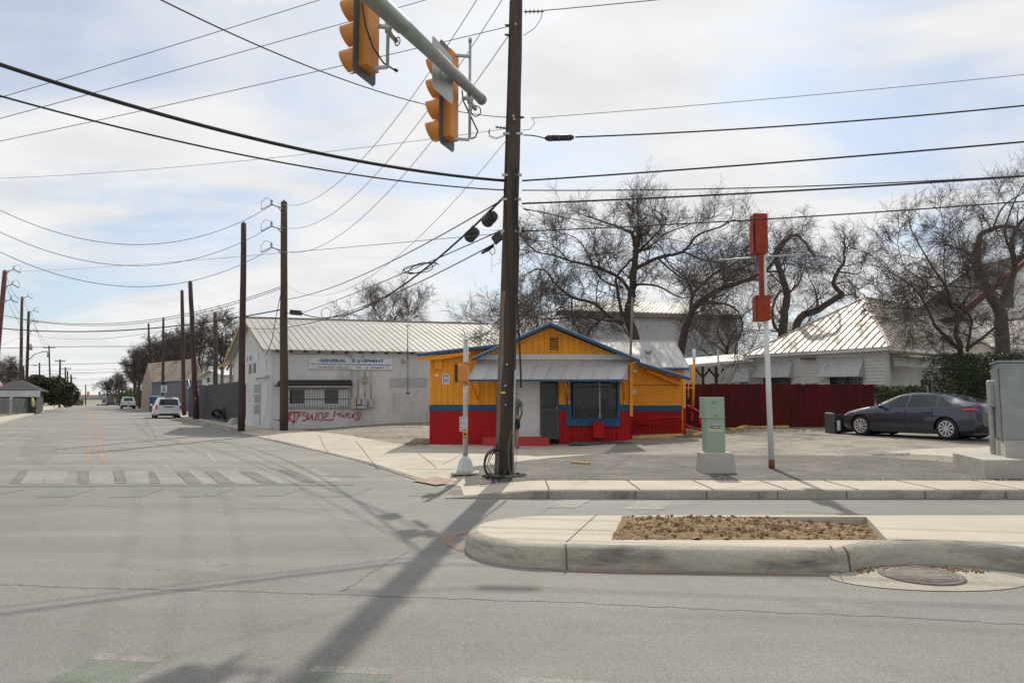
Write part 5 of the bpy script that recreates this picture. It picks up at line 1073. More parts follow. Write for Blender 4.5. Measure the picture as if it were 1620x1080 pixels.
pole((213, 640), (212, 563), .2, .15, M['darkwood'], 'distant pole right of the white pickup, the left of a pair', Y=118); pole((221, 641), (220, 567), .2, .15, M['darkwood'], 'distant pole right of the white pickup, the right of a pair', Y=112)
pole((189, 642), (188, 597), .2, .15, M['darkwood'], 'short far pole above the dark parked van', Y=150)
pole((193.5, 642), (193, 592), .2, .15, M['darkwood'], 'short far pole just left of the pickup roof', Y=160)
rt, b, t = pole((-14, 664), (8, 429), .21, .15, pm('reddish_wood', (.15, .05, .05), .85, .2, 2, .4), 'reddish pole leaning in at the left edge of the photo'); armset(rt, b, t, (431, 455, 479), 1)
rt, b, t = pole((31.5, 652), (35, 470), .19, .14, M['wood'], 'tall pole left of the pair in front of the bungalow'); armset(rt, b, t, (472,), 1)
rt, b, t = pole((41, 651), (45.5, 493), .19, .14, M['darkwood'], 'pole with side brackets right of the pair in front of the bungalow'); armset(rt, b, t, (494, 511, 526), 1)
mb = MB(); mb.tube([at(43, 571, b.y), at(55, 560, b.y), at(70, 556, b.y)], .05, 6); mb.obox(at(72, 556, b.y), (1, 0, 0), (0, 1, 0), Z, .35, .12, .06); mb.build('street_lamp_arm', M['steel'], rt); mb = MB(); p = at(49, 548, b.y); mb.cyl(p-Z*.4, p+Z*.3, .16); mb.build('transformer', M['steel'], rt)
pole((39.5, 650), (36.5, 580), .17, .13, M['darkwood'], 'short stub pole between the pair in front of the bungalow')
rt, b, t = pole((62.5, 644), (62.5, 574), .16, .12, M['darkwood'], 'short pole with a small flat arm right of the bungalow'); mb = MB(); mb.obox(at(55, 578, b.y), (1, 0, 0), (0, 1, 0), Z, .35, .1, .05); mb.build('lamp_head', M['dkgrey'], rt)
def crossarm(rt, b, t, py, hw_, Y=None):
    p = at(proj(t)[0], py, b.y); mb = MB(); mb.box(p.x-hw_, p.x+hw_, p.y-.08, p.y+.08, p.z-.07, p.z+.07); mb.build('crossarm', M['wood2'], rt); mb = MB()
    for k in (-.95, -.5, .5, .95): mb.cyl((p.x+k*hw_, p.y, p.z+.07), (p.x+k*hw_, p.y, p.z+.25), .05, .04, 6)
    mb.build('insulators', M['steel'], rt)
rt, b, t = pole((80.5, 641.5), (77.5, 547), .2, .14, M['wood'], 'pole with a wide crossarm and transformer right of the bungalow tree'); crossarm(rt, b, t, 550, 1.3); mb = MB(); p = at(76, 561, b.y); mb.cyl(p-Z*.5, p+Z*.5, .22); mb.build('transformer', M['steel'], rt)
rt, b, t = pole((94, 641), (95.2, 569), .2, .14, M['wood'], 'far pole whose crossarm stands over the dark tree', Y=122); crossarm(rt, b, t, 571, .9)
rt, b, t = pole((103.5, 641), (103.5, 581), .2, .14, M['darkwood'], 'far pole, first of three in a row left of the centre line', Y=140); crossarm(rt, b, t, 583, 1.1)
rt, b, t = pole((107, 641), (107, 587), .2, .14, M['darkwood'], 'far pole, second of three in a row left of the centre line', Y=155)
rt, b, t = pole((113, 641), (112.5, 593), .3, .2, M['wood'], 'far pole, thickest and last of three in a row left of the centre line', Y=165); crossarm(rt, b, t, 598, 1.2)
rt, b, t = pole((123, 641), (123.5, 616), .2, .15, M['darkwood'], 'tiny far pole at the left end of the bridge', Y=220); crossarm(rt, b, t, 617, 1.2)
pole((136, 641), (135.5, 608), .2, .15, M['darkwood'], 'tiny far pole by the left far traffic light', Y=230)
pole((170, 641), (170, 606), .2, .15, M['darkwood'], 'tiny far pole over the right half of the bridge', Y=210)
# far traffic lights over the street
for k, (px, lb) in enumerate(((126.5, 'leftmost of three far traffic lights hung over the street'), (139.5, 'middle one of three far traffic lights hung over the street'), (157.5, 'rightmost of three far traffic lights hung over the street'))):
    p = at(px, 622.5, 175); root = thing('traffic_light', p, lb, 'traffic light', 'far traffic lights over the side street')
    mb = MB(); mb.box(p.x-.2, p.x+.2, p.y-.15, p.y+.15, p.z-.5, p.z+.5); bevel(mb.build('housing', M['signal'] if k < 2 else M['dkgrey'], root), .04)
    mb = MB()
    for j in (-1, 0, 1): mb.cyl((p.x, p.y-.15, p.z+j*.32), (p.x, p.y-.18, p.z+j*.32), .13, n=10)
    mb.build('lenses', M['black'] if k < 2 else pm('green_lens', (.03, .35, .2), .3), root)
# ============================================================ WIRES
def wire(p0, p1, mid, r, label, mat='wire', group='overhead wires', name='overhead_wire', seg=28):
    a = at(*p0) if not isinstance(p0, Vector) else p0; b = at(*p1) if not isinstance(p1, Vector) else p1
    sag = 0
    if mid:
        lo, hi = -25.0, 25.0
        for _ in range(50):
            sag = (lo+hi)/2
            tl, th_ = 0.0, 1.0
            for __ in range(40):
                tm = (tl+th_)/2; p = a.lerp(b, tm)-Z*sag*4*tm*(1-tm)
                if (proj(p)[0] < mid[0]) == (proj(a)[0] < proj(b)[0]): tl = tm
                else: th_ = tm
            if proj(p)[1] < mid[1]: lo = sag
            else: hi = sag
    mb = MB(); mb.tube([a.lerp(b, i/seg)-Z*sag*4*(i/seg)*(1-i/seg) for i in range(seg+1)], r, 6)
    o = mb.build(name, M[mat]); c = (a+b)/2; o.data.transform(Matrix.Translation(-c)); o.location = c
    return meta(o, label, 'wire', group)
Yp = 13.75
wire((-60, 82, 9.0), (802, 286, Yp), (400, 219), .030, 'thickest black cable, sweeping from the left edge down to the leaning pole', name='telephone_cable')
wire((-60, 135, 9.0), (802, 301, Yp), (400, 248.5), .014, 'thin black cable running just below the thickest cable to the leaning pole', name='telephone_cable')
wire((195, -30, 7.2), (806, 186, Yp), (500, 110), .009, 'twisted service wire curving from the top edge behind both signal heads to the leaning pole')
wire((-60, 172, 15), (560, -17, 15), (255, 78), .008, 'thin grey wire, topmost of the three that slope up from the left edge', 'wiregrey')
wire((-60, 204, 15), (720, -13, 15), (330, 97), .008, 'thin grey wire, middle one of the three that slope up from the left edge', 'wiregrey')
wire((-60, 236, 17), (806, 42, Yp), (330, 152), .008, 'thin grey wire, lowest of the three that slope up from the left edge', 'wiregrey')
wire((-60, 284, 20), (807, 203, Yp), (400, 253), .005, 'hair-thin pale wire crossing behind the thick cable to the leaning pole', 'wiregrey')
IB = PB.y
wire((-60, 300, 26), (428, 326, IB), (215, 387), .014, 'sagging wire from the top bracket of the warehouse corner pole to the left edge', 'wiregrey')
wire((-60, 335, 26), (428, 359, IB), (200, 420), .014, 'sagging wire from the middle bracket of the warehouse corner pole to the left edge', 'wiregrey')
wire((-60, 366, 26), (428, 394, IB), (215, 453.5), .014, 'sagging wire from the lowest bracket of the warehouse corner pole to the left edge', 'wiregrey')
wire((440, 321, IB), (770, -25, 13.2), (571, 254), .009, 'steep wire from the top bracket of the warehouse corner pole up past the signals', 'wiregrey')
wire((440, 357, IB), (812, -28, 13.4), (610, 259), .009, 'steep wire from the middle bracket of the corner pole up to the leaning pole', 'wiregrey')
wire((440, 395, IB), (805, 56, 13.7), (654, 259), .009, 'steep wire from the lowest bracket of the corner pole to the leaning pole insulator', 'wiregrey')
wire((455, 452, IB), (806, 216, Yp), (640, 396), .006, 'slack thin wire rising diagonally between the two poles', 'wiregrey')
wire((7, 430, 55), (806, 368, Yp), (400, 404), .007, 'nearly level thin wire from the reddish left pole across to the leaning pole', 'wiregrey')
wire((450, 474, IB), (802, 312, Yp), (640, 403), .013, 'cable above the bundled one between the warehouse corner pole and the leaning pole', name='telephone_cable')
wire((474, 494, IB-.5), (803, 306, Yp), (690, 411), .024, 'thick bundled cable that carries the black splice cases and a loose loop', name='telephone_cable')
wire((474, 496, IB-.5), (803, 360, Yp), (680, 414), .012, 'cable just under the bundled one, ending at the box on the leaning pole', name='telephone_cable')
wire((388, 518, 33), (803, 374, Yp), (620, 466), .012, 'lowest black cable between the two poles, passing over the warehouse roof', name='telephone_cable')
wire((-60, 481, 40), (445, 453, IB), (210, 509), .016, 'upper of two close sagging wires low over the side street', 'wiregrey')
wire((-60, 479, 40), (445, 456, IB), (200, 513), .016, 'lower of two close sagging wires low over the side street', 'wiregrey')
wire((-60, 512, 40), (448, 489, IB), (180, 523), .03, 'black cable crossing low over the side street to the warehouse corner pole', name='telephone_cable')
wire((20, 522, 60), (380, 493, 34), (180, 534), .012, 'thin wire under the low black cable over the side street', 'wiregrey')
for i, (y, Y, x0) in enumerate(((548, 100, 88), (575.5, 130, 104), (585, 140, 108), (590, 150, 112), (600, 160, 115), (610, 180, 120))):
    wire((-5 if i < 2 else x0-60, y+3, Y), (215, y-(2 if i else 0), Y), (120, y+.3), .04 if i in (0, 1, 3) else .025, ['highest', 'second highest', 'third highest', 'third lowest', 'second lowest', 'lowest'][i]+' of six far wires crossing the side street', group='far wires over the side street')
for i, (a, b, mid_) in enumerate((((9, 432, 55), (37, 472, 64), (20, 461)), ((12, 456, 55), (50, 512, 66), (28, 492)), ((14, 480, 55), (50, 528, 66), (30, 510)), ((37, 473, 64), (80, 550, 88), (58, 520)), ((50, 495, 66), (72, 550, 88), (60, 528)), ((-10, 552, 45), (38, 530, 64), None), ((-10, 552, 45), (38, 566, 64), (12, 565)))):
    wire(a, b, mid_, .014, ['wire from the reddish pole top down to the next pole', 'second wire down from the reddish pole', 'third wire down from the reddish pole', 'wire stepping down from the left pair pole to the crossarm pole', 'wire stepping down from the bracket pole to the crossarm pole', 'short wire rising from the left edge to the pole pair', 'short wire sagging from the left edge to the pole pair'][i], 'wiregrey', group='wires down the left side of the side street')
for i, (a, b) in enumerate((((376, 499, 34), (300, 540, 60)), ((378, 505, 34), (312, 548, 60)))): wire((a[0], a[1], 34), b, ((a[0]+b[0])/2, (a[1]+b[1])/2+4), .014, ['upper', 'lower'][i]+' of two drop wires from the bare dark pole to the poles by the minivan')
# right-hand side
wire((860, 17, Yp), (1120, -8, 12.8), (990, 5), .009, 'highest wire leaving the leaning pole to the right from a ribbed insulator', 'wiregrey')
wire((840, 187, Yp), (1680, 112, 12.4), (1225, 156), .006, 'thin wire to the right, second from the top', 'wiregrey')
wire((828, 214, Yp), (862, 219, Yp-.05), (845, 215), .012, 'short lead between the leaning pole and the black splice case')
wire((910, 217, Yp-.1), (1680, 161, 12.4), (1220, 201), .015, 'black cable to the right that leaves the splice case', name='telephone_cable')
wire((826, 286, Yp-.15), (1680, 219, 12.4), (1180, 261), .017, 'black cable to the right, next below the one with the splice case', name='telephone_cable')
wire((826, 301, Yp), (1680, 274, 12.4), (1180, 297.5), .011, 'upper of two black cables that meet at the right edge', name='telephone_cable')
wire((826, 322, Yp), (1680, 274.5, 12.3), (1150, 307.5), .018, 'lower and thicker of two black cables that meet at the right edge', name='telephone_cable')
wire((826, 366, Yp), (1680, 314, 12.4), (1180, 348.5), .013, 'lowest black cable to the right, crossing the top of the red sign post', name='telephone_cable')
wire((828, 330, Yp), (1500, 470, 37), (1280, 424), .010, 'service wire dropping from the leaning pole past the red sign post to the clapboard house')
wire((830, 332, Yp), (1003, 476, 27.5), (905, 352), .008, 'service wire dropping from the leaning pole to the mast of the restaurant')
sc = thing('splice_case', at(885, 218, 13.68), 'long black splice case hung on the cable right of the leaning pole', 'splice case')
mb = MB(); a, b = at(862, 219, 13.7), at(908, 217.5, 13.65); mb.tube([a, a.lerp(b, .08), a.lerp(b, .1), a.lerp(b, .9), a.lerp(b, .92), b], [.03, .05, .062, .062, .05, .03], 12); mb.build('body', M['black'], sc); mb = MB()
for k in (.2, .5, .8): mb = MB(); mb.lathe(a.lerp(b, k)-Vector((.01, 0, 0)), (b-a), [(0, .068), (.025, .068)], 12); mb.build('strap', M['dkgrey'], sc)
# splice cases on the bundled cable left of the pole
for k, (x, y, Yc, lb) in enumerate(((775, 346, 14.6, 'upper black splice canister strapped under the bundled cable'), (747, 371, 15.8, 'lower black splice canister strapped under the bundled cable'))):
    c = at(x, y, Yc); d = (at(x+20, y-18, Yc-.5)-c).normalized(); root = thing('splice_canister', c, lb, 'splice case')
    mb = MB(); mb.lathe(c-d*.17, d, [(0, .01), (0, .12), (.03, .14), (.12, .13), (.30, .12), (.34, .10), (.34, .01)], 16); mb.build('body', M['black'], root); mb = MB()
    for q in (-.12, 0, .1): mb = MB(); mb.lathe(c+d*q, d, [(0, .145), (.02, .145)], 16); mb.build('strap', M['dkgrey'], root)
    mb = MB(); mb.tube([c-d*.1+Z*.13, c+Z*.19, c+d*.16+Z*.15], .02, 6); mb.build('hanger', M['dkgrey'], root)
c = at(787, 376, 14.0); d = (at(795, 369, 13.9)-c).normalized(); root = thing('terminal_box', c, 'ribbed grey terminal box clamped beside the leaning pole', 'terminal box'); side_ = d.cross(Vector((0, 1, 0))).normalized()
mb = MB(); mb.obox(c, d, Vector((0, 1, 0)), side_, .13, .07, .085); bevel(mb.build('body', M['dkgrey'], root), .012); mb = MB()
for k in range(6): mb.obox(c+d*(-.11+.044*k), d, (0, 1, 0), side_, .006, .078, .092)
mb.build('ribs', M['black'], root)
root = thing('splice_canister', at(770, 395, 14.6), 'small black splice sleeve with a wire ring on the lowest cable', 'splice case'); mb = MB(); a, b = at(763, 400, 14.8), at(780, 389, 14.3); mb.tube([a, a.lerp(b, .5), b], [.03, .045, .03], 10); mb.build('body', M['black'], root)
mb = MB(); c = at(779, 397, 14.3); mb.tube([c+Vector((.055*cos(k*pi/8), 0, .075*sin(k*pi/8))) for k in range(17)], .008, 5); mb.tube([at(778, 402, 14.3), at(778, 431, 14.3)], .003, 4); mb.build('ring', M['wire'], root)
mb = MB(); c = at(665, 424, 21); pts = [c+Vector((.45*cos(k*pi/14)+.12*cos(k*pi/10), .1*sin(k*.3), .13*sin(k*pi/14)+.1*cos(k*pi/14))) for k in range(76)]; mb.tube(pts, .014, 5); rebase(meta(mb.build('cable_loop', M['wire']), 'loose loop of spare cable tied to the bundled cable', 'cable'))
mb = MB(); c = at(516, 495, 30); mb.tube([c+Vector((.22*cos(k*pi/10), 0, .22*sin(k*pi/10))) for k in range(21)], .014, 5); rebase(meta(mb.build('cable_loop', M['wire']), 'small round cable loop hanging near the warehouse corner pole', 'cable'))
# ============================================================ MAST ARM AND SIGNAL HEADS
tip = at(762, 158, 10.9); near = at(585, -8, 7.75); ad = (tip-near).normalized(); L_arm = 13.2
base = tip-ad*L_arm; gx = Vector((base.x, base.y, 0))
ma = thing('signal_mast', gx, 'grey-green steel mast arm reaching over the road with the signal heads', 'signal mast')
mb = MB(); mb.tube([tip, tip-ad*2.75], [.078, .098], 20); mb.tube([tip-ad*2.6, tip-ad*L_arm], [.112, .20], 20); mb.lathe(tip-ad*.06, ad, [(0, .084), (.08, .084), (.085, .04), (.085, 0)], 20); mb.tube([tip+ad*.02, tip+ad*.07], .035, 10); mb.build('arm', M['arm'], ma)
mb = MB(); mb.tube([gx, gx+Z*(base.z+.5)], [.24, .19], 20); mb.lathe(gx, Z, [(0, .4), (.06, .4), (.06, .25)], 20); mb.build('post', M['arm'], ma)
def head(c, face, secs, label, backw=.52, h0=None):
    """signal: c = centre of the housing, face = direction the lenses look; three or four sections stacked down"""
    face = Vector(face).normalized(); side = Z.cross(face).normalized(); s = .345; n = secs; H_ = s*n
    root = thing('traffic_signal', c, label, 'traffic signal')
    mb = MB(); mb.obox(c, face, side, Z, .07, .14, H_/2); 
    for k in range(1, n): mb.obox(c+Z*(H_/2-k*s), face, side, Z, .073, .143, .006)
    hs_ = mb.build('housing', M['signal'], root); bevel(hs_, .02)
    mb = MB(); q = c+face*.06
    b0, b1 = H_/2+.13, .27
    pts = [(-b1+.06, -b0), (b1-.06, -b0), (b1, -b0+.06), (b1, b0-.06), (b1-.06, b0), (-b1+.06, b0), (-b1, b0-.06), (-b1, -b0+.06)]
    mb.prism([q+side*x+Z*y for x, y in pts], face*.006); mb.build('backplate', M['dkgrey'], root)
    for k in range(n):
        z = H_/2-(k+.5)*s; o = c+face*.07+Z*z; mb = MB(); R_ = .158; vs = []; m_ = 28; L0 = .33
        for (rr, dr_) in ((R_, 0), (R_-.006, 1)):
            for i in range(m_+1):
                a = pi/2-2*pi*(i/m_-.5)*.97; ca, sa = cos(a), sin(a); ln = L0*(.84+.16*sa)
                vs += [o+side*rr*ca+Z*rr*sa, o+side*rr*ca*.96+Z*(rr*sa*.97-.02)+face*ln]
        mb.smooth = True; w_ = 2*(m_+1)
        mb.add(vs, [(2*i, 2*i+1, 2*i+3, 2*i+2) for i in range(m_)]+[(w_+2*i, w_+2*i+2, w_+2*i+3, w_+2*i+1) for i in range(m_)]+[(2*i+1, w_+2*i+1, w_+2*i+3, 2*i+3) for i in range(m_)]); mb.smooth = False
        mb.build('visor', M['signal'], root)
        mb = MB(); mb.lathe(o-face*.01, face, [(0, .14), (.02, .14), (.05, .09), (.06, 0)], 20); mb.build('lens', [M['signalred'], pm('amber_lens', (.35, .18, .02), .2), pm('green_glass_lens', (.02, .20, .12), .2)][min(k, 2)], root)
        mb = MB(); mb.cyl(o+face*.13+side*.0-Z*0+side*(-.15), o+face*.13+side*(-.165), .014, n=8); mb.build('bolt', M['steel'], root)
    return root, side
fd = Vector((-1, -.12, 0))
c1 = at(584, 50, 8.75)
h1, s1 = head(c1, Vector((-.936, .352, 0)), 3, 'nearest orange traffic signal, cut off by the top edge of the photo')
c2 = at(713, 152, 10.45)
h2, s2 = head(c2, Vector((-.936, .352, 0)), 4, 'four-lamp orange traffic signal near the end of the mast arm')
def hang(root, c, H_, bot, top, Y, cl):
    q = at(bot[0], bot[1], Y); t = at(top[0], top[1], Y); q1 = Vector((q.x, q.y, t.z)); mb = MB(); mb.tube([q, q1], .022, 10); mb.tube([q1, q1+Z*.06], .03, 10)
    for z in (c.z+H_/2-.03, c.z-H_/2+.01): mb.bar(Vector((q.x, q.y, z)), Vector((c.x, c.y, z)), .04, .035)
    mb.build('hanger_bracket', M['steel'], root); k = at(cl[0], cl[1], Y); k = Vector((q.x, q.y, k.z)); mb = MB(); mb.tube([k+Z*.07, k-Z*.07], .04, 10); mb.tube([k-Vector((.12, .04, 0)), k+Vector((.05, 0, -.01))], .03, 8); mb.tube([k-Z*.05+ad*.02, k-Z*.08+ad*.22], .035, 8); mb.build('clamp', M['steel'], root)
def armat(px):
    lo, hi = 0, L_arm
    for _ in range(40):
        m_ = (lo+hi)/2; p = tip-ad*m_
        if p.y > 1 and proj(p)[0] > px: lo = m_
        else: hi = m_
    return tip-ad*lo
hang(h1, c1, .345*3, (613, 107), (615, -40), 8.7, (612, 44)); hang(h2, c2, .345*4, (743, 219), (737, 67), 10.5, (742, 157))
mb = MB(); a = at(573, 5, 8.5); mb.tube([a, at(578, 40, 8.5), at(590, 75, 8.55), at(607, 100, 8.7), at(626, 112, 8.8)], .013, 6); mb.tube([at(624, 110, 8.8), at(629, 113, 8.8)], .02, 6); mb.build('signal_cable', M['wire'], h1)
mb = MB(); mb.tube([at(731, 143, 10.6), at(733, 160, 10.6), at(745, 185, 10.5), at(756, 208, 10.5), at(752, 217, 10.5), at(745, 220, 10.5)], .012, 6); c = at(753, 176, 10.6); mb.tube([c+Vector((.075*cos(k*pi/10), 0, .085*sin(k*pi/10))) for k in range(21)], .009, 5); mb.build('signal_cable', M['wire'], h2)
mb = MB(); c = at(629, 66, 8.8); mb.tube([c+Vector((.03*cos(k*pi/10), .06*sin(k*pi/10), .09*sin(k*pi/10))) for k in range(21)], .008, 5); mb.build('cable_ring', M['wire'], h1)
# street sign back hung on the arm (we see its bare aluminium back)
sn = thing('arm_sign', at(700, 110, 9.95), 'bare aluminium back of a square sign fixed across the mast arm', 'sign')
P = [at(684, 55, 9.75), at(716.5, 92, 10.1), at(716.5, 167, 10.1), at(684, 138, 9.75)]
mb = MB()
def rnd(P, r=.12, n=5):
    res = []
    for i in range(4):
        a = P[i-1]; b = P[i]; c = P[(i+1) % 4]; u = b+(a-b).normalized()*r; v_ = b+(c-b).normalized()*r
        for k in range(n+1): t_ = k/n; res.append(u*(1-t_)**2+b*2*t_*(1-t_)+v_*t_**2)
    return res
nr_ = (P[1]-P[0]).cross(P[3]-P[0]).normalized(); mb.prism(rnd(P, .06), nr_*.006); mb.build('plate', M['signgrey'], sn)
mb = MB(); p = P[0].lerp(P[2], .5); mb.obox(p+nr_*.03, ad, nr_, Z, .04, .03, .16); mb.build('clamp', M['steel'], sn)
# ============================================================ PEDESTRIAN SIGNAL
g = gnd(736, 747, .135); pp_ = thing('pedestrian_signal', g, 'orange pedestrian signal head on a pale pole with a flared metal base', 'pedestrian signal')
tz = at(736, 538, g.y).z; mb = MB(); mb.tube([g+Z*.3, Vector((g.x, g.y, tz))], .052, 18); mb.lathe(Vector((g.x, g.y, tz)), Z, [(0, .056), (.02, .056), (.03, 0)], 18); mb.build('pole', M['alu'], pp_)
mb = MB(); pr = [(0, .19), (.05, .19), (.24, .135), (.27, .12), (.32, .075), (.34, .06)]
vs = []
for h, r_ in pr: vs += [g+Z*h+Vector((r_*cos(2*pi*k/8+pi/8), r_*sin(2*pi*k/8+pi/8), 0)) for k in range(8)]
mb.add(vs, [(j*8+k, j*8+(k+1) % 8, (j+1)*8+(k+1) % 8, (j+1)*8+k) for j in range(len(pr)-1) for k in range(8)]); bs_ = mb.build('base', M['alu'], pp_); bevel(bs_, .012)
mb = MB(); mb.box(g.x-.28, g.x+.28, g.y-.24, g.y+.24, g.z-.02, g.z+.015); mb.build('foundation', M['conc2'], pp_)
hc = at(731.5, 590.5, g.y); hx0, hx1 = at(723, 590, g.y).x, at(740.5, 590, g.y).x; hz0, hz1 = at(0, 604, g.y).z, at(0, 577, g.y).z
mb = MB(); mb.box(hx0+.02, hx1, g.y-.20, g.y-.03, hz0, hz1); o = mb.build('signal_head', M['signal'], pp_); bevel(o, .02)
mb = MB(); mb.box(hx0-.03, hx0+.021, g.y-.21, g.y-.02, hz0-.01, hz1+.01); mb.build('visor', M['black'], pp_)
mb = MB(); 
for z in (hz1+.03, hz0-.03): mb.tube([(g.x, g.y, z-.03), (g.x, g.y, z+.03)], .066, 14); mb.bar((g.x, g.y-.02, z), (g.x-.04, g.y-.13, z), .05, .05)
mb.build('bracket', M['signal'], pp_)
mb = MB(); mb.tube([(g.x, g.y, tz+.02), (g.x-.03, g.y, tz+.14), (g.x-.07, g.y, tz+.24)], .01, 5); mb.build('antenna', M['steel'], pp_)
x0, x1 = at(727.5, 630, g.y).x, at(740.5, 630, g.y).x; z0, z1 = at(0, 682, g.y).z, at(0, 658.5, g.y).z; yy = g.y-.075
mb = MB(); mb.prism(rnd([Vector((x0, yy, z1)), Vector((x1, yy, z1)), Vector((x1, yy, z0)), Vector((x0, yy, z0))], .02), Vector((0, .006, 0))); pl = mb.build('sign_plate', M['white'], pp_, 'white crossing instruction plate')
mb = MB(); e = .012
for q in ((x0+e, x1-e, z1-e-.005, z1-e), (x0+e, x1-e, z0+e, z0+e+.005), (x0+e, x0+e+.005, z0+e, z1-e), (x1-e-.005, x1-e, z0+e, z1-e)): mb.box(q[0], q[1], yy-.003, yy-.0005, q[2], q[3])
hh_ = z1-z0
for i, u in enumerate((.16, .38, .52, .74)):
    z = z1-hh_*u; mb.obox((x0+.035, yy-.002, z), (1, 0, 0), (0, 1, 0), Z, .010, .001, .014)
    for k in range(2): mb.box(x0+.06, x1-.03, yy-.003, yy-.0005, z+.004-.018*k, z+.009-.018*k)
for z in (z0+.028, z0+.04): mb.box(x0+.03, x1-.03, yy-.003, yy-.0005, z-.003, z+.003)
mb.build('pictograms', M['black'], pl)
mb = MB(); 
for u, c_ in ((.38, 0), (.74, 0)): mb.box(x0+.026, x0+.046, yy-.005, yy-.0031, z1-hh_*u-.006, z1-hh_*u+.006)
mb.build('red_hand', M['signalred'], pl)
zb0_, zb1_ = at(0, 691, g.y).z, z0-.005; mb = MB(); mb.box(g.x-.045, g.x+.045, g.y-.12, g.y-.045, zb0_, zb1_); bx = mb.build('push_button_box', pm('button_yellow', (.66, .34, .02), .5), pp_); bevel(bx, .01)
mb = MB(); mb.lathe((g.x, g.y-.121, (zb0_+zb1_)/2+.01), (0, -1, 0), [(0, .025), (.012, .022), (.012, 0)], 14); mb.box(g.x-.04, g.x+.04, g.y-.11, g.y-.05, zb0_-.01, zb0_); mb.build('button', M['black'], bx)
# ============================================================ RED SIGN POST
g = gl(1221, 741); t = at(1205, 340, g.y); rs = thing('sign_post', g, 'tall pale pole with bent faded red sheet metal boxes and a thin crossbar', 'sign post')
def rp(py, px=None, Y=None):
    u = (proj(g)[1]-py)/(proj(g)[1]-proj(t)[1]); return g.lerp(t, u)
mb = MB(); mb.tube([g, rp(400)], [.062, .05], 16); mb.build('pole', M['white'], rs)
mb = MB(); mb.tube([g, rp(727)], .066, 16); mb.build('rusted_foot', M['rust'], rs)
def sheetbox(x0, y0, x1, y1, dx, Yo, th, name, lab):
    mb = MB(); Y = g.y+Yo; P = [at(x0, y0, Y), at(x1, y0, Y), at(x1+dx, y1, Y), at(x0+dx, y1, Y)]
    mb.prism(P, (.015, .02, 0)); mb.prism([P[1], P[1]+Vector((.02, .32, 0)), P[2]+Vector((.02, .32, 0)), P[2]], (.012, 0, 0)); mb.prism([P[0], P[0]+Vector((.02, .32, 0)), P[3]+Vector((.02, .32, 0)), P[3]], (.012, 0, 0)); mb.prism([P[3], P[2], P[2]+Vector((0, .32, 0)), P[3]+Vector((0, .32, 0))], (0, 0, -.012)) 
    o = mb.build(name, M['signred'], rs, lab); return o
sheetbox(1193, 337.5, 1213, 399, 1.5, -.16, 0, 'upper_sheet', 'tall narrow red box'); sheetbox(1191.5, 352, 1194, 398, 1.5, -.14, 0, 'upper_sheet', 'bent red flange')
sheetbox(1196.5, 467, 1218, 505.5, .5, -.17, 0, 'lower_sheet', 'lower square red box'); mb = MB(); mb.bar(at(1203.5, 398, g.y-.1), at(1205, 470, g.y-.1), .095, .07, up=(0, 1, 0)); mb.build('red_channel', M['signred'], rs)
mb = MB(); 
for py in (470, 478, 486, 494, 502): mb.tube([at(1218, py, g.y-.1), at(1221, py, g.y-.1)], .02, 6)
mb.build('rivets', M['rust'], rs)
mb = MB(); mb.tube([at(1137, 411.5, g.y+.2), at(1200, 407, g.y+.02), at(1280, 401.5, g.y-.1)], .018, 8); mb.tube([at(1278, 401.6, g.y-.1), at(1280.5, 401.4, g.y-.1)], .035, 8); mb.build('crossbar', M['steel'], rs)
# ============================================================ GREEN UTILITY PEDESTAL
g = gnd(1137, 748.5, .135); ge = thing('utility_pedestal', g, 'pale green metal utility pedestal standing on a tapered concrete block', 'utility box')
Yg = g.y; x = lambda px: at(px, 700, Yg).x; z = lambda py: at(1137, py, Yg).z
mb = MB(); zt4 = z(716); X0, X1 = x(1111), x(1165.5); T0, T1 = x(1114), x(1162); dy = .62
mb.add([(X0, Yg, g.z-.05), (X1, Yg, g.z-.05), (X1, Yg+dy, g.z-.05), (X0, Yg+dy, g.z-.05), (T0, Yg+.05, zt4), (T1, Yg+.05, zt4), (T1, Yg+dy-.05, zt4), (T0, Yg+dy-.05, zt4)], [(0, 1, 5, 4), (1, 2, 6, 5), (2, 3, 7, 6), (3, 0, 4, 7), (4, 5, 6, 7), (3, 2, 1, 0)])
bevel(mb.build('concrete_block', M['conc2'], ge), .03)
mb = MB(); mb.box(x(1120.5), x(1150.5), Yg+.12, Yg+.48, zt4-.01, z(661)); bevel(mb.build('lower_case', M['green_box'], ge), .01)
mb = MB(); mb.box(x(1118), x(1150), Yg+.10, Yg+.50, z(661), z(628)); mb.box(x(1117.3), x(1150.6), Yg+.095, Yg+.505, z(661.5), z(659.5)); bevel(mb.build('hood', M['green_box'], ge), .01)
mb = MB(); mb.box(x(1128.5), x(1142), Yg+.112, Yg+.119, z(677), z(674)); mb.build('label_plate', M['black'], ge); mb = MB(); mb.box(x(1130), x(1141), Yg+.110, Yg+.1115, z(676), z(675)); mb.build('label_text', M['white'], ge)
mb = MB(); mb.box(x(1129), x(1141), Yg+.113, Yg+.119, z(673.4), z(670.5)); mb.build('label_plate', M['steel'], ge)
mb = MB(); mb.box(x(1124), x(1146.5), Yg+.113, Yg+.119, z(683.5), z(678.5)); mb.build('faded_sticker', pm('pale_sticker', (.45, .50, .33), .6), ge)
mb = MB(); mb.box(x(1130), x(1137), Yg+.094, Yg+.0985, z(638.5), z(634.5)); mb.build('warning_mark', pm('green_ink', (.20, .29, .21), .6), ge); mb = MB(); mb.cyl((x(1135), Yg+.10, z(656.5)), (x(1135), Yg+.08, z(656.5)), .014); mb.build('lock', M['rust'], ge)
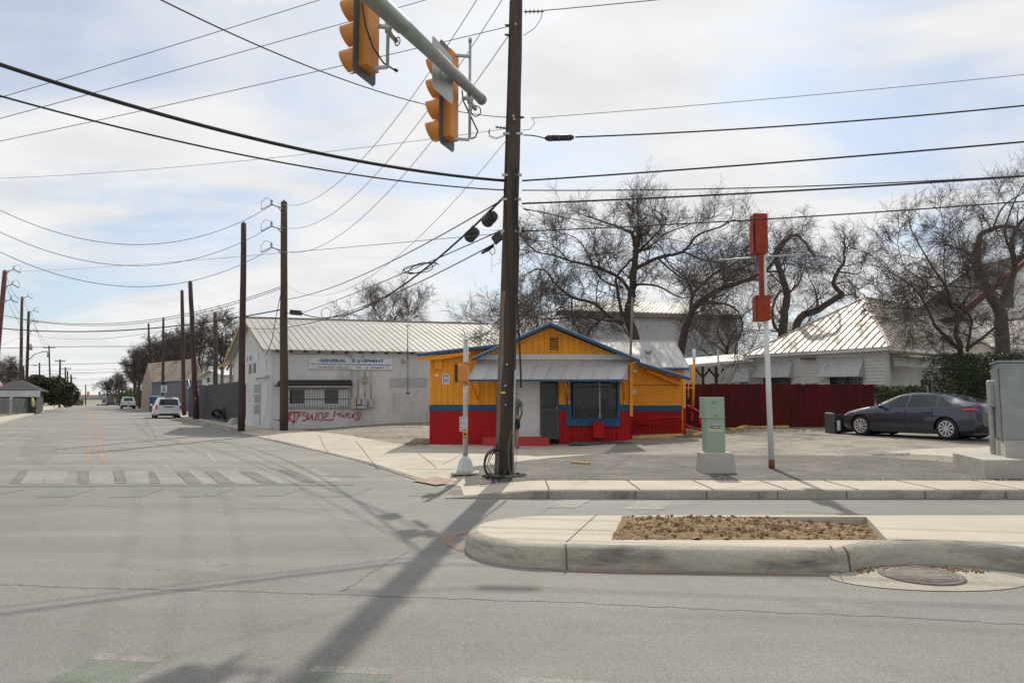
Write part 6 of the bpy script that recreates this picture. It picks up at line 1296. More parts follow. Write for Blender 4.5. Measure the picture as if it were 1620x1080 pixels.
# ============================================================ SIGNAL CABINET
g = Vector((at(1540, 748, 13.3).x, 13.3, .13)); cb_ = thing('control_cabinet', (9.9, 13.6, .13), 'large bare aluminium control cabinet on stepped concrete at the right edge', 'cabinet')
Yc = 13.35; x = lambda px, Y=Yc: at(px, 700, Y).x; z = lambda py, Y=Yc: at(1500, py, Y).z
mb = MB(); xa, xb = x(1556), x(1760); zf = z(727); mb.prism([(xa, Yc, .05), (xb, Yc, .05), (xb, 15.9, .05), (x(1520, 14.9), 15.2, .05)], (0, 0, zf-.05)); bevel(mb.build('foundation', M['conc2'], cb_), .015, ang=50)
Yd = 13.85; zc0 = z(724, Yd); zc1 = z(697.5, Yd); mb = MB(); mb.add([(x(1590, Yd), Yd, zf), (x(1760, Yd), Yd, zf), (x(1760, Yd), 15.4, zf), (x(1573, 15.0), 15.0, zf), (x(1590, Yd), Yd, zc1), (x(1760, Yd), Yd, zc1), (x(1760, Yd), 15.4, zc1), (x(1573, 15.0), 15.0, zc1)], [(0, 1, 5, 4), (1, 2, 6, 5), (2, 3, 7, 6), (3, 0, 4, 7), (4, 5, 6, 7)]); bevel(mb.build('plinth', M['conc2'], cb_), .012)
zt5 = z(573, Yd+.1); F0 = Vector((x(1587, Yd+.1), Yd+.1, 0)); F1 = Vector((x(1760, Yd+.1), Yd+.1, 0)); F2 = Vector((x(1575, 14.9), 14.9, 0)); F3 = F1+Vector((0, .9, 0))
mb = MB(); a = [F0, F1, F3, F2]; mb.add([p+Z*zc1 for p in a]+[p+Z*zt5 for p in a], [(0, 1, 5, 4), (1, 2, 6, 5), (2, 3, 7, 6), (3, 0, 4, 7), (4, 5, 6, 7)]); bevel(mb.build('case', M['cabinet'], cb_), .02)
mb = MB(); d_ = (F2-F0).normalized(); n_ = Vector((-d_.y, d_.x, 0)); n_ = n_ if n_.x < 0 else -n_
mb.prism([F0+d_*.06+n_*.03+Z*(zc1+.05), F2-d_*.08+n_*.03+Z*(zc1+.05), F2-d_*.08+n_*.03+Z*(zt5-.12), F0+d_*.06+n_*.03+Z*(zt5-.12)], -n_*.025); mb.build('door', M['cabinet'], cb_)
mb = MB(); p = F0+d_*.9+n_*.05+Z*1.45; mb.tube([p, p+n_*.06, p+n_*.06-d_*.2], .02, 8); mb.build('door_handle', M['steel'], cb_)
mb = MB(); mb.prism([F0+Vector((-.03, -.03, zt5)), F1+Vector((0, -.03, zt5)), F3+Vector((0, .03, zt5)), F2+Vector((-.03, .03, zt5))], (0, 0, .04)); mb.build('lid', M['cabinet'], cb_)
mb = MB(); p = F2.lerp(F0, .25)+n_*.06; mb.obox(p+Z*1.75, d_, n_, Z, .13, .07, .28); mb.obox(p+Z*1.2+n_*.02, d_, n_, Z, .05, .05, .75); bevel(mb.build('side_box', M['steel'], cb_), .03)
# ============================================================ WHEELIE BIN
c = Vector((at(1318, 665, 25.3).x, 25.3, .39+.36)); bn = thing('wheelie_bin', (c.x, c.y, .39), 'black wheeled rubbish bin lying tipped over between the red fence and the sedan nose', 'bin')
mb = MB(); mb.add([c+Vector((xx, i*w_, j*w_*1.05)) for xx, w_ in ((-.08, .33), (.86, .25)) for i, j in ((-1, -1), (1, -1), (1, 1), (-1, 1))], [(0, 1, 5, 4), (1, 2, 6, 5), (2, 3, 7, 6), (3, 0, 4, 7), (4, 5, 6, 7)]); bevel(mb.build('body', M['black'], bn), .02)
mb = MB(); mb.obox(c+Vector((-.12, 0, 0)), (1, 0, .03), (0, 1, 0), Z, .035, .35, .37); bevel(mb.build('lid', M['dkgrey'], bn), .02); mb = MB(); mb.tube([c+Vector((-.1, -.3, .38)), c+Vector((-.1, .3, .38))], .02, 8); mb.build('handle', M['black'], bn)
for s in (-1, 1): mb = MB(); mb.lathe((c.x+.8, c.y+s*.25-.03, c.z+.22), (0, 1, 0), [(0, 0), (0, .11), (.06, .11), (.06, 0)], 16); mb.build('wheel', M['tyre'], bn)
mb = MB(); mb.box(c.x-.02, c.x+.1, c.y-.34, c.y-.325, c.z-.24, c.z+.12); mb.build('label_sticker', M['white'], bn)
# ============================================================ PARKING TIMBERS
def timber(a, b, w, label):
    a = Vector(a); b = Vector(b); mb = MB(); za = G(a.x, a.y)+w*.42; zb_ = G(b.x, b.y)+w*.42; pts = []
    d = (b-a); d.z = 0; d.normalize(); sd_ = Vector((-d.y, d.x, 0))
    mb.bar((a.x, a.y, za-.04), (b.x, b.y, zb_-.04), w*1.15, w*.62); o = mb.build('parking_timber', M['timber'], None); bevel(o, w*.08); rebase(o)
    return meta(o, label, 'parking block', 'yellow timbers edging the parking lot')
timber(gl(999, 694.5), gl(1079, 690.5), .19, 'longest yellow timber, in front of the right wing of the restaurant'); timber(gl(1101, 691), gl(1121, 684.5), .19, 'short angled yellow timber left of the green pedestal')
timber(gl(1155, 681), gl(1156.5, 681.4)+Vector((.25, .3, 0)), .19, 'yellow timber end peeping out right of the green pedestal'); timber(gl(1169, 680), gl(1180, 675.5), .2, 'stubby tilted timber block before the red fence'); timber(gl(1184, 676.5), gl(1200, 677), .18, 'flat pale timber next to the red sign post, on its left')
timber(gl(1202, 677), gl(1219, 676.5), .18, 'orange timber ending behind the red sign post'); timber(gl(1224, 676.5), gl(1246, 676), .18, 'orange timber running right from behind the red sign post')
o = MB().bar(gl(905, 733)+Z*.03, gl(932, 735.5)+Z*.03, .10, .06).build('wood_scrap', M['timber'], None); rebase(meta(bevel(o, .008), 'short broken plank lying on the dark asphalt strip', 'plank'))
# ============================================================ ROAD SIGNS UP THE STREET
Yn = gnd(249, 648, .13).y; b = gnd(261, 648, .13); b = Vector((at(259.5, 640, 86).x, 86, .13)); sp = thing('speed_limit_sign', b, 'white speed limit 30 sign behind the minivan', 'road sign')
mb = MB(); mb.tube([b, b+Z*(at(0, 610, 86).z)], .04, 8); mb.build('post', M['steel'], sp); p = at(259.5, 615, 85.9); mb = MB(); mb.box(p.x-.36, p.x+.36, 85.85, 85.9, p.z-.46, p.z+.44); mb.build('plate', M['white'], sp)
text('digits', '30', M['black'], sp, (p.x, 85.84, p.z-.19), (1, 0, 0), Z, .52, .46, .003, bold=.012); text('words', 'SPEED\nLIMIT', M['black'], sp, (p.x, 85.84, p.z+.22), (1, 0, 0), Z, .17, .42, .003, bold=.004)
b = gnd(308, 659, .13); b = Vector((at(308.5, 640, b.y).x, b.y, .13)); sb = thing('street_name_sign', b, 'leaning thin post with small blue street name blade', 'road sign'); t = at(298, 600, b.y); mb = MB(); mb.tube([b, t], .035, 8); mb.build('post', M['alu'], sb)
p = at(300.5, 612.5, b.y-.05); mb = MB(); mb.obox(p, (1, .1, 0), (0, 1, 0), Z, .33, .015, .09); mb.build('blade', pm('sign_sky_blue', (.10, .30, .55), .5), sb); mb = MB(); mb.obox(p-Vector((0, .02, 0)), (1, .1, 0), (0, 1, 0), Z, .24, .004, .025); mb.build('lettering', M['white'], sb)
b = gnd(314, 662, .13); gp_ = thing('steel_post', b, 'short bare galvanised post beside the leaning dark pole', 'post'); mb = MB(); mb.tube([b, at(313.5, 616, b.y)], .05, 8); mb.lathe(at(313.5, 616, b.y), Z, [(0, .06), (.03, .06), (.04, 0)], 8); mb.build('tube', M['steel'], gp_)
mb = MB(); p = at(309.5, 630, gnd(310.5, 663, .13).y-.3); mb.cyl(p, p-Vector((0, .03, 0)), .09, n=14); rebase(meta(mb.build('reflector', M['signalred']), 'round red reflector nailed to the leaning pole by the minivan', 'reflector'))
# blue dumpster and bin behind the minivan
p = at(247, 632, 78); db = thing('dumpster', (p.x, 78, .13), 'blue lidded dumpster behind the parked minivan', 'dumpster'); mb = MB(); mb.box(p.x-.5, p.x+.5, 77.5, 78.5, .2, at(0, 628, 78).z); bevel(mb.build('body', pm('navy_plastic', (.04, .06, .11), .5), db), .03); mb = MB(); mb.obox((p.x, 78, at(0, 627.5, 78).z+.03), (1, 0, 0), (0, 1, .1), Z, .55, .55, .04); mb.build('lid', M['signblue'], db)
# ============================================================ CARS
def smooth(tab, x):
    n = len(tab)
    if x <= tab[0][0]: return tab[0][1]
    for i in range(n-1):
        if x <= tab[i+1][0]:
            x0, y0 = tab[i]; x1, y1 = tab[i+1]; t = (x-x0)/(x1-x0)
            m0 = (y1-tab[i-1][1])/(x1-tab[i-1][0]) if i > 0 else (y1-y0)/(x1-x0)
            m1 = (tab[i+2][1]-y0)/(tab[i+2][0]-x0) if i+2 < n else (y1-y0)/(x1-x0)
            h = x1-x0; t2, t3 = t*t, t*t*t
            return (2*t3-3*t2+1)*y0+(t3-2*t2+t)*h*m0+(-2*t3+3*t2)*y1+(t3-t2)*h*m1
    return tab[-1][1]
class Car:
    """loft along x (front at x = 0, tail at x = L); z up from the ground; y half widths"""
    def __init__(s, **k): s.__dict__.update(k)
    def ring(s, x):
        zs, zb, zt = smooth(s.sill, x), smooth(s.belt, x), smooth(s.top, x); w, wr = smooth(s.wid, x), smooth(s.wroof, x)
        wb = w*.955; zt = max(zt, zb+.012); k = min(1, (zt-zb)/.3)
        wr = wb*(1-k)*.93+wr*k; zmid = zs+(zb-zs)*.55
        return [(0, zs), (w*.86, zs), (w*.97, zs+.07), (w, zs+(zb-zs)*.30), (w*1.0, zmid), (w*.985, zb-(zb-zs)*.13), (wb, zb), (wb+(wr-wb)*.5, zb+(zt-zb)*.46), (wr, zb+(zt-zb)*.90), (wr*.93, zb+(zt-zb)*.975), (wr*.6, zt), (0, zt+.006)]
    def side(s, x, t):      # point on the side glass surface: t 0 belt, 1 cant rail
        r = s.ring(x); a, m, b = r[6], r[7], r[8]
        if t < .5: u = t*2; return (x, a[0]+(m[0]-a[0])*u, a[1]+(m[1]-a[1])*u)
        u = t*2-1; return (x, m[0]+(b[0]-m[0])*u, m[1]+(b[1]-m[1])*u)
    def topp(s, x, v):      # v -1..1 across the top
        r = s.ring(x); a, b = r[10], r[11]; q = abs(v); c = r[9]
        if q < .6/.93: u = q/(.6/.93); y, z = b[0]+(a[0]-b[0])*u, b[1]+(a[1]-b[1])*u
        else: u = (q-.6/.93)/(1-.6/.93); y, z = a[0]+(c[0]-a[0])*u, a[1]+(c[1]-a[1])*u
        return (x, y*(1 if v > 0 else -1), z)
    def build(s, root, paint, dx=.06, wells=True):
        xs = [0]; 
        while xs[-1] < s.L-.001: xs.append(min(s.L, xs[-1]+dx))
        vs = []; fs = []
        for x in xs:
            r = s.ring(x); full = [(x, y, z) for y, z in r]+[(x, -y, z) for y, z in r[-2:0:-1]]; vs += full
        n = len(full)
        for i in range(len(xs)-1):
            for k in range(n): fs.append((i*n+k, i*n+(k+1) % n, (i+1)*n+(k+1) % n, (i+1)*n+k))
        fs.append(tuple(range(n))[::-1]); fs.append(tuple(range((len(xs)-1)*n, len(xs)*n)))
        mb = MB(); mb.smooth = True; mb.add(vs, fs); mb.smooth = False
        o = mb.build('body', paint, None)
        if wells:
            cut = []
            for wx in s.wheels:
                for sy in (1, -1):
                    c = MB(); c.cyl((wx, sy*.55, s.R*1.0), (wx, sy*1.2, s.R*1.0), s.R*1.13, n=40); co = c.build('cut', paint, None); m = o.modifiers.new('b', 'BOOLEAN'); m.operation = 'DIFFERENCE'; m.object = co; m.solver = 'EXACT'; cut.append(co)
            bpy.context.view_layer.update(); me = bpy.data.meshes.new_from_object(o.evaluated_get(bpy.context.evaluated_depsgraph_get()))
            if len(me.polygons) > 100: o.modifiers.clear(); o.data = me
            for c in cut: bpy.data.objects.remove(c)
        try:
            o.data.set_sharp_from_angle(angle=R(34))
        except Exception: pass
        o.parent = root; s.body = o; return o
    def sidepatch(s, x0, x1, tb, tt, off=.006, n=24):     # tb/tt: functions of u for lower and upper bound
        out = []
        for sy in (1, -1):
            vs = []
            for i in range(n+1):
                u = i/n; x = x0+(x1-x0)*u
                for j in range(5):
                    t = tb(u)+(tt(u)-tb(u))*j/4; p = s.side(x, t); vs.append((p[0], (p[1]+off)*sy, p[2]+off*.4))
            mb = MB(); mb.smooth = True; mb.add(vs, [(i*5+j, i*5+j+1, (i+1)*5+j+1, (i+1)*5+j) for i in range(n) for j in range(4)]); out.append(mb)
        return out
    def toppatch(s, x0, x1, v0, v1, off=.006, n=14, curve=0.0):
        vs = []
        for i in range(n+1):
            for j in range(13):
                v = -1+2*j/12; u = i/n; x = x0+(x1-x0)*u+curve*(v*v); w_ = v0+(v1-v0)*u; p = s.topp(min(max(x, 0), s.L), v*w_); vs.append((p[0], p[1], p[2]+off))
        mb = MB(); mb.smooth = True; mb.add(vs, [(i*13+j, i*13+j+1, (i+1)*13+j+1, (i+1)*13+j) for i in range(n) for j in range(12)]); return mb
def put(mb, name, mat, root, label=None):
    o = mb.build(name, mat, None); o.parent = root
    if label: o['label'] = label
    return o
def wheel(car, root, wx, sy, style, w=.115):
    Rr = car.R; y0 = sy*(smooth(car.wid, wx)-.02-w); ax = (0, sy, 0); o = (wx, y0-sy*w, Rr)
    mb = MB(); mb.lathe(o, ax, [(0, Rr*.66), (0, Rr*.9), (.03, Rr*.985), (w, Rr), (2*w-.03, Rr*.985), (2*w, Rr*.9), (2*w, Rr*.70), (2*w-.05, Rr*.68)], 36)
    wh_ = put(mb, 'wheel', M['tyre'], root); Y = y0+sy*w
    mb = MB(); mb.lathe((wx, Y-sy*.05, Rr), ax, [(0, 0), (0, Rr*.69)], 30); put(mb, 'hub', M['rimdark'], wh_)
    mb = MB(); mb.lathe((wx, Y-sy*.03, Rr), ax, [(0, Rr*.62), (.028, Rr*.62), (.030, Rr*.70), (0, Rr*.71)], 36)
    mb.lathe((wx, Y-sy*.02, Rr), ax, [(0, Rr*.10), (.02, Rr*.09), (.022, 0)], 16)
    ns = style
    for k in range(ns):
        a = 2*pi*k/ns+.2; c = Vector((wx, Y-sy*.016, Rr)); d = Vector((cos(a), 0, sin(a))); e = Vector((-sin(a), 0, cos(a))); w0_, w1_ = Rr*.035, Rr*(.085 if ns > 6 else .12)
        P = [c+d*Rr*.08-e*w0_, c+d*Rr*.08+e*w0_, c+d*Rr*.64+e*w1_, c+d*Rr*.64-e*w1_]; mb.prism(P, Vector((0, sy*.018, 0)))
    put(mb, 'rim', M['rimpale'], wh_)
def place(root, rear, front_dir, z=None):
    """root's local +x is the tail; rear = world position of local origin"""
    root.location = rear; root.rotation_euler = (0, 0, atan2(-front_dir.y, -front_dir.x))
# ------------------------------------------------ midnight sedan
sed = Car(L=4.69, R=.335, wheels=(.84, 3.715), sill=[(0, .34), (.1, .22), (.5, .17), (1.2, .15), (3.4, .16), (4.2, .20), (4.55, .28), (4.69, .42)],
    belt=[(0, .56), (.08, .66), (.3, .735), (.8, .82), (1.3, .88), (2.0, .915), (3.0, .945), (3.9, .995), (4.3, 1.02), (4.55, 1.01), (4.69, .90)],
    top=[(0, .60), (.08, .71), (.3, .80), (.7, .90), (1.15, .985), (1.35, 1.03), (1.7, 1.21), (2.1, 1.365), (2.5, 1.435), (2.85, 1.443), (3.3, 1.405), (3.7, 1.32), (4.1, 1.20), (4.4, 1.115), (4.6, 1.08), (4.69, .96)],
    wid=[(0, .55), (.06, .70), (.2, .82), (.5, .895), (.9, .925), (2.5, .925), (3.7, .925), (4.2, .90), (4.5, .84), (4.69, .72)], wroof=[(0, .5), (1.2, .72), (1.6, .66), (2.2, .58), (2.9, .575), (3.6, .57), (4.2, .60), (4.69, .55)])
t_ = thing('parked_sedan', (0, 0, 0), 'dark midnight blue fastback sedan with pale ten-slot wheels parked on the lot', 'car')
sed.build(t_, M['paint_blue_car'], .05)
s_ = sed
for mbx in s_.sidepatch(1.50, 2.42, lambda u: .10, lambda u: min(.93, .25+.9*u**.5), n=26): put(mbx, 'window', M['carglass'], t_)
for mbx in s_.sidepatch(2.50, 3.36, lambda u: .10, lambda u: .93, n=20): put(mbx, 'window', M['carglass'], t_)
for mbx in s_.sidepatch(3.42, 3.92, lambda u: .12, lambda u: .92-.72*u**1.3, n=14): put(mbx, 'window', M['carglass'], t_)
put(s_.toppatch(1.36, 2.15, .93, .93, curve=.10), 'windscreen', M['carglass'], t_); put(s_.toppatch(2.2, 4.25, .90, .82), 'glass_roof', M['carglass'], t_)
mb = MB()
for sy in (1, -1):
    for x0, x1, z0, z1 in ((1.46, 1.468, .3, .86), (2.46, 2.468, .25, .93), (3.32, 3.328, .45, .93)):
        r = s_.ring(x0); mb.obox((x0, sy*(r[4][0]+.0005), (z0+z1)/2), (1, 0, 0), (0, 1, 0), Z, .004, .003, (z1-z0)/2)
    mb.obox((2.4, sy*(s_.ring(2.4)[3][0]-.002), .24), (1, 0, 0), (0, 1, 0), Z, 1.1, .012, .06)
put(mb, 'door_gap', M['black'], t_)
for sy in (1, -1):
    mb = MB(); r = s_.ring(1.72); mb.sphere((1.70, sy*(r[6][0]+.13), r[6][1]+.09), .1, (.9, 1.0, .65), 12, 8); mb.bar((1.72, sy*r[6][0], r[6][1]+.02), (1.72, sy*(r[6][0]+.1), r[6][1]+.05), .04); put(mb, 'mirror', M['paint_blue_car'], t_)
    for x in (2.2, 3.1): mb = MB(); mb.obox((x, sy*(s_.ring(x)[5][0]+.004), .80), (1, 0, .02), (0, 1, 0), Z, .09, .006, .013); put(mb, 'door_handle', M['black'], t_)
    mb = MB(); pts = []
    for i in range(9): x = 4.18+.42*i/8; r = s_.ring(min(x, 4.64)); pts.append(Vector((x, sy*(r[5][0]+.004), .90+.02*i/8)))
    mb.tube(pts, [.02, .035, .045, .05, .05, .05, .045, .04, .03], 8); put(mb, 'taillight', M['taillight'], t_)
    mb = MB(); pts = [Vector((.16+.3*i/6, sy*(s_.ring(.16+.3*i/6)[6][0]-.02), s_.ring(.16+.3*i/6)[6][1]-.03)) for i in range(7)]; mb.tube(pts, .03, 8); put(mb, 'headlight', M['plate'], t_)
    mb = MB(); mb.obox((4.50, sy*.70, .42), (-.3, .6, 0), (0, 0, 1), (1, .5, 0), .10, .012, .06); put(mb, 'reflector', M['taillight'], t_)
    for wx in s_.wheels: wheel(s_, t_, wx, sy, 10)
mb = MB(); mb.box(4.685, 4.70, -.16, .16, .72, .86); put(mb, 'number_plate', M['plate'], t_)
mb = MB(); mb.box(.3, 4.4, -.70, .70, .155, .24); mb.cyl((.84, -.7, .33), (.84, .7, .33), .3, n=20); mb.cyl((3.715, -.7, .33), (3.715, .7, .33), .3, n=20); put(mb, 'underbody', M['black'], t_)
# seats seen through the glass are pale: modelled just inside
fw = gl(1363, 688.5); rw = gl(1500, 696); fd_ = (fw-rw); fd_.z = 0; fd_.normalize()
print('sedan wheelbase from photo', (fw-rw).length, fw, rw)
side_off = Vector((fd_.y, -fd_.x, 0))          # to the right of travel
nearside = Vector((-fd_.y, fd_.x, 0)); midw = (fw+rw)/2
org_ = midw-fd_*((.84+3.715)/2)*-1+ (Vector((0, 0, 0)))
off = side_off if side_off.y > 0 else nearside     # away from the camera
org_ = org_+off*.84; zc_ = (G(fw.x, fw.y)+G(rw.x, rw.y))/2+.006
place(t_, Vector((org_.x, org_.y, zc_)), fd_)
# ------------------------------------------------ white minivan seen from behind
van = Car(L=4.8, R=.33, wheels=(.95, 3.85), sill=[(0, .4), (.15, .25), (.6, .2), (4.2, .22), (4.6, .30), (4.8, .34)], belt=[(0, .62), (.1, .72), (.4, .84), (1.2, .98), (2.0, 1.02), (4.6, 1.06), (4.8, 1.02)],
    top=[(0, .68), (.1, .8), (.5, .98), (1.0, 1.08), (1.25, 1.15), (1.9, 1.56), (2.3, 1.70), (3.2, 1.75), (4.2, 1.73), (4.5, 1.68), (4.64, 1.45), (4.8, 1.06)], wid=[(0, .6), (.1, .8), (.4, .93), (1.0, .99), (3.9, .99), (4.5, .96), (4.7, .90), (4.8, .86)], wroof=[(0, .5), (1.3, .75), (2.0, .72), (4.4, .72), (4.8, .74)])
t_ = thing('parked_minivan', (0, 0, 0), 'white minivan seen from behind, parked at the kerb by the black fence', 'car'); van.build(t_, M['paint_white_car'], .08)
for a, b in ((1.55, 2.4), (2.5, 3.4), (3.5, 4.35)):
    for mbx in van.sidepatch(a, b, lambda u: .08, lambda u: .92 if a > 2 else min(.92, .3+.9*u**.6), n=14): put(mbx, 'window', M['carglass'], t_)
mb = MB(); vs = []
def rearp(y, z, off=.012):
    zz = [1.02+.0, 1.06, 1.45, 1.68]; xx = [4.80, 4.795, 4.64, 4.50]
    for i in range(3):
        if z <= zz[i+1]: u = (z-zz[i])/(zz[i+1]-zz[i]); return Vector((xx[i]+(xx[i+1]-xx[i])*u+off, y, z))
    return Vector((4.5+off, y, z))
for i in range(9):
    z = 1.10+.5*i/8; w_ = .76-.12*(i/8)
    for j in range(9): vs.append(rearp(-w_+2*w_*j/8, z, .02))
mb.add(vs, [(i*9+j, i*9+j+1, (i+1)*9+j+1, (i+1)*9+j) for i in range(8) for j in range(8)]); put(mb, 'rear_window', M['carglass'], t_)
mb = MB(); mb.box(4.70, 4.90, -.90, .90, .34, .56); bevel(put(mb, 'bumper', M['paint_white_car'], t_), .05); mb = MB(); mb.box(4.905, 4.91, -.7, .7, .33, .40); put(mb, 'bumper_step', M['black'], t_)
mb = MB(); mb.box(4.80, 4.825, -.38, .38, .93, .99); put(mb, 'handle_strip', M['rimdark'], t_)
mb = MB(); mb.box(4.80, 4.82, -.16, .16, .74, .90); put(mb, 'number_plate', M['plate'], t_); mb = MB(); mb.box(4.44, 4.52, -.3, .3, 1.70, 1.73); put(mb, 'brake_light', M['taillight'], t_)
for sy in (1, -1):
    mb = MB(); mb.box(4.66, 4.815, sy*.90-.07, sy*.90+.06, .72, 1.10); bevel(put(mb, 'taillight', M['taillight'], t_), .03); mb = MB(); mb.sphere((1.7, sy*1.10, 1.08), .12, (.6, .9, .8)); put(mb, 'mirror', M['paint_white_car'], t_)
    mb = MB(); mb.tube([(2.3, sy*.62, 1.76), (4.3, sy*.62, 1.77)], .02, 6); put(mb, 'roof_rail', M['rimdark'], t_)
    for wx in van.wheels: wheel(van, t_, wx, sy, 7)
mb = MB(); mb.box(.4, 4.5, -.75, .75, .2, .32); put(mb, 'underbody', M['black'], t_)
dv_ = Vector((-.604, 1, 0)).normalized(); vr = gnd(266, 661.5, 0); place(t_, Vector((vr.x, vr.y, .0))+dv_*4.7, dv_)
# ------------------------------------------------ white pickup
t_ = thing('pickup_truck', (0, 0, 0), 'white pickup truck driving away up the side street', 'car')
pk = Car(L=3.9, R=.39, wheels=(.95,), sill=[(0, .45), (.2, .35), (3.9, .38)], belt=[(0, .7), (.1, .95), (.5, 1.08), (3.7, 1.12), (3.9, 1.12)], top=[(0, .8), (.1, 1.02), (.8, 1.18), (1.3, 1.22), (1.9, 1.72), (2.3, 1.88), (3.3, 1.88), (3.7, 1.78), (3.9, 1.14)], wid=[(0, .7), (.2, .95), (.6, 1.0), (3.9, 1.0)], wroof=[(0, .6), (1.5, .8), (2.1, .74), (3.9, .76)])
pk.build(t_, M['paint_white_car'], .1)
for a, b in ((1.75, 2.5), (2.6, 3.4)):
    for mbx in pk.sidepatch(a, b, lambda u: .1, lambda u: .9, n=8): put(mbx, 'window', M['carglass'], t_)
put(pk.toppatch(3.72, 3.88, .86, .9, .02), 'rear_window', M['carglass'], t_)
mb = MB()
for q in ((3.9, 5.5, -1.0, -.88, .55, 1.2), (3.9, 5.5, .88, 1.0, .55, 1.2), (5.5, 5.58, -1.0, 1.0, .6, 1.22), (3.9, 5.5, -.88, .88, .6, .68)): mb.box(*q)
bevel(put(mb, 'cargo_bed', M['paint_white_car'], t_), .04); mb = MB(); mb.box(5.58, 5.78, -.98, .98, .45, .62); bevel(put(mb, 'bumper', M['rimdark'], t_), .03); mb = MB(); mb.box(.5, 5.5, -.8, .8, .35, .55); put(mb, 'underbody', M['black'], t_)
mb = MB(); mb.box(5.585, 5.6, -.15, .15, .95, 1.02); put(mb, 'tailgate_handle', M['black'], t_); mb = MB(); mb.box(5.785, 5.79, -.16, .16, .47, .6); put(mb, 'number_plate', M['plate'], t_)
pk.wheels = (.95, 4.6)
for sy in (1, -1):
    mb = MB(); mb.box(5.45, 5.60, sy*.95-.07, sy*.95+.06, .78, 1.14); put(mb, 'taillight', M['taillight'], t_); mb = MB(); mb.sphere((1.75, sy*1.14, 1.2), .13, (.5, .9, 1)); put(mb, 'mirror', M['black'], t_)
    for wx in pk.wheels: wheel(pk, t_, wx, sy, 6, .13)
vr = gnd(203.5, 643.6, 0); pY = 108.0; px_ = at(203.5, 640, pY).x; place(t_, Vector((px_, pY, 0))+dv_*5.7, dv_)
# ------------------------------------------------ far cars
def farcar(px, Y, mat, label, name, prof, heading=1, lights='taillight'):
    root = thing(name, (0, 0, 0), label, 'car'); prof.build(root, mat, .15, wells=False)
    mb = MB(); w_ = .72; z1 = max(z for x, z in prof.top)
    put(prof.toppatch(prof.L-.75, prof.L-.12, .8, .86, .02), 'rear_window', M['carglass'], root)
    for mbx in prof.sidepatch(1.7, prof.L-.8, lambda u: .1, lambda u: .9, n=8): put(mbx, 'window', M['carglass'], root)
    for sy in (1, -1):
        mb = MB(); mb.box(prof.L-.06, prof.L+.02, sy*.78-.12, sy*.78+.1, .78, .98); put(mb, 'taillight', M[lights], root)
        for wx in (.9, prof.L-.95): wheel(prof, root, wx, sy, 5)
    z = T(Y); x = at(px, 640, Y).x; d = dv_*heading; place(root, Vector((x, Y, z))+d*prof.L*.5, d); return root
farcar(174.5, 168, M['paint_dark_car'], 'dark van parked at the kerb ahead of the white pickup', 'parked_van', Car(**{**van.__dict__, 'L': 4.8}))
farcar(157, 205, M['paint_dark_car'], 'dark sports utility vehicle far off in the right lane under the bridge', 'driving_suv', Car(**van.__dict__))
farcar(141, 215, M['paint_red_car'], 'distant red car coming towards us left of the centre line under the bridge', 'oncoming_car', Car(**sed.__dict__), -1)
farcar(163, 190, M['paint_dark_car'], 'dark car between the far suv and the parked van', 'driving_car', Car(**sed.__dict__))
# ============================================================ PERSON at the door behind the pole
def skinned(name, nodes, edges, mat, parent, sub=2):
    me = bpy.data.meshes.new(name); me.from_pydata([n[0] for n in nodes], edges, []); o = bpy.data.objects.new(name, me); C.objects.link(o)
    m = o.modifiers.new('skin', 'SKIN'); m.use_smooth_shade = True
    for i, n in enumerate(nodes): v = me.skin_vertices[0].data[i]; v.radius = n[1] if isinstance(n[1], tuple) else (n[1], n[1]); v.use_root = (i == 0)
    s2 = o.modifiers.new('sub', 'SUBSURF'); s2.levels = s2.render_levels = sub
    bpy.context.view_layer.update(); mm = bpy.data.meshes.new_from_object(o.evaluated_get(bpy.context.evaluated_depsgraph_get())); o.modifiers.clear(); o.data = mm
    mm.materials.clear(); mm.materials.append(mat)
    for p in mm.polygons: p.use_smooth = True
    o.parent = parent; return o
pY_ = 21.3; gx_ = at(813, 700, pY_).x; pr_ = thing('person', (gx_, pY_, G(gx_, pY_)+.006), 'person in grey-green t-shirt and black shorts at the white door, half hidden by the pole', 'person')
# local frame: facing +y (towards the door), x to the right
Nn = [((0, 0, .95), (.15, .11)), ((0, .0, 1.12), (.14, .10)), ((0, -.01, 1.30), (.17, .11)), ((0, -.01, 1.43), (.12, .09)), ((0, 0, 1.50), .055), ((0, .01, 1.56), .06), ((0, .015, 1.64), (.075, .095)), ((0, .015, 1.72), (.06, .075)),
      ((.17, -.01, 1.41), .06), ((.225, -.03, 1.27), .047), ((.245, -.05, 1.14), .04), ((.235, .05, 1.02), .034), ((.20, .13, .94), .026), ((-.17, -.01, 1.41), .06), ((-.225, -.02, 1.27), .047), ((-.24, -.02, 1.14), .04), ((-.23, .07, 1.04), .034), ((-.20, .16, .98), .026),
      ((.09, 0, .88), (.09, .10)), ((.10, .01, .68), .08), ((.105, .03, .48), .055), ((.105, -.01, .32), .058), ((.105, -.02, .10), .036), ((.11, .05, .035), .036), ((.115, .15, .025), .03),
      ((-.09, 0, .88), (.09, .10)), ((-.10, .01, .68), .08), ((-.105, .03, .48), .055), ((-.105, -.01, .32), .058), ((-.105, -.02, .10), .036), ((-.11, .05, .035), .036), ((-.115, .15, .025), .03)]
Ee = [(0, 1), (1, 2), (2, 3), (3, 4), (4, 5), (5, 6), (6, 7), (3, 8), (8, 9), (9, 10), (10, 11), (11, 12), (3, 13), (13, 14), (14, 15), (15, 16), (16, 17), (0, 18), (18, 19), (19, 20), (20, 21), (21, 22), (22, 23), (23, 24), (0, 25), (25, 26), (26, 27), (27, 28), (28, 29), (29, 30), (30, 31)]
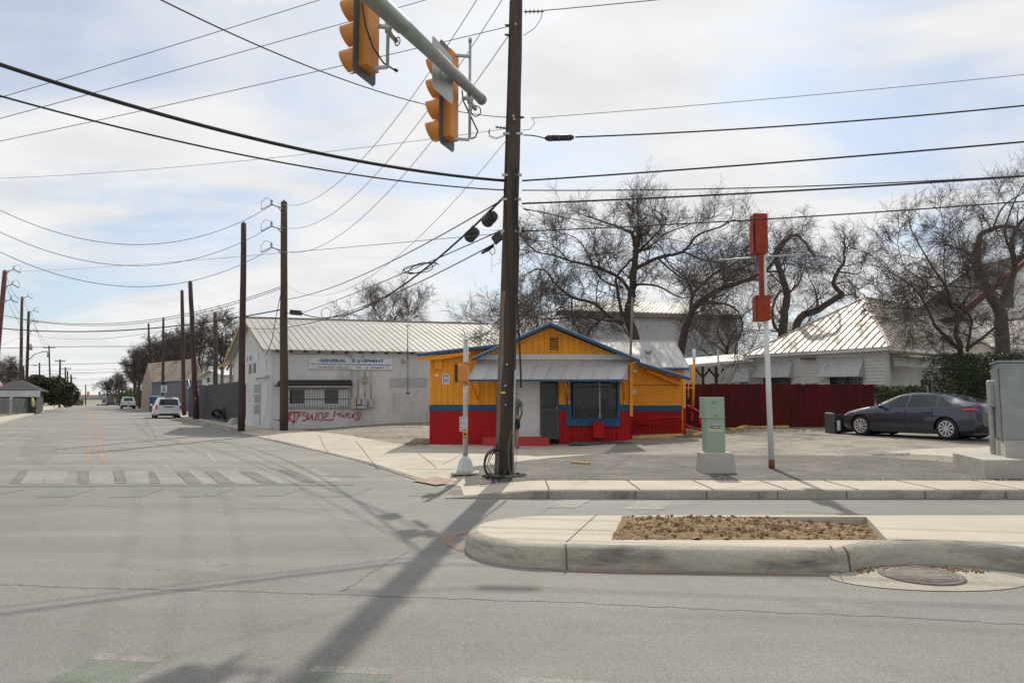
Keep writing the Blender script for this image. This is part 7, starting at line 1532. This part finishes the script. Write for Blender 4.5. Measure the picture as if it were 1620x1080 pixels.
for s in (1, -1):      # hands with curled fingers
    w_ = 12 if s > 0 else 17; b = Vector(Nn[w_][0]); i0 = len(Nn); Nn.append((tuple(b+Vector((-.01*s, .05, -.03))), (.034, .018))); Ee.append((w_, i0))
    for k in range(4):
        q = b+Vector((s*(.028-.019*k)-.01*s, .09, -.045)); i1 = len(Nn); Nn += [(tuple(q), .009), (tuple(q+Vector((0, .03, -.025+.003*k))), .008), (tuple(q+Vector((0, .035, -.055))), .007)]; Ee += [(i0, i1), (i1, i1+1), (i1+1, i1+2)]
    i1 = len(Nn); q = b+Vector((-s*.045, .04, -.02)); Nn += [(tuple(q), .010), (tuple(q+Vector((-s*.01, .035, -.01))), .008)]; Ee += [(i0, i1), (i1, i1+1)]
skinned('body', Nn, Ee, M['skin'], pr_)
skinned('t_shirt', [((0, 0, .93), (.175, .135)), ((0, 0, 1.10), (.165, .125)), ((0, -.01, 1.30), (.19, .13)), ((0, -.01, 1.43), (.135, .105)), ((0, 0, 1.475), .075), ((.18, -.01, 1.41), .075), ((.235, -.03, 1.26), .068), ((-.18, -.01, 1.41), .075), ((-.235, -.02, 1.26), .068)], [(0, 1), (1, 2), (2, 3), (3, 4), (3, 5), (5, 6), (3, 7), (7, 8)], M['shirt'], pr_)
skinned('shorts', [((0, 0, .96), (.168, .13)), ((0, 0, .86), (.165, .13)), ((.10, .0, .74), (.105, .115)), ((.105, .01, .56), (.10, .105)), ((-.10, .0, .74), (.105, .115)), ((-.105, .01, .56), (.10, .105))], [(0, 1), (1, 2), (2, 3), (1, 4), (4, 5)], M['shorts'], pr_)
skinned('hair', [((0, .0, 1.63), (.08, .09)), ((0, .0, 1.71), (.078, .092)), ((0, .0, 1.76), (.05, .06))], [(0, 1), (1, 2)], M['hair'], pr_)
for s in (1, -1): mb = MB(); mb.sphere((s*.085, .01, 1.64), .03, (.4, .7, 1.1), 8, 6); put(mb, 'ear', M['skin'], pr_); mb = MB(); mb.sphere((s*.03, .105, 1.66), .012); put(mb, 'eye', M['black'], pr_); skinned('shoe', [((s*.11, -.02, .045), (.045, .045)), ((s*.112, .08, .035), (.048, .035)), ((s*.116, .17, .03), (.04, .028))], [(0, 1), (1, 2)], M['black'], pr_)
mb = MB(); mb.sphere((0, .12, 1.63), .022, (.6, 1, 1)); put(mb, 'nose', M['skin'], pr_); mb = MB(); mb.sphere((0, .105, 1.59), .02, (1.2, .5, .3)); put(mb, 'mouth', pm('lips', (.2, .08, .06), .6), pr_)
# ============================================================ BARE TREES
def rv(rng): return Vector((rng.uniform(-1, 1), rng.uniform(-1, 1), rng.uniform(-1, 1)))
class Tree:
    def __init__(s, name, label, Y, seed, group=None, tw=1.0, depth=5.5, bend=.42, mat='bark', tmat='twig', cat='tree'):
        s.rng = random.Random(seed); s.T = MB(); s.B = MB(); s.Y = Y; s.name = name; s.label = label; s.group = group; s.tw = tw; s.depth = depth; s.bend = bend; s.mat = mat; s.tmat = tmat; s.cat = cat; s.base = None
    def limb(s, px, r0, r1, dY=None, n=7, sprout=.5, first=.15):
        """px: pixel polyline; dY: depth offsets; sprouts side branches along it"""
        dY = dY or [0]*len(px); P = [at(a, b, s.Y+d) for (a, b), d in zip(px, dY)]
        if s.base is None: s.base = P[0].copy()
        pts = []
        for i in range(len(P)-1):
            p0 = P[max(i-1, 0)]; p1 = P[i]; p2 = P[i+1]; p3 = P[min(i+2, len(P)-1)]
            for k in range(5):
                t = k/5; q = .5*((2*p1)+(p2-p0)*t+(2*p0-5*p1+4*p2-p3)*t*t+(3*p1-p0-3*p2+p3)*t**3); pts.append(q+rv(s.rng)*.05*(r0+.1))
        pts.append(P[-1]); m = len(pts); rs = [.64*(r0+(r1-r0)*(i/(m-1))**.8) for i in range(m)]
        s.T.tube(pts, rs, n)
        L_ = sum((pts[i+1]-pts[i]).length for i in range(m-1)); step = .38/sprout; acc = 0; nxt = L_*first
        for i in range(m-1):
            acc += (pts[i+1]-pts[i]).length
            while acc > nxt:
                nxt += step*s.rng.uniform(.6, 1.4); u = acc/L_; d = (pts[i+1]-pts[i]).normalized(); o = rv(s.rng); o = (o-d*o.dot(d)).normalized()
                dr = (d*s.rng.uniform(.1, .8)+o+Z*.25).normalized(); r = rs[i]*s.rng.uniform(.22, .45); s.grow(pts[i], dr, s.depth*(.36+.26*s.rng.random())*(1-.3*u), max(.016, min(r, .07)), 0)
        s.grow(pts[-1], (pts[-1]-pts[-2]).normalized(), s.depth*.35, r1, 0)
    def grow(s, p, d, ln, r, lv):
        rng = s.rng
        n = [6, 5, 4, 3][min(lv, 3)]; seg = ln/n; pts = [p]; rs = [r]; q = p.copy(); dd = d.copy()
        rmin = [.012, .0075, .0055, .0045][min(lv, 3)]*s.tw
        kids = []
        for i in range(n):
            dd = (dd+rv(rng)*s.bend*[.75, .62, .5, .42][min(lv, 3)]+Z*(.05 if lv < 2 else rng.uniform(-.10, .12))).normalized(); q = q+dd*seg; pts.append(q); rr = max(rmin*.8, r+(rmin-r)*((i+1)/n)); rs.append(rr)
            if lv < 3:
                for _ in range([2, 2, 2][lv] if i > 0 else 1):
                    if rng.random() < [.70, .70, .62][lv]:
                        o = rv(rng); o = (o-dd*o.dot(dd)).normalized(); kids.append((q, (dd*rng.uniform(.6, 1.3)+o*.8).normalized(), ln*rng.uniform(.42, .78), rr*.6))
        (s.T if lv == 0 and r > .03 else s.B).tube(pts, rs, 4 if lv == 0 else 3, cap=False)
        for k in kids: s.grow(k[0], k[1], k[2], max(k[3], rmin), lv+1)
    def done(s):
        b = s.base; root = thing(s.name, (b.x, b.y, G(b.x, b.y) if b.x > ROADX(b.y)+6 else .12+T(b.y)), s.label, s.cat, s.group)
        s.T.build('trunk', M[s.mat], root); s.B.build('crown', M[s.tmat], root); print(s.name, s.label[:30], len(s.T.f)+len(s.B.f)); return root
# the big crooked tree behind the restaurant
t = Tree('bare_tree', 'big crooked bare tree spreading behind the restaurant roof', 36, 11, bend=.5, depth=3.6)
t.limb([(1010, 690), (1012, 600), (1005, 540), (994, 500), (1000, 460), (1004, 420), (1006, 390)], .55, .22, n=10, sprout=.3, first=.5)
t.limb([(1006, 392), (1000, 370), (985, 362), (970, 356), (945, 348)], .2, .05, [0, .5, 1, 1.2, 1.5]); t.limb([(1006, 425), (1040, 408), (1080, 398), (1100, 375), (1118, 366), (1142, 358)], .18, .05, [0, 0, -.5, -1, -1.5, -2])
t.limb([(1004, 470), (980, 440), (950, 425), (925, 418), (900, 412), (880, 405), (855, 400)], .17, .05, [0, -.5, -1, -1.5, -2, -2, -2.5]); t.limb([(985, 512), (960, 498), (940, 480), (905, 470), (880, 450), (865, 430), (850, 425)], .2, .05, [0, .6, 1, 1.6, 2, 2.5, 2.5])
t.limb([(975, 508), (950, 505), (915, 500), (870, 505), (840, 500)], .13, .04, [0, -1, -1.5, -2, -3]); t.limb([(985, 500), (977, 460), (975, 440), (990, 420), (1010, 400), (1035, 385), (1052, 370), (1078, 360)], .15, .04, [0, .5, 1, 1, 1.5, 2, 2, 2])
t.limb([(1008, 400), (1028, 380), (1046, 360), (1042, 348)], .12, .04, [0, 0, .5, 1]); t.limb([(1080, 398), (1110, 410), (1140, 415), (1165, 400)], .09, .03, [-.5, -1, -1, -2]); t.limb([(1004, 450), (1040, 452), (1075, 470), (1100, 468)], .11, .03, [0, -1, -1.5, -2])
t.limb([(870, 452), (850, 470), (820, 482), (795, 500), (775, 522)], .07, .02, [2, 1, 0, 0, 0]); t.limb([(900, 470), (880, 490), (845, 500), (835, 505)], .06, .02, [1, 0, -1, -1]); t.limb([(1003, 385), (1000, 368), (1010, 356), (1004, 345)], .10, .03, [0, -.5, -1, -1])
t.limb([(985, 455), (950, 440), (920, 385), (895, 370)], .10, .03, [0, -1, -2, -2]); t.limb([(1040, 408), (1080, 440), (1120, 450), (1150, 470)], .09, .03, [0, 1, 2, 2]); t.limb([(900, 412), (870, 385), (840, 380)], .06, .02, [-2, -2, -3])
t.limb([(960, 498), (935, 520), (925, 545), (935, 560)], .10, .05, [1, 0, 0, 0]); t.limb([(905, 470), (905, 500), (920, 530), (930, 555)], .07, .04, [1.6, 1, 1, 1])
t.done()
# leaning tree right of it
t = Tree('bare_tree', 'bare tree with a bare trunk leaning right, rising over the silver rear roof', 40, 5, bend=.5, depth=4.2)
t.limb([(1065, 690), (1072, 600), (1080, 535), (1092, 500), (1105, 480), (1130, 462), (1160, 450), (1180, 443), (1215, 425), (1235, 395)], .48, .10, n=9, first=.45)
t.limb([(1092, 500), (1095, 470), (1110, 450), (1135, 430), (1165, 415), (1180, 395)], .2, .05, [0, .5, 1, 1.5, 2, 2]); t.limb([(1105, 482), (1140, 480), (1165, 490), (1175, 515), (1165, 545)], .12, .05, [0, -1, -1, -1, -1]); t.limb([(1096, 470), (1085, 440), (1060, 420), (1050, 400)], .11, .04, [.5, 1, 1.5, 2])
t.limb([(1140, 458), (1160, 430), (1200, 410), (1215, 380), (1200, 360)], .1, .03, [0, .5, 1, 1, 1]); t.done()
t = Tree('bare_tree', 'pollarded bare tree with a thick hooked limb just right of the red sign post', 46, 8, bend=.5, depth=4.3)
t.limb([(1240, 690), (1238, 600), (1237, 540), (1240, 500), (1245, 465), (1234, 430), (1228, 405), (1232, 390), (1250, 375), (1262, 372), (1272, 382)], .6, .10, n=10, first=.4)
t.limb([(1240, 530), (1225, 515), (1222, 490), (1228, 470)], .2, .1, [0, -.5, -1, -1]); t.limb([(1234, 430), (1215, 430), (1200, 440)], .15, .05); t.limb([(1245, 465), (1262, 450), (1270, 430), (1275, 420)], .14, .04, [0, 1, 1, 1]); t.done()
t = Tree('bare_tree', 'pollarded bare tree whose knobbly limb rises behind the left slope of the hip roof', 50, 21, bend=.5, depth=4.3)
t.limb([(1250, 690), (1255, 600), (1262, 510), (1295, 490), (1325, 470), (1332, 465), (1318, 450), (1325, 430), (1335, 415), (1335, 400)], .55, .12, n=10, first=.35)
t.limb([(1325, 430), (1345, 432), (1350, 434)], .12, .05); t.limb([(1318, 450), (1340, 445), (1355, 455)], .1, .03); t.limb([(1295, 490), (1290, 460), (1280, 440)], .14, .04, [0, 1, 2]); t.limb([(1330, 415), (1318, 405), (1312, 412)], .08, .03); t.done()
# the slender tree in front of the hip roof
t = Tree('bare_tree', 'slender many-stemmed bare tree in front of the hip roofed house, growing out of the hedge', 31, 33, bend=.36, depth=3.3)
t.limb([(1518, 690), (1518, 620), (1519, 550), (1512, 530), (1515, 500), (1505, 480), (1497, 455), (1480, 430), (1462, 400), (1445, 370)], .24, .03, n=9, first=.35)
t.limb([(1519, 555), (1500, 535), (1480, 515), (1466, 485), (1445, 455), (1410, 430), (1380, 405)], .14, .02, [0, -.3, -.5, -.8, -1, -1.5, -2]); t.limb([(1467, 486), (1440, 488), (1400, 487), (1370, 480)], .05, .02, [-.8, -1, -1.2, -1.5])
t.limb([(1530, 556), (1534, 530), (1537, 505), (1525, 490), (1515, 482)], .12, .05, [.5, .5, .5, .5, .5]); t.limb([(1532, 550), (1560, 530), (1580, 512), (1592, 495), (1600, 480)], .13, .03, [.5, .3, 0, 0, 0]); t.limb([(1516, 487), (1535, 460), (1530, 430), (1520, 400), (1515, 370)], .08, .02, [0, 0, .5, 1, 1])
t.limb([(1497, 455), (1493, 420), (1494, 390), (1490, 350)], .06, .02, [0, .5, .5, 1]); t.limb([(1505, 480), (1480, 460), (1455, 440), (1430, 420), (1420, 385)], .06, .02, [0, .5, 1, 1.5, 2]); t.limb([(1534, 530), (1500, 520), (1470, 512), (1440, 505)], .05, .015, [.5, 0, -.5, -1]); t.limb([(1516, 500), (1550, 470), (1575, 450), (1590, 420)], .06, .02, [0, -.5, -.5, -1]); t.done()
t = Tree('bare_tree', 'massive bare tree with bent thick limbs at the right edge of the photo', 41, 44, bend=.5, depth=3.7)
t.limb([(1590, 690), (1588, 600), (1585, 520), (1580, 490), (1560, 455), (1548, 430), (1545, 400), (1550, 375), (1570, 362), (1590, 358)], .75, .14, n=11, first=.3)
t.limb([(1580, 490), (1595, 455), (1605, 420), (1600, 385), (1615, 350), (1640, 330)], .45, .1, [0, .5, 1, 1, 1, 1]); t.limb([(1548, 415), (1530, 400), (1520, 395)], .22, .08, [0, -1, -1]); t.limb([(1605, 420), (1625, 400), (1660, 380)], .2, .08); t.limb([(1560, 455), (1530, 455), (1490, 452), (1465, 457)], .12, .05, [0, -1, -2, -2])
t.limb([(1600, 400), (1590, 370), (1600, 330), (1620, 290)], .14, .04, [1, 0, 0, 0]); t.limb([(1570, 362), (1585, 330), (1610, 310), (1640, 300)], .1, .03); t.done()
# trees beyond the warehouse roof and beyond the restaurant
t = Tree('bare_tree', 'treetop showing over the middle of the warehouse roof', 70, 51, bend=.4, depth=6, tw=1.6)
t.limb([(625, 645), (625, 540), (622, 512), (628, 500), (632, 488)], .3, .03, first=.6, sprout=.8); t.limb([(622, 520), (605, 505), (595, 492)], .1, .03); t.limb([(622, 520), (645, 505), (652, 498)], .1, .03); t.limb([(620, 525), (590, 508), (572, 500)], .1, .03); t.done()
t = Tree('bare_tree', 'bare tree between the warehouse roof and the leaning pole', 48, 52, bend=.46, depth=5)
t.limb([(845, 690), (845, 600), (840, 560), (825, 535), (810, 515), (790, 500)], .35, .04, first=.45); t.limb([(840, 560), (815, 550), (785, 540), (760, 530)], .12, .03, [0, -1, -1, -1]); t.limb([(838, 550), (850, 515), (845, 490), (855, 470)], .16, .03); t.limb([(842, 570), (800, 545), (770, 515)], .12, .03, [0, 1, 2]); t.limb([(850, 520), (880, 500), (890, 480)], .1, .03); t.done()
t = Tree('bare_tree', 'low twiggy tree in front of the grey metal warehouse', 50, 53, bend=.46, depth=5)
t.limb([(1160, 690), (1158, 600), (1150, 555), (1160, 530), (1172, 505)], .3, .04, first=.4); t.limb([(1150, 560), (1125, 540), (1100, 520)], .12, .03); t.limb([(1152, 555), (1135, 525), (1145, 500)], .12, .03); t.limb([(1150, 570), (1180, 560), (1195, 540)], .12, .03); t.limb([(1150, 565), (1120, 560), (1105, 545)], .1, .03); t.done()
# trees up the side street
for i, (px, Y, top, sp, lb) in enumerate(((352, 78, 517, 30, 'bare tree right of the leaning bare poles, over the white shed'), (318, 95, 520, 34, 'bare tree rising over the rusting shed roof'), (285, 105, 538, 26, 'bare tree above the middle of the tin shed'), (262, 112, 545, 24, 'forked bare tree above the left end of the tin shed'),
      (235, 120, 552, 24, 'bare tree overhanging the street beyond the tin shed'), (215, 135, 575, 16, 'tangled bare tree above the white pickup'), (182, 190, 606, 9, 'tiny bare tree at the far end of the street'), (14, 110, 588, 12, 'pale bare tree behind the bungalow roof'))):
    t = Tree('bare_tree', lb, Y, 60+i, bend=.44, depth=4.5*(Y/90)**.3, tw=Y/42)
    b = 640; h = b-top
    t.limb([(px, b), (px+2, b-h*.35), (px-3, b-h*.6), (px+1, top+4)], .38, .06, first=.45, sprout=.55, n=6)
    t.limb([(px+1, b-h*.4), (px-sp*.5, b-h*.65), (px-sp*.8, b-h*.8)], .2, .05, [0, -1, -2], sprout=.55, n=5); t.limb([(px+1, b-h*.35), (px+sp*.5, b-h*.6), (px+sp*.7, b-h*.85)], .2, .05, [0, 1, 1], sprout=.55, n=5); t.limb([(px, b-h*.5), (px+sp*.2, b-h*.8), (px+sp*.1, top)], .15, .05, [0, 1, 2], sprout=.55, n=5)
    t.done()
# ============================================================ LEAFY THINGS
def leafmass(name, label, cat, blobs, n, size, cols, seed=1, trunk=None):
    rng = random.Random(seed); mb = MB(); tot = sum(b[3]*b[4]*b[5] for b in blobs); c0 = Vector((sum(b[0] for b in blobs)/len(blobs), sum(b[1] for b in blobs)/len(blobs), min(b[2]-b[5] for b in blobs)))
    root = thing(name, c0, label, cat)
    for b in blobs:
        k = int(n*(b[3]*b[4]*b[5])/tot)
        for _ in range(k):
            v = rv(rng); v.normalize(); rr = rng.random()**.22; bx = b[6] if len(b) > 6 else 2
            if bx > 2: m_ = max(abs(v.x), abs(v.y), abs(v.z)); v = v/(m_**.75)
            p = Vector((b[0]+v.x*b[3]*rr, b[1]+v.y*b[4]*rr, b[2]+v.z*b[5]*rr)); p += .18*size*6*Vector((noise.noise(p*1.3), noise.noise(p*1.3+Vector((5, 0, 0))), noise.noise(p*1.3+Vector((0, 7, 0)))))
            if p.z < c0.z: p.z = c0.z+rng.random()*.2
            if noise.noise(p*1.1+Vector((3, 3, 3))) < -.32: continue
            a = rv(rng).normalized(); e = a.cross(rv(rng)).normalized(); s_ = size*rng.uniform(.6, 1.4); mb.cur = rng.choice(range(len(cols)))
            mb.add([p-a*s_, p+e*s_*.5, p+a*s_, p-e*s_*.5], [(0, 1, 2, 3)])
    mb.build('crown', [M[c] for c in cols], root)
    tb = MB()
    for b in blobs[::max(1, len(blobs)//6)]:
        q = Vector((b[0], b[1], c0.z)); tb.tube([q, q+Vector((.1, 0, b[5])), q+Vector((-.1, .1, b[5]*1.6))], [.06, .04, .02], 6)
    tb.build('trunk', M['bark'], root); return root
M['leaf_dk'] = pm('dark_leaf', (.030, .050, .018), .5, .3, 8, 0); M['leaf_md'] = pm('mid_leaf', (.055, .085, .022), .5, .3, 8, 0); M['leaf_lt'] = pm('bright_leaf', (.12, .16, .035), .5, .3, 8, 0); M['leaf_rust'] = pm('brown_leaf', (.10, .06, .025), .7, .3, 8, 0)
def hblobs(x0, x1, Y, yt, yb, dep, k):
    res = []
    for i in range(k):
        px = x0+(x1-x0)*(i+.5)/k; p = at(px, yt, Y); hw_ = abs(at(x1, yt, Y).x-at(x0, yt, Y).x)/k*.62; zt_ = p.z+random.uniform(-.06, .06); zb_ = .38; res.append((p.x, Y+dep/2, (zt_+zb_)/2, hw_, dep/2, (zt_-zb_)/2, 3))
    return res
leafmass('hedge', 'low clipped hedge with sunlit tops at the end of the red fence', 'hedge', hblobs(1392, 1468, 31.2, 607, 640, 1.3, 5), 30000, .035, ['leaf_dk', 'leaf_md', 'leaf_md', 'leaf_lt'], 3)
leafmass('hedge', 'tall dark clipped hedge hiding the porch behind the sedan', 'hedge', hblobs(1510, 1680, 29.5, 555, 650, 2.6, 7), 95000, .036, ['leaf_dk', 'leaf_dk', 'leaf_dk', 'leaf_md'], 4)
p = at(69, 600, 92); leafmass('leafy_tree', 'dark leafy tree with rusty foliage right of the bungalow', 'tree', [(p.x-.8, 92, 2.9, 1.6, 1.8, 2.0), (p.x+.9, 93, 2.7, 1.6, 1.8, 2.0), (p.x+2.2, 94, 2.2, 1.0, 1.4, 1.7)], 16000, .15, ['leaf_dk', 'leaf_md', 'leaf_rust'], 5)
p = at(222, 622, 130); leafmass('leafy_shrub', 'rounded olive green shrub behind the white pickup', 'shrub', [(p.x, 130, 1.9, 3.2, 2, 2.0), (p.x+3, 128, 1.6, 2.2, 2, 1.6), (p.x-2.5, 131, 1.6, 2, 2, 1.5)], 7000, .16, ['leaf_md', 'leaf_lt'], 6)
p = at(108, 632, 190); leafmass('leafy_shrub', 'far dark shrub at the foot of the far poles', 'shrub', [(p.x, 190, 0, 4, 2, 2.0)], 1500, .25, ['leaf_dk', 'leaf_md'], 7)
# far tree line on both sides of the street (a band nobody could count)
mb = MB(); rng = random.Random(9)
for k in range(14000):
    px = rng.choice((rng.uniform(-200, 96), rng.uniform(232, 420))) if rng.random() < .3 else rng.uniform(420, 2000); Y = rng.uniform(380, 500) if px < 420 else rng.uniform(170, 230)
    p = at(px, 640, Y); hmax = (7 if px < 420 else 6)*(.6+.5*noise.noise(Vector((p.x*.03, 1, 0)))); z0 = T(Y); p.z = z0+rng.random()*hmax
    a = rv(rng).normalized(); e = a.cross(rv(rng)).normalized(); s_ = rng.uniform(.3, .9)*(1.3 if px < 420 else .6); mb.cur = rng.choice((0, 0, 1, 2)); mb.add([p-a*s_, p+e*s_*.6, p+a*s_, p-e*s_*.6], [(0, 1, 2, 3)])
meta(mb.build('distant_trees', [M['twig'], M['leaf_dk'], M['leaf_md']]), 'far band of mixed trees along the horizon', 'trees', kind='stuff')
# weeds
mb = MB(); rng = random.Random(4)
def weeds(px0, px1, py0, py1, n, h, mats=1):
    for k in range(n):
        q = gl(rng.uniform(px0, px1), rng.uniform(py0, py1)); d = Vector((rng.uniform(-.5, .5), rng.uniform(-.5, .5), 1)).normalized(); hh = h*rng.uniform(.4, 1.2); s_ = Vector((d.z, 0, -d.x))*.006; mb.cur = rng.choice((0, 1, 2))
        mb.add([q-s_, q+s_, q+d*hh], [(0, 1, 2)])
weeds(1004, 1120, 689, 693, 2500, .08); weeds(640, 679, 701, 706, 260, .07); weeds(1150, 1340, 679, 684, 900, .07); weeds(1380, 1440, 718, 722, 600, .06); weeds(560, 675, 686, 693, 500, .06); weeds(455, 680, 671, 684, 300, .10)
meta(mb.build('weeds', [M['leaf_md'], M['leaf_lt'], pm('dry_grass', (.30, .24, .12), .9)]), 'thin weeds and dry grass along the walls and timbers', 'weeds', kind='stuff')
